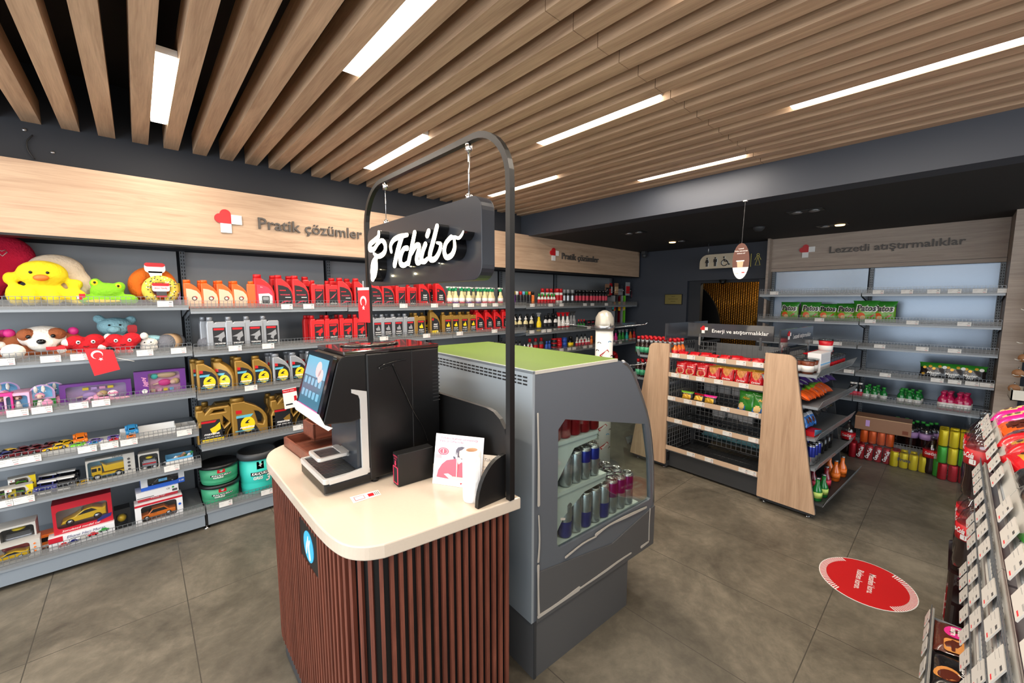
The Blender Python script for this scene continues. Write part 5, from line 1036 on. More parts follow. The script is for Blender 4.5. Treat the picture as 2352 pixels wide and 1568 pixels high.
row('rm2', None, [(1090, 735), (1111, 735), (1130, 735), (1148, 735)], YF+.085, ZS3[1], 'red motorcycle oil bottle', 'bottle', W2+', back row', g4, jit=1)
g5 = 'care products on the second shelf'
row('wx', flask('cream_liq', 'lab_white', h=.19, r=.034, lab='lab_black', nozzle=True, flat=.5), [(1182, 740), (1194, 740), (1207, 740), (1221, 740)], YF, ZS5[1], 'cream polish bottle with black label', 'bottle', W2+' right of the arch post', g5, jit=2)
row('bkc', flask('black', 'black', h=.21, r=.026), [(1185, 735), (1196, 735), (1211, 735), (1224, 735), (1260, 735), (1270, 735)], YF+.09, ZS5[1], 'black bottle behind the pale polish bottles', 'bottle', W2, g5)
row('ys', spray('lab_yellow', ('lab_yellow', 'ink'), 'lab_grey', h=.225), [(1238, 738)], YF, ZS5[1], 'yellow spray bottle with black handwriting label', 'spray bottle', W2+' right of the cream bottles', g5)
row('ws', flask('lab_white', 'black', h=.19, r=.033, lab='lab_black', flat=.5), [(1254, 738), (1263, 738), (1276, 738)], YF, ZS5[1], 'white bottle with black label', 'bottle', W2+' right of the yellow spray', g5, jit=2)
row('rsy', spray('lab_white', ('lab_white', 'red'), 'red', h=.22), [(1284, 735), (1293, 735), (1303, 735)], YF, ZS5[1], 'white spray bottle with red trigger', 'spray bottle', W2, g5)
row('gsy', spray('lab_grey', ('lab_grey', 'ink'), 'ink', h=.23), [(1311, 735), (1318, 735)], YF+.02, ZS5[1], 'grey spray bottle', 'spray bottle', W2+' right of the red triggers', g5)
row('tb', flask('black', 'red', h=.12, r=.018, lab='green'), [(1329, 735), (1335, 735), (1341, 735)], YF, ZS5[1], 'slim dark bottle with red cap', 'bottle', W2, g5)
row('bx2', sc_box('small_box', .06, .05, .05, 'lab_black', lambda b: b.box(-.028, -.0262, .02, .028, -.0255, .032, 'lab_pink')), [(1349, 735), (1358, 735), (1367, 735)], YF, ZS5[1], 'small black box with pink stripe', 'box', W2+', lower one of its stack', g5)
row('bx2', None, [(1349, 735), (1358, 735), (1367, 735)], YF, ZS5[1]+.051, 'small black box with pink stripe', 'box', W2+', upper one of its stack', g5)
# third shelf
g6 = 'oil bottles on the third shelf'; W3 = 'on third wall shelf'
row('gr', oil_round('gold', 'maxima', w_=.118, h=.225, d=.06), [(478, 880), (562, 868), (602, 862)], YF, ZS2[2], 'gold motor oil bottle with round yellow label', 'bottle', W3, g6, jit=1)
kind('gr', None).put((at(518, 874, 1, YF).x, YF, ZS2[2]), R(-28), 'gold motor oil bottle turned slightly, second in the row on the third wall shelf', 'bottle', g6)
row('gr', None, [(464, 875), (511, 870), (553, 865)], YF+.09, ZS2[2], 'gold motor oil bottle', 'bottle', W3+', back row', g6, jit=1)
row('sg', oil_round('silver', 'maxima', w_=.118, h=.23, d=.06), [(646, 858), (685, 853), (722, 850), (755, 848)], YF, ZS2[2], 'silver motor oil bottle with round yellow label', 'bottle', W3, g6, jit=1)
row('sg', None, [(630, 855), (638, 855), (672, 850), (678, 850), (706, 848)], YF+.09, ZS2[2], 'silver motor oil bottle', 'bottle', W3+', back row', g6, jit=1)
g7 = 'small bottles on the third shelf behind the cooler'
row('rcs', flask('lab_black', 'red', h=.13, r=.03), [(1030, 800), (1048, 800), (1063, 800), (1080, 795), (1094, 795), (1104, 795)], YF+.05, ZS3[2], 'bottle with red cap seen over the green cooler top', 'bottle', W3, g7)
row('bcs', flask('glass_b' if 'glass_b' in M else mat('glass_b', (120, 122, 120), .2, alpha=.6), 'black', h=.17, r=.018), [(1100, 790), (1109, 790), (1116, 790), (1123, 790), (1130, 790), (1136, 790), (1145, 790), (1152, 790), (1159, 790), (1168, 790), (1186, 790), (1194, 790)], YF+.03, ZS3[2], 'small clear bottle with black cap', 'bottle', W3+' above the green cooler top', g7)
row('wn', flask('lab_white', 'lab_white', h=.12, r=.022, nozzle=True, lab='lab_pink'), [(1205, 800), (1213, 800), (1221, 800), (1325, 790), (1332, 790), (1339, 790), (1346, 790), (1352, 790)], YF, ZS5[2], 'white bottle with cone nozzle', 'bottle', W3, g7)
row('rj', flask('glass_b', 'red', h=.17, r=.034, lab='red'), [(1217, 795), (1230, 795), (1243, 795)], YF+.07, ZS5[2], 'clear bottle with red cap and red label', 'bottle', W3, g7)
row('bl', flask('blue', 'blue', h=.13, r=.024), [(1255, 795), (1262, 795)], YF, ZS5[2], 'dark blue bottle', 'bottle', W3, g7)
for j, (px, c1, c2) in enumerate(((1272, 'lab_black', 'red'), (1284, 'red', 'red'), (1296, 'blue', 'blue'))):
    for k in range(3): row('tub'+c1+c2, tub(c1, c2), [(px, 795)], YF+.01, ZS5[2]+k*.0505, 'round %s tub' % {'lab_black': 'black and red', 'red': 'red', 'blue': 'blue'}[c1], 'tub', 'in the stacks on the third wall shelf, %s in its stack' % ('lowest', 'middle', 'topmost')[k], g7)
row('bj', flask('black', 'black', h=.16, r=.045, lab='lab_yellow'), [(1310, 792)], YF, ZS5[2], 'stout black bottle with yellow label', 'bottle', W3, g7)
row('wn2', flask('lab_white', 'black', h=.17, r=.02, nozzle=True, lab='lab_pink'), [(1325, 785), (1335, 785), (1343, 785)], YF+.09, ZS5[2], 'white bottle with black nozzle', 'bottle', W3+', back row', g7)
row('og', flask('orange', 'orange', h=.14, r=.024), [(1358, 790)], YF, ZS5[2], 'orange bottle left of the white display pole', 'bottle', W3, g7)
for j, (px, c_, n_) in enumerate(((1407, 'pink', 'pink'), (1414, 'magenta', 'magenta'), (1423, 'green', 'green'), (1430, 'green', 'green'), (1439, 'teal', 'teal'), (1448, 'orange', 'orange'), (1456, 'red', 'red'))):
    row('gs'+c_, spray(c_, (c_, 'lab_white'), 'lab_grey' if j in (2, 3, 4) else 'ink', h=.19), [(px, 775)], YF, ZS5[2], '%s spray bottle right of the white display pole' % n_, 'spray bottle', W3, 'coloured sprays in the corner', jit=6)
# fourth shelf jugs, buckets
row('jy', jug('y', 'AUTO LPG 5W-30'), [(493, 980)], 3.385, ZS2[3], 'gold canister with black and yellow label', 'canister', 'at the left end of the fourth wall shelf', None, jit=0)
row('jr', oil_round('gold', 'maxima', w_=.215, h=.285, d=.09, big=True), [(572, 965)], 3.385, ZS2[3], 'gold four-litre round-shouldered canister with side handle', 'canister', 'on the fourth wall shelf', None, jit=0)
row('jm', jug('m', 'FM 5W-30'), [(654, 950), (735, 940)], 3.385, ZS2[3], 'gold four-litre canister with black label', 'canister', 'on the fourth wall shelf near the QR card', 'gold canisters on the fourth shelf', jit=0)
row('jm', None, [(505, 970), (643, 940), (722, 935)], 3.50, ZS2[3], 'gold four-litre canister', 'canister', 'on the fourth wall shelf, back row', 'gold canisters on the fourth shelf', jit=0)
row('bu1', bucket('grease_green', .115, .135, '', True), [(507, 1130)], 3.44, ZS2[4], 'lower green grease tub with black lid', 'tub', 'on the bottom wall shelf', None, jit=0)
row('bu1', None, [(507, 1130)], 3.44, ZS2[4]+.136, 'upper green grease tub with black lid, stacked on the other', 'tub', 'on the bottom wall shelf', None, jit=0)
row('bu2', bucket('teal', .118, .30, '', False, True), [(592, 1090)], 3.44, ZS2[4], 'tall teal grease bucket with grey rim', 'bucket', 'on the bottom wall shelf beside the green tubs', None, jit=0)
row('bu3', bucket('black', .12, .28, '', True), [(668, 1060)], 3.50, ZS2[4], 'black bucket half hidden behind the counter', 'bucket', 'on the bottom wall shelf', None, jit=0)
# card hanging from shelf
qc = empty('info_card', (.79, 3.29, .815)); b = MB(); X = FF(0, 0, 0) @ Matrix.Rotation(R(4), 4, 'Z'); b.box(-.047, -.075, 0, .047, .075, .0012, 'white', X=X); b.box(-.047, .045, .0012, .047, .07, .0018, 'red', X=X); b.box(-.036, -.05, .0012, .02, -.04, .0018, 'black', X=X); b.shape([rrect(.024, -.03, .042, .012, .003, 3)], .0034, 'red', X); b.text('Petrol Ofisi', .009, 'white', X @ Matrix.Translation((-.005, .057, .002)), bold=.01, w=.07); b.build('card', qc)
tag(qc, 'white and red price card hanging from the third wall shelf over the gold canisters', 'card')
# ------------------------------------------------------------ plush toys and gift shelf (leftmost bay)
def plush(name, c): return mat(name, c, .95, bump=.6, bscale=90)
plush('pl_heart', (226, 30, 72)); plush('pl_yellow', (246, 218, 34)); plush('pl_beige', (222, 204, 180)); plush('pl_green', (134, 204, 40)); plush('pl_blue', (158, 208, 220)); plush('pl_white', (238, 234, 226)); plush('pl_brown', (156, 88, 52)); plush('pl_grey', (120, 122, 130)); plush('pl_red', (200, 24, 36)); plush('pl_orange', (236, 116, 30)); plush('pl_pink', (240, 156, 190)); mat('eye', (10, 10, 12), .1)
def soft(root, name, parts, m, vox=.007, **kw):
    v, f = blob(parts, vox); b = MB(); b.add(v, f, m, True); return b.build(name, root, **kw)
def heart_cushion(sz, m):
    def fn():
        root = empty('heart_cushion'); s_ = sz; soft(root, 'cushion', [((-s_*.24, 0, s_*.68), (s_*.30, s_*.17, s_*.30)), ((s_*.24, 0, s_*.68), (s_*.30, s_*.17, s_*.30)), ((-s_*.12, 0, s_*.48), (s_*.30, s_*.17, s_*.28)), ((s_*.12, 0, s_*.48), (s_*.30, s_*.17, s_*.28)), ((0, 0, s_*.25), (s_*.22, s_*.13, s_*.24))], m, .012)
        b = MB(); hp = [(0, -.018), (.018, .004), (.012, .016), (.0, .008), (-.012, .016), (-.018, .004)]; b.tube([(p[0]+s_*.22, -s_*.172, s_*.72+p[1]) for p in hp], .0022, 'white', 5, closed=True); b.build('stitched_heart', root); return root
    return fn
kind('hc', heart_cushion(.40, 'pl_heart')).put((-.62, 3.60, ZS1[0]+.0), R(8), 'big crimson heart cushion with a white stitched heart at the upper left', 'cushion', scale=1.0)
kind('hc2', heart_cushion(.34, 'pl_heart')).put((-.74+.0, 3.44, ZS1[0]), R(-10), 'crimson heart cushion in front, cut by the left edge of the photo', 'cushion')
# chick
r0 = empty('plush_chick', (-.375, 3.46, ZS1[0])); soft(r0, 'body', [((0, 0, .055), (.075, .055, .055)), ((0, -.01, .145), (.085, .065, .06)), ((-.085, -.02, .05), (.035, .035, .05)), ((.09, -.02, .045), (.05, .035, .035)), ((-.04, -.055, .04), (.03, .045, .04)), ((.03, -.055, .035), (.03, .045, .035)), ((-.1, 0, .12), (.025, .025, .03)), ((.1, 0, .10), (.03, .025, .025)), ((.12, -.04, .02), (.04, .03, .02))], 'pl_yellow')
MB().sph((.0, -.075, .125), (.026, .016, .015), 'orange', 12).build('beak', r0)
for s_ in (-1, 1): MB().sph((-.005+s_*.026, -.07, .148), .0065, 'eye', 10).build('eye', r0)
soft(r0, 'hood', [((.04, .045, .17), (.10, .05, .07)), ((.09, .05, .09), (.075, .04, .10)), ((.12, .05, .03), (.07, .035, .05))], 'pl_beige', .01); MB().box(.105, -.07, .03, .12, -.068, .045, 'white').build('fabric_tag', r0); r0.scale = (1.18, 1, 1.22); tag(r0, 'yellow plush chick with an orange beak and beige hood on the top toy shelf', 'plush toy')
r0 = empty('plush_frog', (-.125, 3.44, ZS1[0])); soft(r0, 'body', [((0, 0, .03), (.12, .06, .032)), ((.0, -.01, .075), (.075, .055, .045)), ((-.045, -.015, .115), (.028, .026, .026)), ((.055, -.015, .10), (.028, .026, .026)), ((.09, -.03, .03), (.045, .04, .03)), ((-.09, -.02, .03), (.04, .04, .028))], 'pl_green', .006)
for x, z in ((-.048, .117), (.05, .10)): MB().sph((x, -.032, z), (.016, .014, .016), 'pl_yellow', 10).sph((x, -.045, z+.002), .0065, 'eye', 8).build('eye', r0)
MB().sph((-.02, -.052, .022), (.08, .012, .01), 'pl_yellow', 12).build('belly_band', r0); MB().box(-.115, -.055, .03, -.09, -.05, .06, 'red').build('hang_tag', r0); r0.scale = (1.0, 1, 1.12); tag(r0, 'lime green plush frog lying flat on the top toy shelf', 'plush toy')
# neck pillows
def upillow(R_, r_, m, m2=None):
    b = MB(); b.tube([(R_*math.sin(R(a)), 0, R_+r_-R_*math.cos(R(a))*-1) for a in range(-150, 151, 12)], [r_*(.75 if i in (0, 25) else 1) for i in range(26)], m, 14, smooth=True)
    for s_ in (-150, 150): b.sph((R_*math.sin(R(s_)), 0, R_+r_+R_*math.cos(R(s_))), r_*.76, m, 12)
    return b
mat('pat_yellow', (226, 202, 84), .9, noise=.25, nscale=90)
r0 = empty('neck_pillow', (.085, 3.51, ZS1[0]+.0)); upillow(.078, .044, 'pl_orange').build('pillow', r0); tag(r0, 'plain orange neck pillow behind the patterned one on the top toy shelf', 'neck pillow')
r0 = empty('neck_pillow', (.118, 3.42, ZS1[0])); upillow(.066, .027, 'pat_yellow').build('pillow', r0); b = MB(); random.seed(3)
for i in range(70):
    a = random.uniform(-145, 145); c_ = random.uniform(-50, 50); rr_ = .066+.0272*math.sin(R(c_)); y = -.0272*math.cos(R(c_)); b.sph((rr_*math.sin(R(a)), y, .093+rr_*math.cos(R(a))), (.004, .002, .0035), 'ink' if i % 3 else 'white', 6)
b.build('animal_print', r0); b = MB(); b.shape([rrect(-.042, .085, .042, .135, .012)], .002, 'white', FF(0, -.036, 0)); b.shape([rrect(-.042, .118, .042, .136, .008)], .003, 'red', FF(0, -.036, 0)); b.shape([rrect(-.024, .05, .026, .10, .004)], .002, 'ink', FF(0, -.035, 0)); b.box(-.024, -.037, .048, .026, -.036, .058, 'red'); b.text('ERGO TRAVEL', .009, 'lab_pink', FF(0, -.0378, .104), bold=.02, w=.062); b.build('hang_card', r0)
b = MB(); b.shape([rrect(-.07, .20, .03, .262, .024)], .002, 'white', FF(0, .0, 0)); b.shape([rrect(-.07, .238, .03, .2625, .016)], .003, 'red', FF(0, .0, 0)); b.shape([[(-.055, .21), (.015, .21), (.0, .13), (-.03, .13)]], .002, 'white', FF(0, 0, 0)); b.build('rear_card', r0)
tag(r0, 'yellow animal-print neck pillow with red and white hang card on the top toy shelf', 'neck pillow')
kind('ybx', sc_box('gift_box', .20, .05, .145, 'lilac', lambda b: (b.box(-.1, -.0262, .09, .1, -.0255, .145, 'lab_yellow'), b.box(-.09, -.0266, .1, -.05, -.026, .135, 'magenta')))).put((.125, 3.63, ZS1[0]), 0, 'yellow and lilac carton standing behind the orange neck pillow', 'box')
# second shelf
z2 = ZS1[1]
def dog():
    root = empty('plush_dog'); soft(root, 'body', [((0, .01, .04), (.10, .06, .04)), ((-.085, -.045, .035), (.045, .035, .04)), ((.07, -.03, .02), (.05, .04, .022)), ((-.11, 0, .03), (.05, .05, .03))], 'pl_brown'); soft(root, 'head', [((0, 0, .10), (.085, .06, .055)), ((0, -.045, .075), (.05, .035, .04))], 'pl_white')
    for s_ in (-1, 1): soft(root, 'ear', [((s_*.085, 0, .09), (.04, .025, .032)), ((s_*.11, 0, .07), (.045, .025, .02))], 'pl_brown'); MB().sph((s_*.045, -.028, .115), (.034, .034, .03), 'pl_brown', 12).sph((s_*.038, -.060, .108), .009, 'eye', 8).build('eye_patch', root); MB().sph((s_*.10, -.01, .125), (.02, .014, .02), 'magenta', 10).build('ear_bow', root); MB().sph((s_*.085 if s_ < 0 else .08, -.075 if s_ < 0 else -.045, .045 if s_ < 0 else .07), (.038, .03, .035) if s_ < 0 else (.022, .02, .022), 'pl_white', 12).build('paw', root)
    MB().sph((.002, -.084, .085), (.016, .012, .012), 'eye', 10).build('nose', root); MB().box(.015, -.09, .045, .075, -.087, .06, 'red').build('name_tag', root); return root
kind('dog', dog).put((-.40, 3.45, z2), 0, 'brown and white plush dog with pink bows on the second toy shelf', 'plush toy', scale=1.18)
kind('dog', dog).put((-.655, 3.45, z2), R(20), 'brown and white plush dog cut by the left edge of the photo', 'plush toy', scale=1.15)
def heart_doll():
    root = empty('plush_heart'); soft(root, 'body', [((-.038, 0, .085), (.045, .028, .04)), ((.038, 0, .09), (.045, .028, .04)), ((0, 0, .06), (.06, .028, .04)), ((0, 0, .03), (.03, .022, .03)), ((-.085, 0, .06), (.03, .016, .016))], 'pl_red', .005)
    for s_ in (-1, 1): MB().sph((s_*.03, -.026, .085), (.010, .006, .011), 'white', 8).sph((s_*.03, -.031, .085), .005, 'eye', 8).build('eye', root); MB().sph((s_*.095, -.005, .075+s_*.03), (.02, .018, .022), 'pl_white', 10).build('hand', root); MB().lathe([(.012, 0), (.013, .012, 'red'), (.013, .024, 'white'), (.013, .036, 'red'), (.012, .05, 'white')], 'white', 10, X=Matrix.Translation((s_*.03, -.05, .012)) @ Matrix.Rotation(R(-80), 4, 'X')).build('striped_leg', root)
    MB().tube([(-.012, -.031, .062), (0, -.033, .057), (.012, -.031, .062)], .0018, 'eye', 5).build('mouth', root); return root
kind('hd', heart_doll).put((-.235, 3.40, z2), R(6), 'red plush heart with white hands and a smile, left one of two', 'plush toy', 'red heart dolls')
kind('hd', heart_doll).put((-.075, 3.39, z2), R(-6), 'red plush heart with white hands and a smile, right one of two', 'plush toy', 'red heart dolls')
r0 = empty('plush_bear', (-.11, 3.56, z2)); soft(r0, 'body', [((0, 0, .06), (.07, .05, .06)), ((0, -.01, .16), (.085, .06, .058)), ((-.07, 0, .21), (.028, .018, .026)), ((.075, 0, .20), (.028, .018, .026))], 'pl_blue'); MB().sph((-.005, -.066, .145), (.032, .016, .022), 'pl_blue', 12).build('muzzle', r0)
for s_ in (-1, 1): MB().sph((s_*.024, -.068, .172), .006, 'eye', 8).build('eye', r0)
MB().shape([rrect(.055, .12, .10, .17, .012)], .004, 'red', FF(0, -.06, 0)).build('hang_tag', r0); tag(r0, 'light blue plush bear behind the two red hearts', 'plush toy')
r0 = empty('plush_doll', (.038, 3.42, z2)); soft(r0, 'body', [((0, 0, .03), (.045, .035, .03)), ((0, -.01, .06), (.045, .035, .033))], 'pl_white', .005); MB().sph((.015, .01, .085), (.055, .035, .02), 'pl_blue', 12).build('hat', r0)
for s_ in (-1, 1): MB().sph((-.005+s_*.015, -.046, .065), .004, 'eye', 8).build('eye', r0)
tag(r0, 'small white plush with a light blue hat on the second toy shelf', 'plush toy')
def roll():
    root = empty('travel_cushion'); MB().lathe([(.001, -.09), (.04, -.082), (.052, -.05), (.054, 0), (.052, .05), (.04, .082), (.001, .09)], 'pl_grey', 18, X=Matrix.Translation((0, 0, .052)) @ Matrix.Rotation(R(90), 4, 'X')).build('cushion', root)
    MB().lathe([(.0545, -.03), (.055, .03)], 'tan', 18, X=Matrix.Translation((0, 0, .053)) @ Matrix.Rotation(R(90), 4, 'X')).build('paper_band', root); return root
kind('roll', roll).put((.145, 3.47, z2), R(-38), 'rolled grey travel cushion with a brown paper band on the second toy shelf', 'cushion')
r0 = empty('travel_cushion', (.335, 3.44, ZS2[1])); MB().sph((0, 0, .045), (.055, .06, .045), 'pl_grey', 16).sph((.03, .06, .055), (.055, .05, .05), 'pl_grey', 14).build('cushion', r0); tag(r0, 'round grey travel cushion left of the silver oil bottles', 'cushion')
# third shelf: doll packs
z3 = ZS1[2]; mat('box_purple', (108, 44, 140), .35); mat('box_lilac', (200, 168, 214), .35); mat('box_pink', (238, 176, 206), .35); mat('doll_skin', (234, 190, 168), .5); mat('blond', (228, 196, 130), .5); mat('ginger', (206, 110, 70), .5)
def win_box(name, w_, d, h, outer, inner, fill=None, win=None, deco=None, tilt=0):
    """carton with a window cut in its front, a coloured tray inside and clear film"""
    def fn():
        root = empty(name); wx0, wz0, wx1, wz1 = win or (-w_*.42, h*.14, w_*.42, h*.86)
        b = MB(); b.shape([[(-w_/2, 0), (w_/2, 0), (w_/2, h), (-w_/2, h)], rrect(wx0, wz0, wx1, wz1, min(.012, (wz1-wz0)*.2), 4)], .002, outer, FF(0, -d/2+.001, 0)); b.box(-w_/2, -d/2+.002, 0, w_/2, d/2, .002, outer); b.box(-w_/2, -d/2+.002, h-.002, w_/2, d/2, h, outer); b.box(-w_/2, -d/2+.002, .002, -w_/2+.002, d/2, h-.002, outer); b.box(w_/2-.002, -d/2+.002, .002, w_/2, d/2, h-.002, outer); b.build('carton', root)
        MB().box(-w_/2+.002, d/2-.006, .002, w_/2-.002, d/2-.002, h-.002, inner).build('inner_tray', root)
        if fill: b = MB(); fill(b, w_, d, h); b.build('contents', root)
        MB().box(wx0, -d/2+.003, wz0, wx1, -d/2+.0035, wz1, 'film').build('window_film', root)
        if deco: b = MB(); deco(b, w_, d, h); b.build('print', root)
        return root
    return fn
def doll_lying(b, x0, x1, z, dress, hair):
    l_ = x1-x0; b.sph((x1-.02, 0, z), (.018, .014, .016), 'doll_skin', 10); b.sph((x1-.008, .004, z+.003), (.022, .012, .02), hair, 10); b.sph((x0+l_*.48, 0, z), (l_*.28, .012, .022), dress, 12); b.tube([(x0, 0, z-.008), (x0+l_*.3, 0, z)], .006, 'doll_skin', 6); b.sph((x1-.05, 0, z), (.014, .01, .013), 'doll_skin', 8)
def doll_up(b, x, z, h, dress, hair):
    b.sph((x, 0, z+h*.78), (h*.15, .014, h*.15), 'doll_skin', 10); b.sph((x, .008, z+h*.80), (h*.22, .012, h*.2), hair, 10); b.lathe([(h*.24, 0), (h*.15, h*.3), (h*.09, h*.55)], dress, 10, c=(x, 0, z)); b.sph((x-.012*h/.1, -.013, z+h*.79), .003, 'eye', 6); b.sph((x+.012*h/.1, -.013, z+h*.79), .003, 'eye', 6)
X1 = lambda px, py, Y=3.40: at(px, py, 1, Y).x
kind('db1', win_box('doll_box', .30, .05, .115, 'box_purple', 'box_lilac', lambda b, w_, d, h: (doll_lying(b, -.09, .03, .035, 'lilac', 'blond'), [b.box(-.06+i*.035, -.01, .07, -.035+i*.035, .0, .085, ('lab_yellow', 'lilac', 'pink')[i % 3]) for i in range(4)]), deco=lambda b, w_, d, h: (b.shape([arc(.065, .04, .022, 0, 360, 14, ry=.018)[:-1]], .002, 'white', FF(0, -.0262, 0)), b.text('Anlily', .014, 'magenta', FF(.065, -.028, .04), shear=.3, bold=.02)))).put((X1(222, 895), 3.44, z3), 0, 'purple doll box with lilac window, behind the pink dolphin', 'doll box')
kind('db2', win_box('doll_box', .25, .05, .15, 'box_purple', 'box_pink', lambda b, w_, d, h: (doll_lying(b, -.04, .08, .065, 'magenta', 'blond'), b.sph((.03, 0, .115), (.05, .012, .02), 'tan', 12), b.sph((-.03, 0, .11), (.02, .012, .018), 'teal', 8), [b.box(-.05+i*.03, -.01, .014, -.03+i*.03, .0, .032, ('tan', 'pink', 'lab_yellow', 'sky')[i]) for i in range(4)]), win=(-.06, .012, .095, .135), deco=lambda b, w_, d, h: (b.text('Anlily', .02, 'pink', FR((-.075, -.026, .085), (.25, 0, -1), (1, 0, .25)), shear=.2, bold=.03, w=.07), b.shape([arc(-.08, .025, .014, 0, 360, 14)[:-1]], .002, 'white', FF(0, -.0262, 0))))).put((X1(370, 875), 3.44, z3+.002), R(-2), 'larger purple doll box with a pink-gowned doll, leaning at the right end of its shelf', 'doll box')
kind('db3', win_box('doll_box', .088, .035, .105, 'box_pink', 'sky', lambda b, w_, d, h: doll_up(b, 0, .02, .07, 'lab_white', 'ginger'), deco=lambda b, w_, d, h: b.box(-.04, -.0185, .0, .04, -.0178, .01, 'lab_yellow'))).put((X1(42, 905), 3.37, z3), 0, 'small pale pink doll box with a red-haired doll in front', 'doll box', 'small pink doll boxes')
for k in range(3): kind('db3', None).put((X1(44, 900)+.008*k, 3.41+.04*k, z3), 0, 'small pale pink doll box, %s behind the red-haired doll' % ordn(k), 'doll box', 'small pink doll boxes')
kind('db4', win_box('doll_box', .09, .04, .11, 'magenta', 'box_purple', lambda b, w_, d, h: doll_up(b, 0, .02, .07, 'purple', 'blond'))).put((X1(3, 912), 3.37, z3), 0, 'magenta doll box at the left edge of the photo on the doll shelf', 'doll box')
def bunny():
    root = empty('doll_pack'); b = MB(); b.shape([arc(0, .085, .048, 0, 180, 10)+[(-.048, 0), (.048, 0)]], .003, 'box_lilac', FF(0, .02, 0)); b.shape([arc(0, .085, .04, 20, 160, 10)+[(-.038, .06), (.038, .06)]], .004, 'sky', FF(0, .02, 0)); b.box(-.048, .0175, 0, .048, .018, .05, 'green'); b.build('backing_card', root)
    b = MB(); doll_up(b, -.008, 0, .09, 'pl_white', 'pl_pink'); b.sph((-.02, 0, .11), (.008, .006, .02), 'pl_white', 8); b.sph((.008, 0, .11), (.008, .006, .02), 'pl_white', 8); b.sph((.02, -.01, .03), (.022, .015, .025), 'pl_pink', 8); b.build('bunny_doll', root)
    MB().sph((0, 0, .062), (.052, .03, .066), 'film', 14).build('plastic_bag', root); return root
kind('bun', bunny).put((X1(97, 905), 3.38, z3), 0, 'bagged bunny doll on a rainbow card, front one of the pair', 'doll pack', 'bagged bunny dolls')
kind('bun', bunny).put((X1(112, 895)+.01, 3.44, z3), 0, 'bagged bunny doll on a rainbow card, rear one of the pair', 'doll pack', 'bagged bunny dolls')
kind('bun', bunny).put((X1(5, 890), 3.47, z3+.02), 0, 'bagged doll with blue arched card behind the magenta box', 'doll pack', 'bagged bunny dolls')
r0 = empty('plush_dolphin', (X1(225, 907, 3.36), 3.355, z3)); soft(r0, 'body', [((-.02, 0, .022), (.03, .02, .022)), ((.02, 0, .018), (.05, .016, .016)), ((.08, 0, .015), (.06, .012, .010)), ((-.05, 0, .016), (.02, .012, .010)), ((-.01, .01, .038), (.012, .008, .012))], 'pl_pink', .004); MB().sph((-.025, -.02, .026), (.008, .004, .009), 'eye', 8).build('eye', r0); MB().sph((-.006, -.012, .006), (.015, .01, .008), 'pl_white', 8).build('fin', r0); tag(r0, 'pink plush dolphin lying in front of the purple doll box', 'plush toy')
# ---- toy cars
def car_body(b, l_, w_, h, m, mw='eye', style='coupe'):
    """side outline extruded across, glass band, wheels are separate"""
    pr = {'coupe': [(-.5, .18), (-.48, .45), (-.30, .56), (-.12, .62), (.02, .98), (.25, 1.0), (.40, .70), (.5, .62), (.5, .18)], 'sedan': [(-.5, .2), (-.5, .5), (-.26, .58), (-.14, .98), (.2, 1.0), (.32, .62), (.5, .58), (.5, .2)], 'wedge': [(-.5, .15), (-.46, .35), (-.2, .55), (.0, .88), (.2, .95), (.42, .72), (.5, .78), (.5, .2)]}[style]
    b.shape([[(p[0]*l_, p[1]*h) for p in pr]], w_, m, FF(0, 0, 0), bevel=.0015 if l_ < .1 else .004)
    gl = {'coupe': [(-.08, .66), (.03, .93), (.23, .94), (.34, .70)], 'sedan': [(-.21, .62), (-.12, .93), (.18, .94), (.27, .64)], 'wedge': [(-.14, .58), (.02, .84), (.18, .88), (.30, .66)]}[style]
    b.shape([[(p[0]*l_, p[1]*h) for p in gl]], w_+.0016, mw, FF(0, 0, 0))
    b.add([(-.10*l_ if style != 'sedan' else -.235*l_, s_*w_*.4, (.64 if style != 'sedan' else .66)*h+.001) for s_ in (-1, 1)]+[((.0 if style != 'sedan' else -.145)*l_, s_*w_*.36, (.95)*h+.001) for s_ in (1, -1)], [(0, 1, 2, 3)], mw)
def toy_car(col, l_=.07, style='coupe', big=False, name='toy_car'):
    def fn():
        root = empty(name); w_ = l_*(.42 if not big else .5); h = l_*.30; z0 = 0 if not big else l_*.22
        b = MB(); b.T = Matrix.Translation((0, 0, z0)); car_body(b, l_, w_, h, col, 'eye', style); b.sph((-l_*.49, w_*.3, h*.42), (.002, .003, .002), 'white', 6); b.sph((-l_*.49, -w_*.3, h*.42), (.002, .003, .002), 'white', 6); b.build('body', root)
        wr = l_*(.085 if not big else .22); ww = l_*(.07 if not big else .2)
        for x in (-.3, .3):
            for s_ in (-1, 1):
                X = Matrix.Translation((x*l_, s_*(w_/2-(ww*.2 if not big else -ww*.3)), wr)) @ Matrix.Rotation(R(90), 4, 'X')
                MB().lathe([(wr*.95, -ww/2), (wr, -ww*.3), (wr, ww*.3), (wr*.95, ww/2)], 'eye' if not big else col, 12, X=X).lathe([(wr*.5, -ww/2-.0006), (wr*.5, ww/2+.0006)], 'steel', 10, X=X).build('wheel', root)
        return root
    return fn
mat('c_yellow', (236, 190, 20), .25, coat=.5); mat('c_dred', (110, 22, 34), .25, .2, coat=.5); mat('c_orange', (232, 120, 30), .3, coat=.3); mat('c_navy', (36, 42, 110), .25, coat=.5); mat('c_black', (26, 27, 32), .25, coat=.5); mat('c_green', (110, 200, 50), .3); mat('c_purple', (98, 70, 170), .3); mat('c_sky', (56, 150, 210), .3); mat('c_red', (206, 30, 40), .25, coat=.5); mat('c_silver', (170, 174, 182), .25, .5)
z4 = ZS1[3]; WC = 'on the small-car shelf'
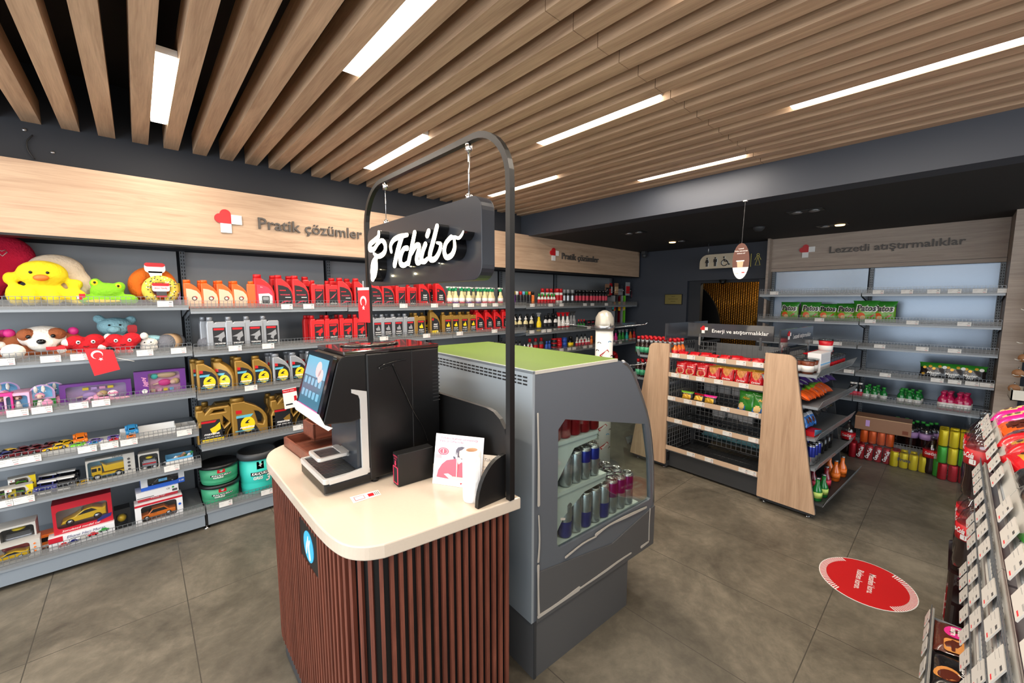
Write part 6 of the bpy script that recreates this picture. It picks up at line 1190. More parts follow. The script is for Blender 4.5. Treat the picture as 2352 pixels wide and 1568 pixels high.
for j, (px, py, Y, c_, rz_) in enumerate(((3, 1040, 3.37, 'c_navy', 20), (12, 1028, 3.42, 'c_yellow', 30), (30, 1040, 3.36, 'c_dred', 25), (43, 1022, 3.43, 'c_dred', 20), (63, 1034, 3.36, 'c_dred', 28), (72, 1018, 3.43, 'c_dred', 20), (94, 1028, 3.36, 'c_dred', 20), (108, 1012, 3.43, 'c_dred', 25), (126, 1024, 3.36, 'c_yellow', 15), (141, 1008, 3.42, 'c_yellow', 35))):
    kind('tc'+c_, toy_car(c_, .10, 'coupe')).put((X1(px, py, Y), Y, z4+.023), R(rz_), 'small %s toy car %s, %s from the left in its %s row' % ({'c_navy': 'navy', 'c_yellow': 'yellow', 'c_dred': 'dark red'}[c_], WC, ordn(j//2), 'front' if j % 2 == 0 else 'rear'), 'toy car', 'small toy cars')
tr = empty('display_tray', (-.40, 3.41, z4)); MB().box(-.30, -.08, 0, .26, .08, .022, 'white').build('tray', tr); tag(tr, 'low white display step under the small toy cars', 'tray')
tr = empty('display_tray', (.005, 3.43, z4)); b = MB(); b.box(-.14, -.06, 0, .125, .07, .004, 'white'); b.box(-.14, .066, 0, .125, .07, .05, 'white'); b.box(.121, -.06, 0, .125, .07, .045, 'white'); b.box(-.14, -.06, 0, -.136, .07, .03, 'white'); b.build('tray', tr); tag(tr, 'white plastic tray holding the little monster trucks', 'tray')
tr2 = empty('display_tray', (.175, 3.43, z4)); b = MB(); tray(b, -.048, -.06, 0, .062, .07, .03, 'strip_clear' if 'strip_clear' in M else mat('strip_clear', (222, 224, 224), .2, alpha=.7), .002)
for k in range(3): b.box(-.048+.035*k, -.06, .004, -.046+.035*k, .07, .028, 'strip_clear')
b.build('tray', tr2); tag(tr2, 'empty clear plastic tray at the right end of the small-car shelf', 'tray')
for j, (px, py, Y, c_, rz_, sc2, n_) in enumerate(((184, 1000, 3.44, 'c_orange', 95, 1.15, 'orange monster truck reared up at the left of the tray'), (179, 1012, 3.38, 'c_green', 80, 1, 'green monster truck in front of the orange one'), (218, 1004, 3.40, 'c_purple', 60, 1, 'purple monster truck in the middle of the tray'), (217, 1010, 3.37, 'c_sky', 75, .8, 'pale blue toy car in front of the purple monster truck'), (260, 1000, 3.41, 'c_purple', 90, 1, 'purple monster truck near the tray middle, behind the red bonnet'), (261, 1005, 3.37, 'c_red', 90, .8, 'red toy car in front of the right-hand purple truck'), (302, 985, 3.46, 'c_sky', 95, 1.15, 'blue monster truck standing tall at the right of the tray'), (301, 1000, 3.39, 'c_orange', 90, .8, 'small orange toy car below the blue monster truck'))):
    kind('mt'+c_, toy_car(c_, .062, 'sedan', True, 'monster_truck')).put((X1(px, py, Y), Y, z4+.0045+(.028 if sc2 > 1 else 0)), R(rz_), n_, 'toy truck', 'monster trucks in the white tray', rot=(R(0), R(-30 if sc2 > 1 else 0), R(rz_)), scale=sc2)
# fifth shelf
z5 = ZS1[4]; mat('box_grey', (196, 194, 188), .5); mat('box_sky', (120, 186, 224), .5)
def dump(b, w_, d, h):
    b.bbox(-.085, -.02, .035, -.04, .02, .085, 'c_yellow', .004); b.box(-.083, -.0215, .058, -.062, -.0205, .078, 'eye'); b.box(-.056, -.0215, .06, -.046, -.0205, .078, 'eye'); b.shape([[(-.038, .1), (-.03, .05), (.06, .05), (.07, .09), (-.02, .085), (-.045, .108)]], .045, 'c_yellow', FF(0, 0, 0)); b.box(-.08, -.018, .025, .06, .018, .04, 'c_yellow')
    for x in (-.062, .03): b.lathe([(.018, -.02), (.018, .02)], 'eye', 14, X=Matrix.Translation((x, 0, .022)) @ Matrix.Rotation(R(90), 4, 'X')); b.lathe([(.01, .021), (.01, .0215)], 'white', 10, X=Matrix.Translation((x, 0, .022)) @ Matrix.Rotation(R(90), 4, 'X'))
kind('dt', win_box('toy_box', .21, .07, .135, 'box_grey', 'box_sky', dump, win=(-.098, .008, .055, .125), deco=lambda b, w_, d, h: ([b.shape([arc(.078, .035+.022*k, .007, 0, 360, 10)[:-1]], .002, 'ink', FF(0, -.0362, 0)) for k in range(4)], b.text('TRUCK', .01, 'ink', FF(.03, -.0365, .130), w=.05)))).put((X1(255, 1070, 3.40), 3.405, z5), R(4), 'boxed yellow dump truck with a sky-blue backdrop', 'toy box')
def rescue(b, w_, d, h): b.bbox(-.035, -.02, .022, .035, .02, .055, 'c_silver', .004); b.box(-.032, -.022, .038, .032, -.0205, .046, 'red'); b.box(-.028, -.018, .055, .028, .018, .064, 'c_silver'); b.sph((0, 0, .075), (.018, .016, .008), 'lab_yellow', 10); [b.lathe([(.008, -.022), (.008, .022)], 'white', 8, X=Matrix.Translation((x, 0, .012)) @ Matrix.Rotation(R(90), 4, 'X')) for x in (-.024, .024)]
kind('rs', win_box('toy_box', .098, .07, .115, 'box_grey', 'dark_grey', rescue, win=(-.044, .012, .044, .105))).put((X1(343, 1055, 3.40), 3.41, z5), R(-3), 'boxed white toy car with a yellow dome on its roof', 'toy box')
r0 = empty('open_toy_tray', (X1(414, 1045, 3.40), 3.42, z5)); b = MB(); tray(b, -.075, -.06, 0, .065, .05, .05, 'sky', .003); b.box(-.075, -.062, 0, .065, -.0605, .035, 'lab_white'); b.build('carton', r0)
for j, (x, y, c_) in enumerate(((-.045, -.03, 'pl_white'), (-.01, -.01, 'carton'), (.025, -.02, 'lab_white'), (.04, .015, 'green'), (0, .02, 'tan'))): soft(r0, 'dinosaur_figure', [((x, y, .03), (.028, .010, .010)), ((x+.022, y, .045), (.012, .006, .012)), ((x-.03, y, .028), (.016, .005, .005))], c_, .004)
tag(r0, 'open blue carton of little dinosaur figures at the right end of the boxed-toy shelf', 'toy tray')
kind('tyc_yellow', toy_car('c_yellow', .07, 'sedan')).put((X1(192, 1108, 3.38), 3.38, z5), R(15), 'small yellow toy car left of the dump truck box', 'toy car')
def buggy(c_):
    def fn():
        r1 = toy_car(c_, .11, 'sedan', True, 'police_toy_truck')(); MB().box(-.015, -.036, .058, .015, .036, .066, 'lab_white').build('light_bar', r1); MB().box(-.060, -.025, .008, -.056, .025, .018, 'lab_white').build('bumper', r1); return r1
    return fn
kind('bg1', buggy('c_navy')).put((X1(110, 1115, 3.37), 3.38, z5), R(80), 'navy toy off-road car, front left of the dark pair', 'toy truck')
kind('bg1', None).put((X1(113, 1105, 3.47), 3.47, z5+.01), R(80), 'navy toy off-road car behind the front left one', 'toy truck')
kind('bg2', buggy('c_black')).put((X1(151, 1108, 3.37), 3.38, z5), R(85), 'black toy off-road car with white bumper, front right of the dark pair', 'toy truck')
kind('bg2', None).put((X1(155, 1095, 3.47), 3.47, z5+.01), R(85), 'black toy off-road car behind the one with white bumper', 'toy truck')
def moto(b, w_, d, h):
    for x in (-.028, .02): b.lathe([(.012, -.006), (.012, .006)], 'eye', 12, X=Matrix.Translation((x, 0, .025)) @ Matrix.Rotation(R(90), 4, 'X'))
    b.tube([(-.028, 0, .025), (-.015, 0, .045), (.01, 0, .042), (.02, 0, .025)], .005, 'c_green', 6); b.sph((0, 0, .048), (.014, .006, .007), 'eye', 8); b.tube([(-.022, -.008, .056), (-.022, .008, .056)], .0015, 'steel', 5)
mf = win_box('toy_box', .098, .05, .075, 'box_grey', 'tan', moto, win=(-.044, .014, .022, .068), deco=lambda b, w_, d, h: (b.shape([[(.049, 0), (.03, .0), (.018, .03), (.034, .05), (.022, .075), (.049, .075)]], .002, 'lab_yellow', FF(0, -.026, 0)), b.shape([arc(.035, .03, .006, 0, 360, 10)[:-1]], .003, 'navy', FF(0, -.0262, 0)), b.box(-.048, -.027, .056, -.025, -.0262, .068, 'white'), b.text('V', .008, 'red', FF(-.037, -.0275, .062), bold=.03)))
kind('mo', mf).put((X1(53, 1120, 3.43), 3.43, z5+.03), R(8), 'boxed green toy motorcycle with yellow flash, upper one', 'toy box', 'boxed toy motorcycles')
kind('mo', mf).put((X1(46, 1140, 3.36), 3.362, z5), R(8), 'boxed toy motorcycle lying in front under the green one', 'toy box', 'boxed toy motorcycles')
kind('mo', mf).put((X1(5, 1135, 3.38), 3.37, z5), R(8), 'boxed toy motorcycle at the left edge of the photo', 'toy box', 'boxed toy motorcycles')
# sixth shelf
z6 = ZS1[5]; mat('box_red', (190, 22, 44), .3, coat=.3); mat('box_white', (230, 230, 232), .35); mat('box_blue', (40, 96, 200), .4); mat('i_dark', (60, 40, 44), .5)
def supercar(col, top=None, style='wedge'):
    def f(b, w_, d, h):
        b2 = MB(); car_body(b, w_*.78, d*.6, h*.55, col, 'eye', style)
        for x in (-.3, .3):
            X = Matrix.Translation((x*w_*.78, 0, h*.12)) @ Matrix.Rotation(R(90), 4, 'X'); b.lathe([(h*.12, -d*.31), (h*.12, d*.31)], 'eye', 16, X=X); b.lathe([(h*.085, -d*.315), (h*.085, d*.315)], 'steel', 12, X=X)
        if top: b.shape([[(-.1*w_, h*.5), (.06*w_, h*.54), (.2*w_, h*.45)]], d*.45, top, FF(0, 0, 0))
    return f
def lift(f, dz, x=0):
    def g_(b, w_, d, h): T0 = b.T; b.T = Matrix.Translation((x, 0, dz)); f(b, w_, d, h-dz); b.T = T0
    return g_
kind('rb', win_box('toy_box', .185, .09, .135, 'box_red', 'peel', lift(supercar('c_yellow'), .022), win=(-.082, .022, .078, .105), deco=lambda b, w_, d, h: (b.text('Simulated model car', .009, 'white', FF(-.01, -.0462, .010), shear=.3, w=.12), b.shape([[(.04, .012), (.085, .025), (.09, .04), (.06, .036), (.04, .022)]], .002, 'c_navy', FF(0, -.046, 0))))).put((X1(192, 1185, 3.40), 3.43, z6+.072), R(3), 'red box with a yellow and black sports car behind its window', 'toy box', scale=1.3)
def car_flat(b, x, z, l_, c_): b.shape([[(x-l_/2, z), (x+l_/2, z), (x+l_/2, z+l_*.22), (x+l_*.3, z+l_*.25), (x+l_*.2, z+l_*.42), (x-l_*.15, z+l_*.42), (x-l_*.28, z+l_*.24), (x-l_/2, z+l_*.2)]], .0015, c_, FF(0, -.0512, 0)); [b.shape([arc(x+s_*l_*.28, z, l_*.09, 0, 360, 8)[:-1]], .002, 'eye', FF(0, -.0514, 0)) for s_ in (-1, 1)]
kind('wb', sc_box('toy_box', .205, .10, .054, 'box_white', lambda b: (b.text('Efsane Hacı Murat', .011, 'c_navy', FF(.01, -.0512, .042), shear=.3, w=.12), b.text('KURMATIK ARABALAR SERİSİ', .004, 'ink', FF(.0, -.0512, .032), w=.075), b.box(-.1022, -.0508, .03, -.06, -.0504, .0535, 'box_red'), [car_flat(b, x, z, .034, c_) for x, z, c_ in ((-.06, .008, 'c_red'), (-.03, .011, 'c_navy'), (.0, .015, 'box_grey'), (.03, .018, 'c_red'), (.066, .024, 'green'))]))).put((X1(192, 1235, 3.39), 3.41, z6), R(3), 'white and red box printed with a row of old cars, under the yellow sports car', 'toy box', scale=1.3)
kind('tx', win_box('toy_box', .185, .08, .105, 'box_white', 'i_dark', lift(supercar('c_orange', None, 'sedan'), .012, -.008), win=(-.07, .012, .068, .092), deco=lambda b, w_, d, h: (b.shape([arc(.08, .06, .006, 0, 360, 10)[:-1]], .002, 'box_blue', FF(0, -.0412, 0)), b.text('TAXI', .005, 'eye', FF(-.02, -.03, .042)), b.box(-.0925, -.041, .095, .0925, -.0404, .105, 'box_red')))).put((X1(367, 1180, 3.40), 3.40, z6), R(2), 'white box with an orange taxi behind its window', 'toy box', scale=1.25)
kind('rb2', sc_box('toy_box', .17, .10, .022, 'box_red', lambda b: b.text('Model Car', .008, 'white', FF(0, -.0512, .011), w=.06))).put((X1(362, 1135, 3.44), 3.45, z6+.133), R(2), 'thin red box on top of the taxi box', 'toy box', scale=1.15)
kind('rb3', sc_box('toy_box', .205, .11, .045, 'box_white', lambda b: (b.text('CE', .010, 'ink', FF(.05, -.0562, .03), bold=.01), b.box(-.1, -.0562, .006, -.02, -.0556, .010, 'ink'), b.box(.07, -.0562, .008, .095, -.0556, .022, 'ink'), b.shape([arc(.075, .034, .006, 0, 360, 10)[:-1]], .002, 'green', FF(0, -.056, 0))))).put((X1(360, 1115, 3.40), 3.42, z6+.159), R(3), 'white box side with recycling marks, between the thin red box and the black car box', 'toy box')
kind('bb', win_box('toy_box', .195, .09, .085, 'box_blue', 'box_grey', lift(supercar('c_black', None, 'sedan'), .012), win=(-.068, .022, .07, .078), deco=lambda b, w_, d, h: (b.box(-.0975, -.0463, .02, -.068, -.0456, .085, 'box_white'), b.box(.07, -.0463, .03, .0975, -.0456, .085, 'box_white'), b.text('1:18', .010, 'white', FF(.08, -.0466, .014), shear=.2, bold=.02), b.box(-.02, -.047, .036, .018, -.0462, .052, 'sky'), b.text('112', .007, 'ink', FF(-.001, -.0474, .045))))).put((X1(372, 1090, 3.40), 3.43, z6+.205), R(3), 'blue and white box with a black car numbered 112 behind its window', 'toy box', scale=1.1)
kind('bk2', win_box('toy_box', .062, .07, .105, 'black', 'dark_grey', lambda b, w_, d, h: b.sph((-.004, 0, .045), (.02, .02, .022), 'c_yellow', 10), win=(-.027, .02, .02, .08))).put((X1(282, 1190, 3.42), 3.43, z6), R(3), 'narrow black box with a small yellow toy between the red and taxi boxes', 'toy box', scale=1.15)
def stunt(b, w_, d, h): b.bbox(-.04, -.02, .012, .04, .02, .05, 'c_silver', .006); b.box(-.032, -.022, .02, .032, -.0205, .035, 'lab_white'); b.box(-.036, -.018, .05, .036, .018, .068, 'dark_grey'); b.sph((0, 0, .08), (.022, .018, .008), 'lab_yellow', 10)
kind('st', win_box('toy_box', .112, .085, .145, 'box_grey', 'dark_grey', lift(stunt, .035), win=(-.05, .034, .05, .136), deco=lambda b, w_, d, h: (b.text('STUNT CAR', .012, 'ink', FF(.005, -.0436, .016), shear=.35, bold=.03, w=.08), b.box(-.045, -.0436, .022, -.015, -.043, .028, 'red')))).put((X1(38, 1185, 3.43), 3.44, z6+.002), R(2), 'open-front grey box with a silver stunt car and yellow dome', 'toy box', scale=1.2)
kind('ob', sc_box('toy_box', .10, .08, .075, 'c_orange', lambda b: (b.box(-.03, -.0412, .035, .045, -.0406, .06, 'eye'), b.box(-.048, -.0412, .005, .048, -.0406, .018, 'box_white')))).put((X1(100, 1210, 3.42), 3.45, z6), R(3), 'orange box beside the stunt car box', 'toy box')
kind('yl', win_box('toy_box', .175, .07, .085, 'box_grey', 'box_red', lift(supercar('c_yellow'), .006, -.018), win=(-.085, .008, .055, .08), deco=lambda b, w_, d, h: [b.shape([arc(.07, .03+.018*k, .004, 0, 360, 8)[:-1]], .002, 'orange', FF(0, -.036, 0)) for k in range(3)])).put((X1(28, 1255, 3.36), 3.362, z6), R(4), 'grey box with a yellow sports car, front left on the bottom toy shelf', 'toy box', scale=1.15)

# ------------------------------------------------------------ hanging accessories in the far corner
random.seed(11)
def hang(name, w_, h, cols):
    def fn():
        root = empty(name); MB().box(-w_/2, -.001, -h, w_/2, .001, 0, cols[0]).build('backing_card', root); MB().bbox(-w_*.38, -.010, -h*.85, w_*.38, -.001, -h*.3, cols[1], .002).build('product', root); return root
    return fn
CP = [(1395, 652, 'carton', 'lab_black'), (1402, 655, 'lab_black', 'red'), (1409, 650, 'red', 'lab_white'), (1416, 650, 'carton', 'tan'), (1424, 655, 'lab_black', 'lab_grey'), (1432, 655, 'navy', 'lab_grey'), (1442, 648, 'lab_grey', 'red'), (1450, 655, 'navy', 'lab_black'), (1458, 660, 'lab_black', 'lab_pink')]
for j, (px, py, c1, c2) in enumerate(CP):
    p = at(px, py, 1, 3.42); kind('hg'+c1+c2, hang('hanging_pack', .10, .17 if j != 6 else .2, (c1, c2))).put((p.x, 3.42+.02*(j % 3), p.z), R(random.uniform(-14, 14)), 'car accessory pack hanging high in the far corner, %s from the left' % ordn(j), 'accessory pack', 'hanging car accessories')
for j, (px, c1, c2) in enumerate(((1408, 'lab_black', 'teal'), (1415, 'green', 'lab_black'), (1423, 'lab_yellow', 'orange'), (1436, 'tan', 'lab_yellow'), (1412, 'orange', 'red'))):
    p = at(px, 693, 1, 3.40); kind('hg2'+c1+c2, hang('hanging_pack', .05, .13, (c1, c2))).put((p.x, 3.40+.02*(j % 2), p.z), R(random.uniform(-10, 10)), 'slim air freshener pack hanging on the lower hooks in the far corner, %s in line' % ordn(j), 'accessory pack', 'hanging air fresheners')
for j in range(5):
    x = 5.2+.07*j; b = MB(); b.box(-.004, -.04, -.48, .004, .12, 0, ('lab_grey', 'dark_grey', 'c_dred', 'lab_grey', 'c_green')[j]); o = b.build('sunshade'); o.location = (x, 3.46, 1.60); tag(o, 'tall flat sunshade pack hanging at the end of the wall shelves, %s from the left' % ordn(j), 'sunshade', 'hanging sunshades')
hk = empty('hook_rack', (5.35, 3.45, 1.66)); 
for x in (-.55, -.35, -.15, .05): MB().tube([(x, .3, 0), (x, -.15, 0), (x, -.17, .02)], .003, 'chrome', 6).build('hook', hk)
MB().tube([(-.6, .3, 0), (.25, .3, 0)], .006, 'chrome', 6).build('cross_bar', hk); tag(hk, 'chrome hook rack carrying the accessory packs in the corner', 'hook rack')
b = MB(); b.bbox(-.12, -.04, 0, .12, .04, .025, 'sky', .01); o = b.build('sponge_pack'); o.location = (5.55, 3.40, ZS5[1]); tag(o, 'light blue pack lying on the second shelf in the far corner', 'pack')
for k, (dx, c_, n_) in enumerate(((0, 'lab_yellow', 'yellow tow rope coil'), (.14, 'lab_yellow', 'second yellow tow rope coil'), (.28, 'red', 'red coiled jump lead'))):
    r0 = empty('rope_coil', (4.95+dx, 3.45, ZS5[3]+.14)); MB().tube([(.085*math.cos(R(a)), .0, .085*math.sin(R(a))) for a in range(0, 360, 20)], .03, c_, 8, closed=True).build('rope', r0); MB().tube([(0, -.02, .05), (0, -.04, .09)], .02, c_, 6).build('tie', r0); tag(r0, n_+' on the lower corner shelf behind the gondola', 'rope')

# ------------------------------------------------------------ white display pole with hooks
pole = empty('display_pole', (3.11, 2.15, 0)); b = MB(); b.lathe([(.078, .02), (.078, 1.27)], mat('pole_white', (232, 230, 226), .4), 24); b.build('tube', pole)
MB().lathe([(.084, 1.262), (.084, 1.33), (.08, 1.38), (.055, 1.425), (.02, 1.443), (.001, 1.446)], mat('pole_cap', (196, 192, 180), .3, .3), 24).build('cap', pole)
MB().lathe([(.16, 0), (.16, .012), (.03, .02)], 'steel', 24).build('base', pole)
b = MB(); b.T = Matrix.Rotation(R(-52), 4, 'Z'); rw = .0785
b.warp = lambda p: Vector((math.sin(p.x/rw)*(rw+.0012), -math.cos(p.x/rw)*(rw+.0012), p.z))
for k in range(6):
    z = 1.06-.17*k; a = R(38); X = FF(-.0+.02*(k % 2), 0, z) @ Matrix.Rotation(a, 4, 'Z'); b.shape([[(-.045+.009*i, -.014) for i in range(11)]+[(.045-.009*i, .014) for i in range(11)]], .0004, 'heart_red', X); b.text('MINI TAXIM', .010, 'white', X @ Matrix.Translation((0, 0, .0012)), bold=.02, w=.07)
    for (dx, dz, c_) in ((-.05, .09, 'lab_grey'), (.05, .10, 'sky'), (-.07, .02, 'ink'), (.08, -.03, 'c_dred')): b.shape([[(dx-.02, z+dz), (dx+.022, z+dz), (dx+.018, z+dz+.008), (dx+.006, z+dz+.014), (dx-.008, z+dz+.014), (dx-.018, z+dz+.007)]], .0006, c_, FF(0, 0, 0))
b.build('printed_cars', pole)
for zz in (1.29, .93):
    MB().lathe([(.086, zz-.02), (.09, zz-.018), (.09, zz+.018), (.086, zz+.02)], 'steel', 24).build('hook_collar', pole)
    for a in (0, 90, 180, 270):
        a2 = R(a-48); dx, dy = math.cos(a2), math.sin(a2); MB().tube([(dx*.085, dy*.085, zz), (dx*.36, dy*.36, zz+.03), (dx*.39, dy*.39, zz+.055)], .0035, 'chrome', 6).build('hook', pole)
tag(pole, 'white cylindrical display pole printed with little cars and a domed silver cap', 'display pole')
nk = empty('travel_pillow', (3.11+.22*math.cos(R(-48)), 2.15+.22*math.sin(R(-48)), .58)); soft(nk, 'pillow', [((0, 0, .22), (.07, .05, .10)), ((0, 0, .12), (.045, .04, .08)), ((0, 0, .02), (.085, .06, .10))], 'dark_grey', .009); MB().lathe([(.056, .07), (.058, .10), (.056, .17)], 'red', 18, sy=.85).build('wrapper', nk); MB().box(-.02, -.06, .09, .015, -.052, .15, 'tan').build('label', nk); MB().tube([(0, 0, .31), (0, 0, .36)], .004, 'black', 5).build('loop', nk)
nk.rotation_euler = (0, 0, R(-40)); tag(nk, 'dark travel pillow with a red wrapper hanging from the display pole', 'travel pillow')
# ------------------------------------------------------------ products on the middle gondola (local frame g)
GM = Matrix.Translation(GO) @ Matrix.Rotation(GR, 4, 'Z')
def gput(K, x, y, z, rz, label, cat, grp=None, rot=None, scale=None):
    rr = rot if rot is None else (rot[0], rot[1], rot[2]+GR)
    return K.put(GM @ Vector((x, y, z)), GR+rz, label, cat, grp, rot=rr, scale=scale)
random.seed(5)
mat('bag_red', (196, 24, 34), .25, coat=.4); mat('bag_stick', (206, 136, 66), .5); mat('bag_dark', (30, 26, 34), .25, coat=.4); mat('bag_green', (46, 130, 42), .25, coat=.4); mat('bag_lgreen', (110, 170, 40), .3, coat=.3); mat('bag_gold', (206, 160, 50), .3, .3); mat('bag_pink', (226, 36, 140), .22, coat=.5); mat('bag_orange', (228, 92, 30), .25, coat=.5); mat('bag_cream', (230, 196, 130), .4)
mat('bag_blue', (40, 110, 190), .25, coat=.4); mat('bag_brown', (88, 40, 30), .25, coat=.4); mat('bag_black', (24, 22, 24), .25, coat=.4); mat('foil', (206, 208, 212), .35, .2); mat('bag_purple', (70, 44, 110), .25, coat=.4)
def stickbag():
    root = empty('pretzel_bag'); b, wp = bagfn(.10, .125, .045, lambda u, v: 'bag_red', .05, 14); b.build('pouch', root); d = MB(); d.warp = wp
    d.shape([rrect(-.034, .02, .036, .07, .02)], .0008, 'white', FF(0, 0, 0)); d.shape([rrect(-.032, .022, .034, .068, .019)], .0012, 'bag_stick', FF(0, 0, 0)); d.text('Çerezza', .012, 'white', FF(0, -.001, .088), shear=.2, bold=.02, w=.055)
    for i in range(6): d.box(-.028+i*.01, -.0014, .026, -.0265+i*.01, -.0008, .064, 'bag_brown')
    d.build('print', root); return root
def stickbag2():
    root = empty('pretzel_bag'); b, wp = bagfn(.11, .12, .045, lambda u, v: 'bag_gold' if v > .93 else ('bag_stick' if (u-.5)**2*3+(v-.95)**2*1.3 < .32 else 'bag_red'), .05, 18); b.build('pouch', root); d = MB(); d.warp = wp
    for i in range(7): d.box(-.036+i*.012, -.0012, .065-.012*abs(i-3)*.0, -.0345+i*.012, -.0004, .108, 'bag_brown')
    d.text('Çerezza', .014, 'white', FF(.0, -.001, .03), shear=.2, bold=.02, w=.06); d.build('print', root); return root
for i, y in enumerate((.315, .225, .125)):
    gput(kind('stk', stickbag), .07, y, .868, R(-90+random.uniform(-8, 8)), 'red pretzel bag with a white framed window, %s from the left on the second gondola shelf' % ordn(i), 'snack bag', 'red pretzel bags', rot=(R(-12), 0, R(-90)))
    for k in range(2): gput(kind('stk', None), .11+.045*k, y-.02, .868, 0, 'red pretzel bag, %s behind the %s white-framed one' % (ordn(k), ordn(i)), 'snack bag', 'red pretzel bags', rot=(R(-12), 0, R(-90)))
for i, y in enumerate((.025, -.085, -.195, -.305)):
    gput(kind('stk2', stickbag2), .07, y, .868, 0, 'red pretzel bag showing brown sticks, %s from the left on the second gondola shelf' % ordn(i), 'snack bag', 'red stick bags', rot=(R(-14), 0, R(-90)))
    for k in range(2): gput(kind('stk2', None), .11+.045*k, y-.015, .868, 0, 'red pretzel bag, %s behind the %s stick-printed one' % (ordn(k), ordn(i)), 'snack bag', 'red stick bags', rot=(R(-14), 0, R(-90)))
# top shelf sachets
K = kind('sach', bag('sachet', .09, .06, .022, 'bag_red'))
for i in range(8): gput(K, .06+.035*(i % 3), .30-.085*i, 1.055, 0, 'flat red sachet on the top gondola shelf, %s from the left' % ordn(i), 'sachet', 'red sachets', rot=(R(-65), 0, R(-90+random.uniform(-12, 12))))
nb = lambda top, mid: bag('snack_bag', .11, .085, .04, lambda u, v: top if v > .8 else (mid if .2 < v < .62 and .15 < u < .85 else 'bag_black'), lambda d: d.text('Çıtır', .012, 'bag_gold', FF(0, -.001, .06), bold=.02))
gput(kind('nb1', nb('bag_lgreen', 'bag_gold')), .06, .24, .656, 0, 'small black and green snack bag at the left of the middle gondola shelf', 'snack bag', rot=(R(-15), 0, R(-84)))
gput(kind('nb2', nb('bag_red', 'bag_gold')), .06, .14, .656, 0, 'small black and red snack bag, low one in the middle of three', 'snack bag', rot=(R(-30), 0, R(-95)))
gput(kind('nb3', nb('bag_pink', 'bag_gold')), .06, .04, .656, 0, 'small black and magenta snack bag right of the two others', 'snack bag', rot=(R(-14), 0, R(-90)))
bg = bag('snack_bag', .15, .16, .055, lambda u, v: 'bag_cream' if (u-.25)**2+(v-.25)**2 < .03 else ('bag_blue' if v < .3 and u < .5 else 'bag_green'), lambda d: d.text('Altın', .02, 'bag_gold', FF(0, -.001, .11), shear=.2, bold=.02))
gput(kind('gbag', bg), .09, -.24, .656, 0, 'green and blue snack bag with gold lettering on the middle gondola shelf', 'snack bag', 'green snack bags', rot=(R(-8), 0, R(-100)))
gput(kind('gbag', None), .14, -.30, .656, 0, 'green snack bag standing behind the gold-lettered one', 'snack bag', 'green snack bags', rot=(R(-4), 0, R(-85)))
gput(kind('gbag', None), .07, -.36, .656, 0, 'green snack bag half hidden by the right oak end panel', 'snack bag', 'green snack bags', rot=(R(-12), 0, R(-80)))
# silver packs stacked in the core, seen through the grid
KF = kind('foilp', sc_box('foil_pack', .11, .07, .085, 'foil', lambda b: b.box(-.056, -.036, .065, .056, -.0352, .086, 'lab_grey')))
n_ = 0
for z, ys in ((.667, (.26, .13, .0, -.13, -.26)), (.754, (.0, -.13, -.26)), (.447, (.16, .04, -.08)), (.447, (-.24,))):
    for y in ys:
        gput(KF, .56+.02*math.sin(n_*3), y, z, R(-90), 'silver foil pack seen through the gondola grid, %s counted from upper left' % ordn(n_), 'foil pack', 'silver packs in the gondola core'); n_ += 1
KT = kind('tealp', bag('wipes_pack', .17, .11, .06, 'teal_dull' if 'teal_dull' in M else mat('teal_dull', (84, 140, 150), .4)))
for i, y in enumerate((.24, .08, -.08, -.24)): gput(KT, .54, y, .229, 0, 'teal wipes pack lying behind the grid above the bottom shelf, %s from the left' % ordn(i), 'wipes pack', 'teal wipes packs', rot=(R(-40), 0, R(-90)))
# right side shelves (facing -y local)
ys_ = -.39
mat('jar_brown', (120, 60, 36), .3)
def nutcup(c1, lab):
    def fn():
        root = empty('snack_cup'); MB().lathe([(.026, 0), (.030, .05), (.033, .07)], c1, 16).build('cup', root); MB().lathe([(.0305, .012), (.0325, .045)], lab, 16).build('label', root); MB().lathe([(.035, .07), (.035, .078), (.02, .08), (.001, .08)], 'clear', 16).build('lid', root); return root
    return fn
zt = 1.021
for k in range(4): gput(kind('nut', nutcup('jar_brown', 'lab_white')), .07+.075*(k//2), ys_-.17-.07*(k % 2), zt, 0, 'brown nut cup with clear lid at the near end of the top side shelf, %s one' % ordn(k), 'snack cup', 'brown nut cups', scale=1.3)
for i in range(7): gput(kind('wb1', sc_box('slim_carton', .024, .07, .115, 'box_white', lambda b: (b.box(-.0122, -.0358, .045, .0122, -.0352, .052, 'sky'), b.text('Cikolata', .008, 'lab_grey', FR((0, -.0362, .085), (0, 0, 1), (-1, 0, 0)), w=.045)))), .18+.032*i, ys_-.25, zt, R(-6), 'slim white carton with a blue band on the top side shelf, %s from the left' % ordn(i), 'carton', 'slim white cartons', scale=1.2)
for i in range(12): gput(kind(('nutr', 'nutb')[i % 2], nutcup(('red', 'navy')[i % 2], ('lab_white', 'red')[i % 2])), .40+.075*(i//2), ys_-.18-.08*(i % 2), zt, 0, '%s snack cup on the top side shelf, %s counted from the white cartons' % (('red', 'dark blue')[i % 2], ordn(i//2)), 'snack cup', 'red and blue snack cups', scale=1.15)
gput(kind('rcup', nutcup('red', 'lab_white')), .62, ys_-.2, zt+.092, 0, 'large red lidded cup standing on top of the snack cups', 'snack cup', scale=1.5)
for i in range(10): gput(kind('rsn', bag('sachet', .07, .09, .02, 'bag_red')), .40+.05*i, ys_-.20, zt+.095, 0, 'red sachet lying on the snack cups, %s from the near end' % ordn(i), 'sachet', 'red sachets on the cups', rot=(R(-85), 0, R(random.uniform(-30, 30))))
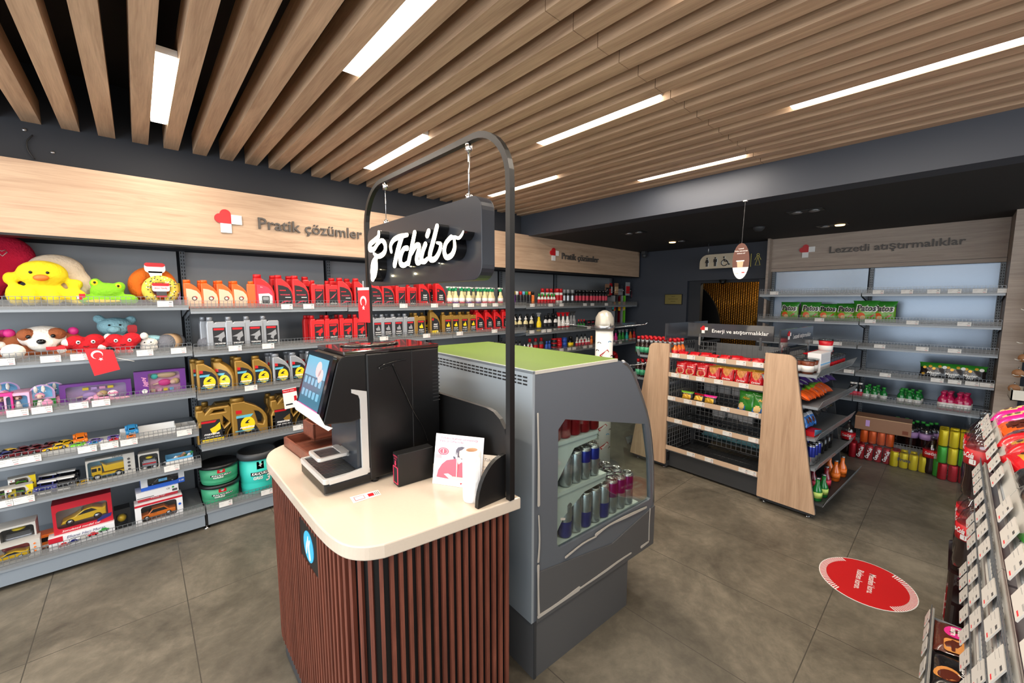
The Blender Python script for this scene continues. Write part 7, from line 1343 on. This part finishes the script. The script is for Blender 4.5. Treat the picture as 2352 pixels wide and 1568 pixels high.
def pile(key, nm, m, cnt, z, d, desc, grp, deco=None, x0=.06, x1=.85, w_=.09, h_=.11, t=.03, layers=2, lean=-60, y0=.04):
    K = kind(key, bag(nm, w_, h_, t, m, deco)); 
    for i in range(cnt):
        u = (i//layers)/max(1, (cnt-1)//layers); l_ = i % layers
        gput(K, x0+(x1-x0)*u+.01*l_, ys_-y0-(d-.02)*(.28+.5*l_/max(1, layers-1 or 1)), z+.015+.02*l_, 0, '%s, %s counted from the near end' % (desc, ordn(i)), 'snack bag', grp, rot=(R(lean+random.uniform(-10, 10)), R(random.uniform(-6, 6)), R(random.uniform(-25, 25))))
pile('pl1', 'candy_bag', lambda u, v: 'foil' if (u-.5)**2+(v-.5)**2 < .06 else 'bag_purple', 30, .815, .30, 'purple candy bag heaped on the second side shelf', 'purple candy bags', layers=3, y0=-.02, w_=.11, h_=.13, t=.045)
pile('pl1b', 'candy_bag', lambda u, v: 'lab_grey' if v > .6 else 'bag_black', 14, .87, .12, 'black candy bag at the back of the second side shelf', 'black candy bags', layers=1, y0=.0, lean=-35)
pile('pl2', 'candy_bag', lambda u, v: 'bag_lgreen' if v > .7 else 'bag_orange', 16, .80, .33, 'orange and green candy bag on the second side shelf edge', 'orange candy bags', x1=.5, layers=2, y0=.03, w_=.11, h_=.12, t=.04)
pile('pl3', 'chocolate_bag', lambda u, v: 'lab_grey' if (u-.5)**2+(v-.6)**2 < .03 else 'bag_black', 27, .59, .32, 'black chocolate bag on the third side shelf', 'black chocolate bags', x0=.32, w_=.13, h_=.15, t=.06, layers=3, y0=-.03)
pile('pl4', 'chocolate_bag', lambda u, v: 'foil' if v > .75 else ('bag_brown' if (u-.5)**2+(v-.45)**2 < .05 else 'bag_blue'), 8, .59, .30, 'light blue chocolate bag at the near end of the third side shelf', 'blue chocolate bags', x0=.10, x1=.26, w_=.08, h_=.10, lean=-20)
gput(kind('rbx', sc_box('display_carton', .13, .09, .035, 'red', lambda b: b.shape([[(-.065, .0), (.065, .0), (.065, .02), (-.065, .045)]], .001, 'sky', FF(0, -.0456, .01)))), .13, ys_-.27, .5765, R(-3), 'red and blue display carton at the front of the third side shelf', 'carton')
KRB = kind('can_rb', can('can_silver', 'can_blue', h=.15, r=.029, band=.42))
for i in range(6): gput(KRB, .09+.064*(i//2), ys_-.29+.068*(i % 2), .366, R(20), 'blue and silver energy drink can on the fourth side shelf, %s counted from the near end' % ordn(i), 'can', 'blue energy drink cans')
for i in range(6): gput(kind('dcan', tub('bag_black', 'dark_grey', .14, .045)), .42+.1*(i//2), ys_-.24+.1*(i % 2), .366, 0, 'dark canister on the fourth side shelf, %s counted from the blue cans' % ordn(i), 'canister', 'dark canisters', scale=1.12)
def sodab(glass, lab, h=.165):
    def fn():
        root = empty('soda_bottle'); MB().lathe([(.028, 0), (.031, .006), (.031, h*.40), (.027, h*.50), (.013, h*.70), (.012, h*.95)], glass, 14).build('glass', root); MB().lathe([(.0318, h*.14), (.0318, h*.39)], lab, 14).build('label', root); MB().lathe([(.014, h*.94), (.015, h*.96), (.014, h)], 'steel', 12).build('crown_cap', root); return root
    return fn
mat('gl_green', (24, 120, 50), .08, trans=.0, alpha=.92, coat=.5); mat('gl_red', (130, 20, 40), .08, coat=.5); mat('gl_orange', (226, 110, 30), .08, coat=.5); mat('gl_dark', (34, 18, 18), .06, coat=.6); mat('lab_lime', (190, 216, 110), .5)
for i, (x, y, k_, n_) in enumerate(((.07, .35, 'g', 'green'), (.15, .27, 'g', 'green'), (.17, .36, 'g', 'green'), (.27, .27, 'r', 'dark red'), (.36, .33, 'r', 'dark red'), (.40, .22, 'r', 'dark red'), (.56, .34, 'o', 'orange'), (.64, .28, 'o', 'orange'), (.70, .35, 'o', 'orange'))):
    gput(kind('sod'+k_, sodab({'g': 'gl_green', 'r': 'gl_red', 'o': 'gl_orange'}[k_], {'g': 'lab_lime', 'r': 'lab_pink', 'o': 'orange'}[k_])), x, ys_-y, .1305, 0, '%s glass soda bottle on the bottom side shelf, %s of its colour from the near end' % (n_, ordn(i % 3)), 'soda bottle', 'glass soda bottles')
# left side: sauce bottles with red caps
def sauceb(glass, lab, h=.19):
    def fn():
        root = empty('sauce_bottle'); MB().lathe([(.026, 0), (.029, .006), (.029, h*.5), (.014, h*.66), (.013, h*.84)], glass, 12).build('glass', root); MB().lathe([(.0296, h*.12), (.0296, h*.42)], lab, 12).build('label', root); MB().lathe([(.0145, h*.68), (.0145, h*.82)], 'lab_grey', 12).build('neck_label', root); MB().lathe([(.016, h*.84), (.016, h*.99), (.014, h)], 'red', 12).build('cap', root); return root
    return fn
for i in range(9):
    for k in range(3):
        dk = i < 5
        gput(kind('sau%d' % dk, sauceb('gl_dark' if dk else 'gl_orange', 'grease_green' if dk else 'red')), .06+.062*k, .745-.047*i, 1.021, 0, '%s red-capped sauce bottle, top left gondola shelf, %s from outer edge, %s row' % ('dark' if dk else 'orange', ordn(i), ('near', 'middle', 'far')[k]), 'sauce bottle', 'red-capped sauce bottles on the top shelf', scale=.9)
for i in range(6):
    for k in range(2): gput(kind('sau1', None), .06+.062*k, .74-.05*i, .801, 0, 'dark red-capped sauce bottle, second left gondola shelf, %s from outer edge, %s row' % (ordn(i), ('near', 'far')[k]), 'sauce bottle', 'red-capped sauce bottles on the second shelf', scale=.9)
gput(kind('brb', sc_box('bread_pack', .12, .10, .07, 'tan')), .10, .52, .576, R(90), 'tan pack on the third left-side gondola shelf', 'pack')

# ------------------------------------------------------------ snack wall products
def bput(K, px, py, X, z, label, cat, grp=None, rot=None, scale=None):
    p = at(px, py, 0, X); r_ = (rot[0], rot[1], R(-90)+rot[2]) if rot else None; return K.put((X, p.y, z), R(-90), label, cat, grp, rot=r_, scale=scale)
def chips(u, v): return 'bag_green' if v > .72 or (v > .5 and u < .12) else 'bag_lgreen'
def chipdeco(d): d.text('Patos', .052, 'white', FF(0, -.0008, .105), shear=.15, bold=.075, w=.135); d.text('Patos', .046, 'black', FF(0, -.0016, .105), shear=.15, bold=.04, w=.120); d.shape([arc(-.03, .045, .026, 0, 360, 12)[:-1]], .001, 'bag_orange', FF(0, -.0006, 0)); d.shape([arc(-.018, .03, .018, 0, 360, 12)[:-1]], .0014, 'bag_cream', FF(0, -.0008, 0)); d.shape([ribbon([(.02, .03), (.04, .045), (.055, .06)], [.004, .01, .004])], .001, 'bag_red', FF(0, -.0006, 0))
KC = kind('chips', bag('chips_bag', .165, .17, .06, chips, chipdeco))
for i, (px, ln, sc2) in enumerate(((1813, -6, 1), (1861, -8, 1), (1900, -20, .95), (1943, -14, .95), (1989, -4, 1.08), (2029, -6, 1.05))):
    bput(KC, px, 715, 5.34+.01*(i % 2), LVB[1]+.0195, 'green Patos-lettered corn chips bag, %s from the left on the second snack shelf' % ordn(i), 'chips bag', 'green corn chips bags', rot=(R(ln), 0, R((-8, 4, 6, -4, 6, -6)[i])), scale=sc2*1.12)
def nutm(u, v): return 'bag_green' if v > .68 else 'bag_black'
def nutdeco(d):
    d.text('Master', .017, 'white', FF(0, -.001, .052), shear=.2, bold=.03, w=.075); d.text('Nut', .015, 'white', FF(0, -.001, .034), shear=.2, bold=.03)
    for x, z in ((-.05, .09), (-.02, .1), (.0, .085), (-.055, .04), (.03, .105)): d.shape([arc(x, z, .010, 0, 360, 10)[:-1]], .001, 'bag_gold', FF(0, -.0006, 0))
    d.shape([arc(.055, .1, .012, 0, 360, 10)[:-1]], .001, 'white', FF(0, -.0006, 0))
KN = kind('nuts', bag('nut_bag', .165, .13, .045, nutm, nutdeco))
for i, px in enumerate((2144, 2186, 2228)): bput(KN, px, 860, 5.27, LVB[3]+.0195, 'green and black Master Nut bag, %s from the left on the fourth snack shelf' % ordn(i), 'nut bag', 'green and black nut bags', rot=(R(-10), 0, R(-5)), scale=1.18)
def smallb(glass, lab, capm, h=.135, r=.027):
    def fn():
        root = empty('juice_bottle'); MB().lathe([(r*.9, 0), (r, .006), (r, h*.55), (r*.82, h*.66), (r*.42, h*.78), (r*.40, h*.92)], glass, 14).build('glass', root); MB().lathe([(r*1.02, h*.1), (r*1.02, h*.42)], lab, 14).build('label', root); MB().lathe([(r*.52, h*.9), (r*.55, h*.94), (r*.5, h)], capm, 12).build('cap', root); return root
    return fn
KG = kind('gjb', smallb('gl_green', 'lab_white', 'green'))
z_ = LVB[4]+.0195
for i, (px, X) in enumerate(((1989, 5.25), (2007, 5.25), (2029, 5.25), (1995, 5.35), (2015, 5.35), (2069, 5.25), (2088, 5.25), (2107, 5.25), (2072, 5.35), (2080, 5.35), (2095, 5.35), (2112, 5.35))): bput(KG, px, 910, X, z_, 'small green mineral water bottle, %s %s' % (ordn(i if i < 3 else i-3 if i < 5 else i-5 if i < 8 else i-8), ('in the front row of the left cluster', 'in the back row of the left cluster', 'in the front row of the middle cluster', 'in the back row of the middle cluster')[0 if i < 3 else 1 if i < 5 else 2 if i < 8 else 3]), 'bottle', 'green mineral water bottles')
for i, px in enumerate((1955, 1963, 1975)): bput(kind('wjb', smallb('clear', 'lab_pink', 'lab_white', .15, .03)), px, 905, 5.27, z_, 'clear bottle with pink label beside the green ones, %s from the left' % ordn(i), 'bottle', 'clear pink-label bottles')
mat('b_magenta', (184, 30, 84), .2, coat=.5)
for i, (px, X) in enumerate(((2165, 5.25), (2180, 5.25), (2168, 5.33), (2183, 5.33), (2203, 5.25), (2218, 5.25), (2206, 5.33), (2221, 5.33))): bput(kind('mjb', smallb('b_magenta', 'lab_white', 'b_magenta', .15, .032)), px, 925, X, z_, 'magenta drink bottle in a four-pack, %s bottle of the %s pack' % (ordn(i % 4), ('left', 'right')[i//4]), 'bottle', 'magenta bottle packs', scale=1.08)
# floor stock before the snack wall
def multipack(key, top, body, nx, ny, h, r, txt=None, tcol='white', side=None):
    def fn():
        root = empty('drink_multipack'); w_, d_ = nx*2*r, ny*2*r
        for i in range(nx):
            for j in range(ny):
                if 0 < j < ny-1 and 0 < i < nx-1: continue
                MB().lathe([(r*.85, 0), (r*.97, .006), (r*.97, h-.012), (r*.85, h), (.001, h-.004)], body if not side or i % 2 == 0 else side, 14, c=(-w_/2+r+2*r*i, -d_/2+r+2*r*j, 0)).build('can', root)
        b = MB(); b.shape([rrect(-w_/2-.002, -d_/2-.002, w_/2+.002, d_/2+.002, r, 4)], h+.003, 'film', Matrix.Translation((0, 0, h/2+.001))); b.build('shrink_wrap', root)
        if txt:
            b = MB(); 
            for i in range(1, nx): b.text(txt, r*.85, tcol, FR((-w_/2+r+2*r*i-.004, -d_/2-.004, h*.5), (.28, 0, 1), (-1, 0, .28)), shear=.35, bold=.03, w=h*.72)
            b.build('lettering', root)
        return root
    return fn
def fput(K, px, py, X, z, label, cat, rz=0, grp=None): p = at(px, py, 0, X); return K.put((X, p.y, z), R(-90+rz), label, cat, grp)
mat('can_cola', (176, 24, 40), .25, .4)
fput(kind('cola', multipack('cola', 'r', 'can_cola', 6, 3, .145, .031, 'Coca-Cola')), 2006, 1050, 5.17, .002, 'shrink-wrapped pack of red Coca-Cola cans on the floor', 'drink pack', 3)
fput(kind('orp', multipack('orp', 'r', 'can_orange', 4, 2, .125, .031, None, side='can_orange')), 2014, 1010, 5.22, .149, 'pack of orange and green cans on top of the red can pack', 'drink pack', 2)
r0 = fput(kind('cbx', sc_box('cardboard_box', .40, .20, .13, 'carton', lambda b: (b.box(-.12, -.1012, .04, -.09, -.1003, .10, 'lilac'), b.box(.14, -.1012, .015, .18, -.1003, .05, 'jar_brown'), b.box(-.2, -.1008, .124, .2, -.1001, .1295, 'tan')))), 2028, 975, 5.25, .278, 'brown cardboard box resting on the can packs', 'cardboard box', 2)
fput(kind('frp', multipack('frp', 'r', 'can_yellow', 4, 3, .14, .032, None)), 2088, 1045, 5.16, .002, 'shrink-wrapped pack of yellow Frusa drinks on the floor', 'drink pack', 2)
b = MB(); b.text('Frusa', .03, 'ink', FF(-.03, -.101, .08), bold=.03, w=.085); b.build('lettering', KINDS['frp'].root)
def petb(h, r, liquid, lab, cap='red', txt=None):
    def fn():
        root = empty('cola_bottle'); MB().lathe([(r*.8, 0), (r*.97, .012), (r, h*.14), (r*.93, h*.3), (r, h*.48), (r, h*.60)], liquid, 18).build('filled_body', root)
        MB().lathe([(r, h*.60), (r*.97, h*.68), (r*.75, h*.79), (r*.35, h*.88), (r*.27, h*.93)], 'clear', 18).build('shoulder', root); b = MB().lathe([(r*1.015, h*.44), (r*1.015, h*.64)], lab, 18)
        if txt: b.warp = lambda p: Vector((math.sin(p.x/r)*r*1.03, -math.cos(p.x/r)*r*1.03, p.z)); b.text(txt, h*.07, 'white', FF(-.01, 0, h*.56), shear=.35, bold=.03, w=r*1.3); b.shape([rrect(r*.25, h*.455, r*.65, h*.52, .004, 3)], .0004, 'white', FF(0, 0, 0))
        b.build('label', root); MB().lathe([(r*.31, h*.93), (r*.31, h*.99), (r*.28, h)], cap, 14).build('cap', root); return root
    return fn
KP = kind('pet', petb(.335, .058, 'gl_dark', 'red', 'clear', 'Coca-Cola'))
fput(KP, 2138, 1060, 5.12, .001, 'large Coca-Cola bottle with red label standing alone on the floor', 'bottle', 0)
fput(kind('pet', None), 1945, 1035, 5.20, .001, 'large cola bottle behind the far side shelves of the gondola', 'bottle', 0)
for i, (px, X) in enumerate(((2095, 5.30), (2130, 5.30), (2106, 5.38), (2120, 5.38), (2138, 5.38), (2082, 5.42), (2060, 5.42), (2150, 5.42))): fput(kind('pur', petb(.26, .047, 'gl_dark', 'lilac', 'green')), px, 980, X, LVB[5]+.0195, 'dark juice bottle with lilac label and green cap on the base shelf, %s counted from the left front' % ordn(i), 'bottle', 0, 'lilac-label juice bottles')
fput(kind('spr', multipack('spr', 'r', 'can_green', 2, 3, .15, .030, 'sprite')), 2166, 1060, 5.13, .002, 'pack of green sprite cans standing beside the big cola bottle', 'drink pack', 0)
fput(kind('orc', multipack('orc', 'r', 'can_orange', 1, 3, .15, .030)), 2165, 1000, 5.22, .155, 'orange cans standing behind the sprite pack', 'drink pack', 0)
fput(kind('rdp', multipack('rdp', 'r', 'can_cola', 4, 3, .14, .031)), 2200, 1090, 5.08, .002, 'red can pack at the bottom of the stack by the right gondola', 'drink pack', 0)
fput(kind('grp', multipack('grp', 'r', 'can_green', 4, 3, .14, .031, side='can_yellow')), 2200, 1050, 5.08, .147, 'green can pack in the middle of the stack by the right gondola', 'drink pack', 0)
fput(kind('ylp', multipack('ylp', 'r', 'can_yellow', 4, 3, .14, .031)), 2204, 1010, 5.09, .292, 'yellow can pack on top of the stack by the right gondola', 'drink pack', 0)

# ------------------------------------------------------------ foreground gondola products
random.seed(9)
def crack(m1, m2, m3): return lambda u, v: m2 if (u-.5)**2*2.2+(v-.45)**2*3 < .16 else (m3 if (u-.15)**2+(v-.8)**2 < .02 else m1)
def cookdeco(d):
    for x, z in ((-.02, .045), (.015, .05), (-.0, .07), (.03, .07)): d.shape([arc(x, z, .008, 0, 360, 8)[:-1]], .001, 'bag_brown', FF(0, -.0006, 0))
    d.text('Kek', .016, 'white', FF(-.035, -.001, .1), shear=.2, bold=.03)
specs = [('bag_pink', 'bag_cream', 'bag_gold', 'magenta cracker bag', 2.43), ('bag_pink', 'bag_cream', 'bag_gold', 'magenta cracker bag', 2.30), ('bag_orange', 'bag_brown', 'bag_gold', 'orange biscuit bag', 2.15), ('bag_red', 'bag_brown', 'bag_gold', 'red and brown biscuit bag', 2.02), ('bag_red', 'bag_gold', 'bag_orange', 'red cracker bag with golden print', 1.88), ('bag_red', 'bag_gold', 'bag_orange', 'red cracker bag with golden print', 1.74), ('bag_black', 'bag_gold', 'bag_brown', 'black biscuit bag with golden print', 1.58), ('bag_black', 'bag_pink', 'lab_grey', 'black bag with pink print', 1.45), ('bag_black', 'lab_grey', 'bag_pink', 'black bag with pale print', 1.32), ('bag_green', 'bag_lgreen', 'bag_gold', 'green snack bag', 1.17), ('bag_lgreen', 'bag_green', 'bag_gold', 'lime snack bag', 1.05), ('bag_red', 'bag_cream', 'bag_gold', 'red wafer bag', .93)]
cnt = {}
for j, (m1, m2, m3, nm, x) in enumerate(specs):
    for k in range(3):
        K = kind('fg'+m1+m2, bag('snack_bag', .18, .14, .055, crack(m1, m2, m3), cookdeco)); c_ = cnt.get(nm, 0); cnt[nm] = c_+1
        K.put((x-.01*k, -.128-.12*k, 1.078+.014*k), 0, '%s on top of the foreground gondola, %s of its kind counted from the rail' % (nm, ordn(c_)), 'snack bag', 'bags on the foreground gondola', rot=(R(-62+random.uniform(-8, 8)), R(random.uniform(-6, 6)), R(180+random.uniform(-14, 14))))
lower = [('bag_blue', 2.25), ('bag_red', 2.1), ('bag_black', 2.0), ('bag_orange', 1.88), ('bag_red', 1.75), ('bag_orange', 1.62), ('bag_red', 1.46), ('bag_red', 1.32), ('bag_red', 1.18), ('bag_brown', 1.02), ('bag_red', .88)]
cnt = {}
for zi, zz in ((1, .862), (2, .652), (3, .44)):
    for j, (m1, x) in enumerate(lower):
        c_ = cnt.get((m1, zi), 0); cnt[(m1, zi)] = c_+1
        kind('fl'+m1, bag('candy_bag', .12, .12, .04, lambda u, v, m1=m1: 'bag_gold' if (u-.5)**2+(v-.5)**2 < .03 else m1)).put((x, -.19, zz), 0, '%s candy bag on the %s shelf of the foreground gondola, %s of its colour from the far end' % (m1[4:], ('', 'second', 'third', 'fourth')[zi], ordn(c_)), 'candy bag', 'candy bags on the foreground gondola', rot=(R(-25), 0, R(180+random.uniform(-10, 10))))
def biscuit(m1, title, extra=None):
    def fn():
        root = empty('biscuit_pack'); b, wp = bagfn(.215, .145, .045, m1, .04, 12); b.build('wrapper', root); d = MB(); d.warp = wp
        if title == 'petit beurre':
            d.shape([arc(-.02, .065, .042, 0, 360, 18, ry=.036)[:-1]], .001, 'magenta', FF(0, 0, 0)); d.text('petit', .020, 'white', FF(-.02, -.001, .076), bold=.03, w=.05); d.text('beurre', .018, 'white', FF(-.02, -.001, .056), bold=.03, w=.058); d.shape([rrect(.035, .03, .10, .085, .012)], .001, 'bag_stick', FF(0, 0, 0)); d.shape([rrect(.04, .05, .096, .06, .004)], .0016, 'bag_brown', FF(0, 0, 0))
        else:
            d.text('Kurabiye', .026, 'white', FF(-.01, -.001, .088), shear=.3, bold=.01, w=.13); d.shape([arc(.03, .04, .034, 0, 360, 16)[:-1]], .001, 'bag_stick', FF(0, 0, 0)); d.shape([arc(.04, .045, .028, 0, 360, 16)[:-1]], .0016, 'bag_brown', FF(0, 0, 0))
        d.build('print', root); return root
    return fn
kind('pb', biscuit('bag_brown', 'petit beurre')).put((2.275, -.035, .20), 0, 'brown petit beurre biscuit pack on the bottom shelf of the foreground gondola', 'biscuit pack', rot=(R(-82), 0, R(180)))
for i, x in enumerate((2.05, 1.83, 1.60, 1.37)): kind('ku', biscuit('bag_black', 'Kurabiye')).put((x, -.035, .20), 0, 'black Kurabiye biscuit pack with cookie print, %s after the brown pack' % ordn(i), 'biscuit pack', 'black biscuit packs', rot=(R(-82), R(3*(i % 2)), R(180)))
for i in range(4): kind('pb2', bag('biscuit_pack', .2, .11, .05, 'bag_black')).put((2.3-.23*i, -.20, .20), 0, 'dark biscuit pack deep on the bottom shelf, %s from the far end' % ordn(i), 'biscuit pack', 'dark biscuit packs behind', rot=(R(-80), 0, R(180)))
# wrapped cola bottles at the far end of the foreground gondola
def colapack():
    root = empty('cola_bottle_pack')
    for i in range(3):
        for j in range(2):
            p = petb(.335, .057, 'gl_dark', 'red', 'clear', 'Coca-Cola')(); o = empty('bottle', (-.118+.118*i, -.059+.118*j, 0), R(15*i), root)
            for ch in list(p.children): ch.parent = o
            bpy.data.objects.remove(p)
    b = MB(); b.shape([rrect(-.18, -.12, .18, .12, .05)], .30, 'film', Matrix.Translation((0, 0, .15))); b.build('shrink_wrap', root); return root
for lay, z in ((0, .35), (1, .69)): kind('cpk', colapack).put((2.738, -.184, z), R(180), '%s pack of six big cola bottles in clear wrap at the far end of the foreground gondola' % ('lower', 'upper')[lay], 'drink pack', 'packs of big cola bottles')
b = MB(); b.shape([rrect(-.19, -.125, .19, .125, .03)], .345, 'gl_dark', Matrix.Translation((0, 0, .1735))); o = b.build('bottle_crate'); o.location = (2.738, -.184, 0.001); tag(o, 'dark crate under the wrapped cola bottles', 'crate')

# ------------------------------------------------------------ key-ring racks at the right edge
kr = empty('key_ring_rack', (5.1, -.40, .9)); mat('rack_white', (226, 220, 206), .5); mat('wood_tag', (160, 112, 74), .6)
b = MB(); b.box(-.02, -.25, -.4, 0, .0, .95, 'navy'); b.build('board', kr)
for z in (.78, .55, .30, .17, .05):
    for k in range(3): MB().tube([(0, -.01-.04*k, z), (-.18, .06-.04*k, z+.012), (-.2, .075-.04*k, z+.02)], .003, 'rack_white', 6).build('hook', kr)
b = MB(); tray(b, -.26, -.25, -.12, 0, .075, -.04, 'rack_white'); b.build('white_tray', kr); tag(kr, 'white-hooked key-ring rack at the right edge of the photo', 'rack')
for j, (z, dy, c_, s_) in enumerate(((1.60, 0, 'lab_white', .1), (1.60, -.04, 'sky', .1), (1.60, -.08, 'lab_grey', .1), (1.37, 0, 'bag_gold', .15), (1.37, -.05, 'lab_white', .12), (1.37, -.09, 'lab_grey', .12))):
    r0 = empty('key_ring', (4.98-.02*(j % 3), -.38+dy+.0, z)); MB().box(-.012, -.012, -s_-.02, .012, .012, -.03, c_).build('charm', r0); MB().tube([(.012*math.cos(R(a)), 0, -.012+.012*math.sin(R(a))) for a in range(0, 360, 40)], .002, 'chrome', 5, closed=True).build('ring', r0); tag(r0, '%s hanging from the %s hooks of the right-edge rack, %s from the left' % (('orange card' if c_ == 'bag_gold' else 'metal key ring'), 'upper' if z > 1.5 else 'second', ordn(j % 3)), 'key ring', 'key rings at the right edge')
for j, (z, dy) in enumerate(((1.14, 0), (1.14, -.06), (1.02, .02), (1.02, -.05), (.90, .03), (.90, -.05))):
    r0 = empty('key_ring', (4.97, -.375+dy, z)); MB().lathe([(.032, -.004), (.032, .004)], 'wood_tag', 16, X=Matrix.Translation((0, 0, -.045)) @ Matrix.Rotation(R(90), 4, 'Y')).build('wooden_disc', r0); MB().tube([(.01*math.cos(R(a)), 0, -.006+.01*math.sin(R(a))) for a in range(0, 360, 40)], .002, 'chrome', 5, closed=True).build('ring', r0); tag(r0, 'round wooden key ring on the right-edge rack, %s from the top left' % ordn(j), 'key ring', 'wooden key rings')
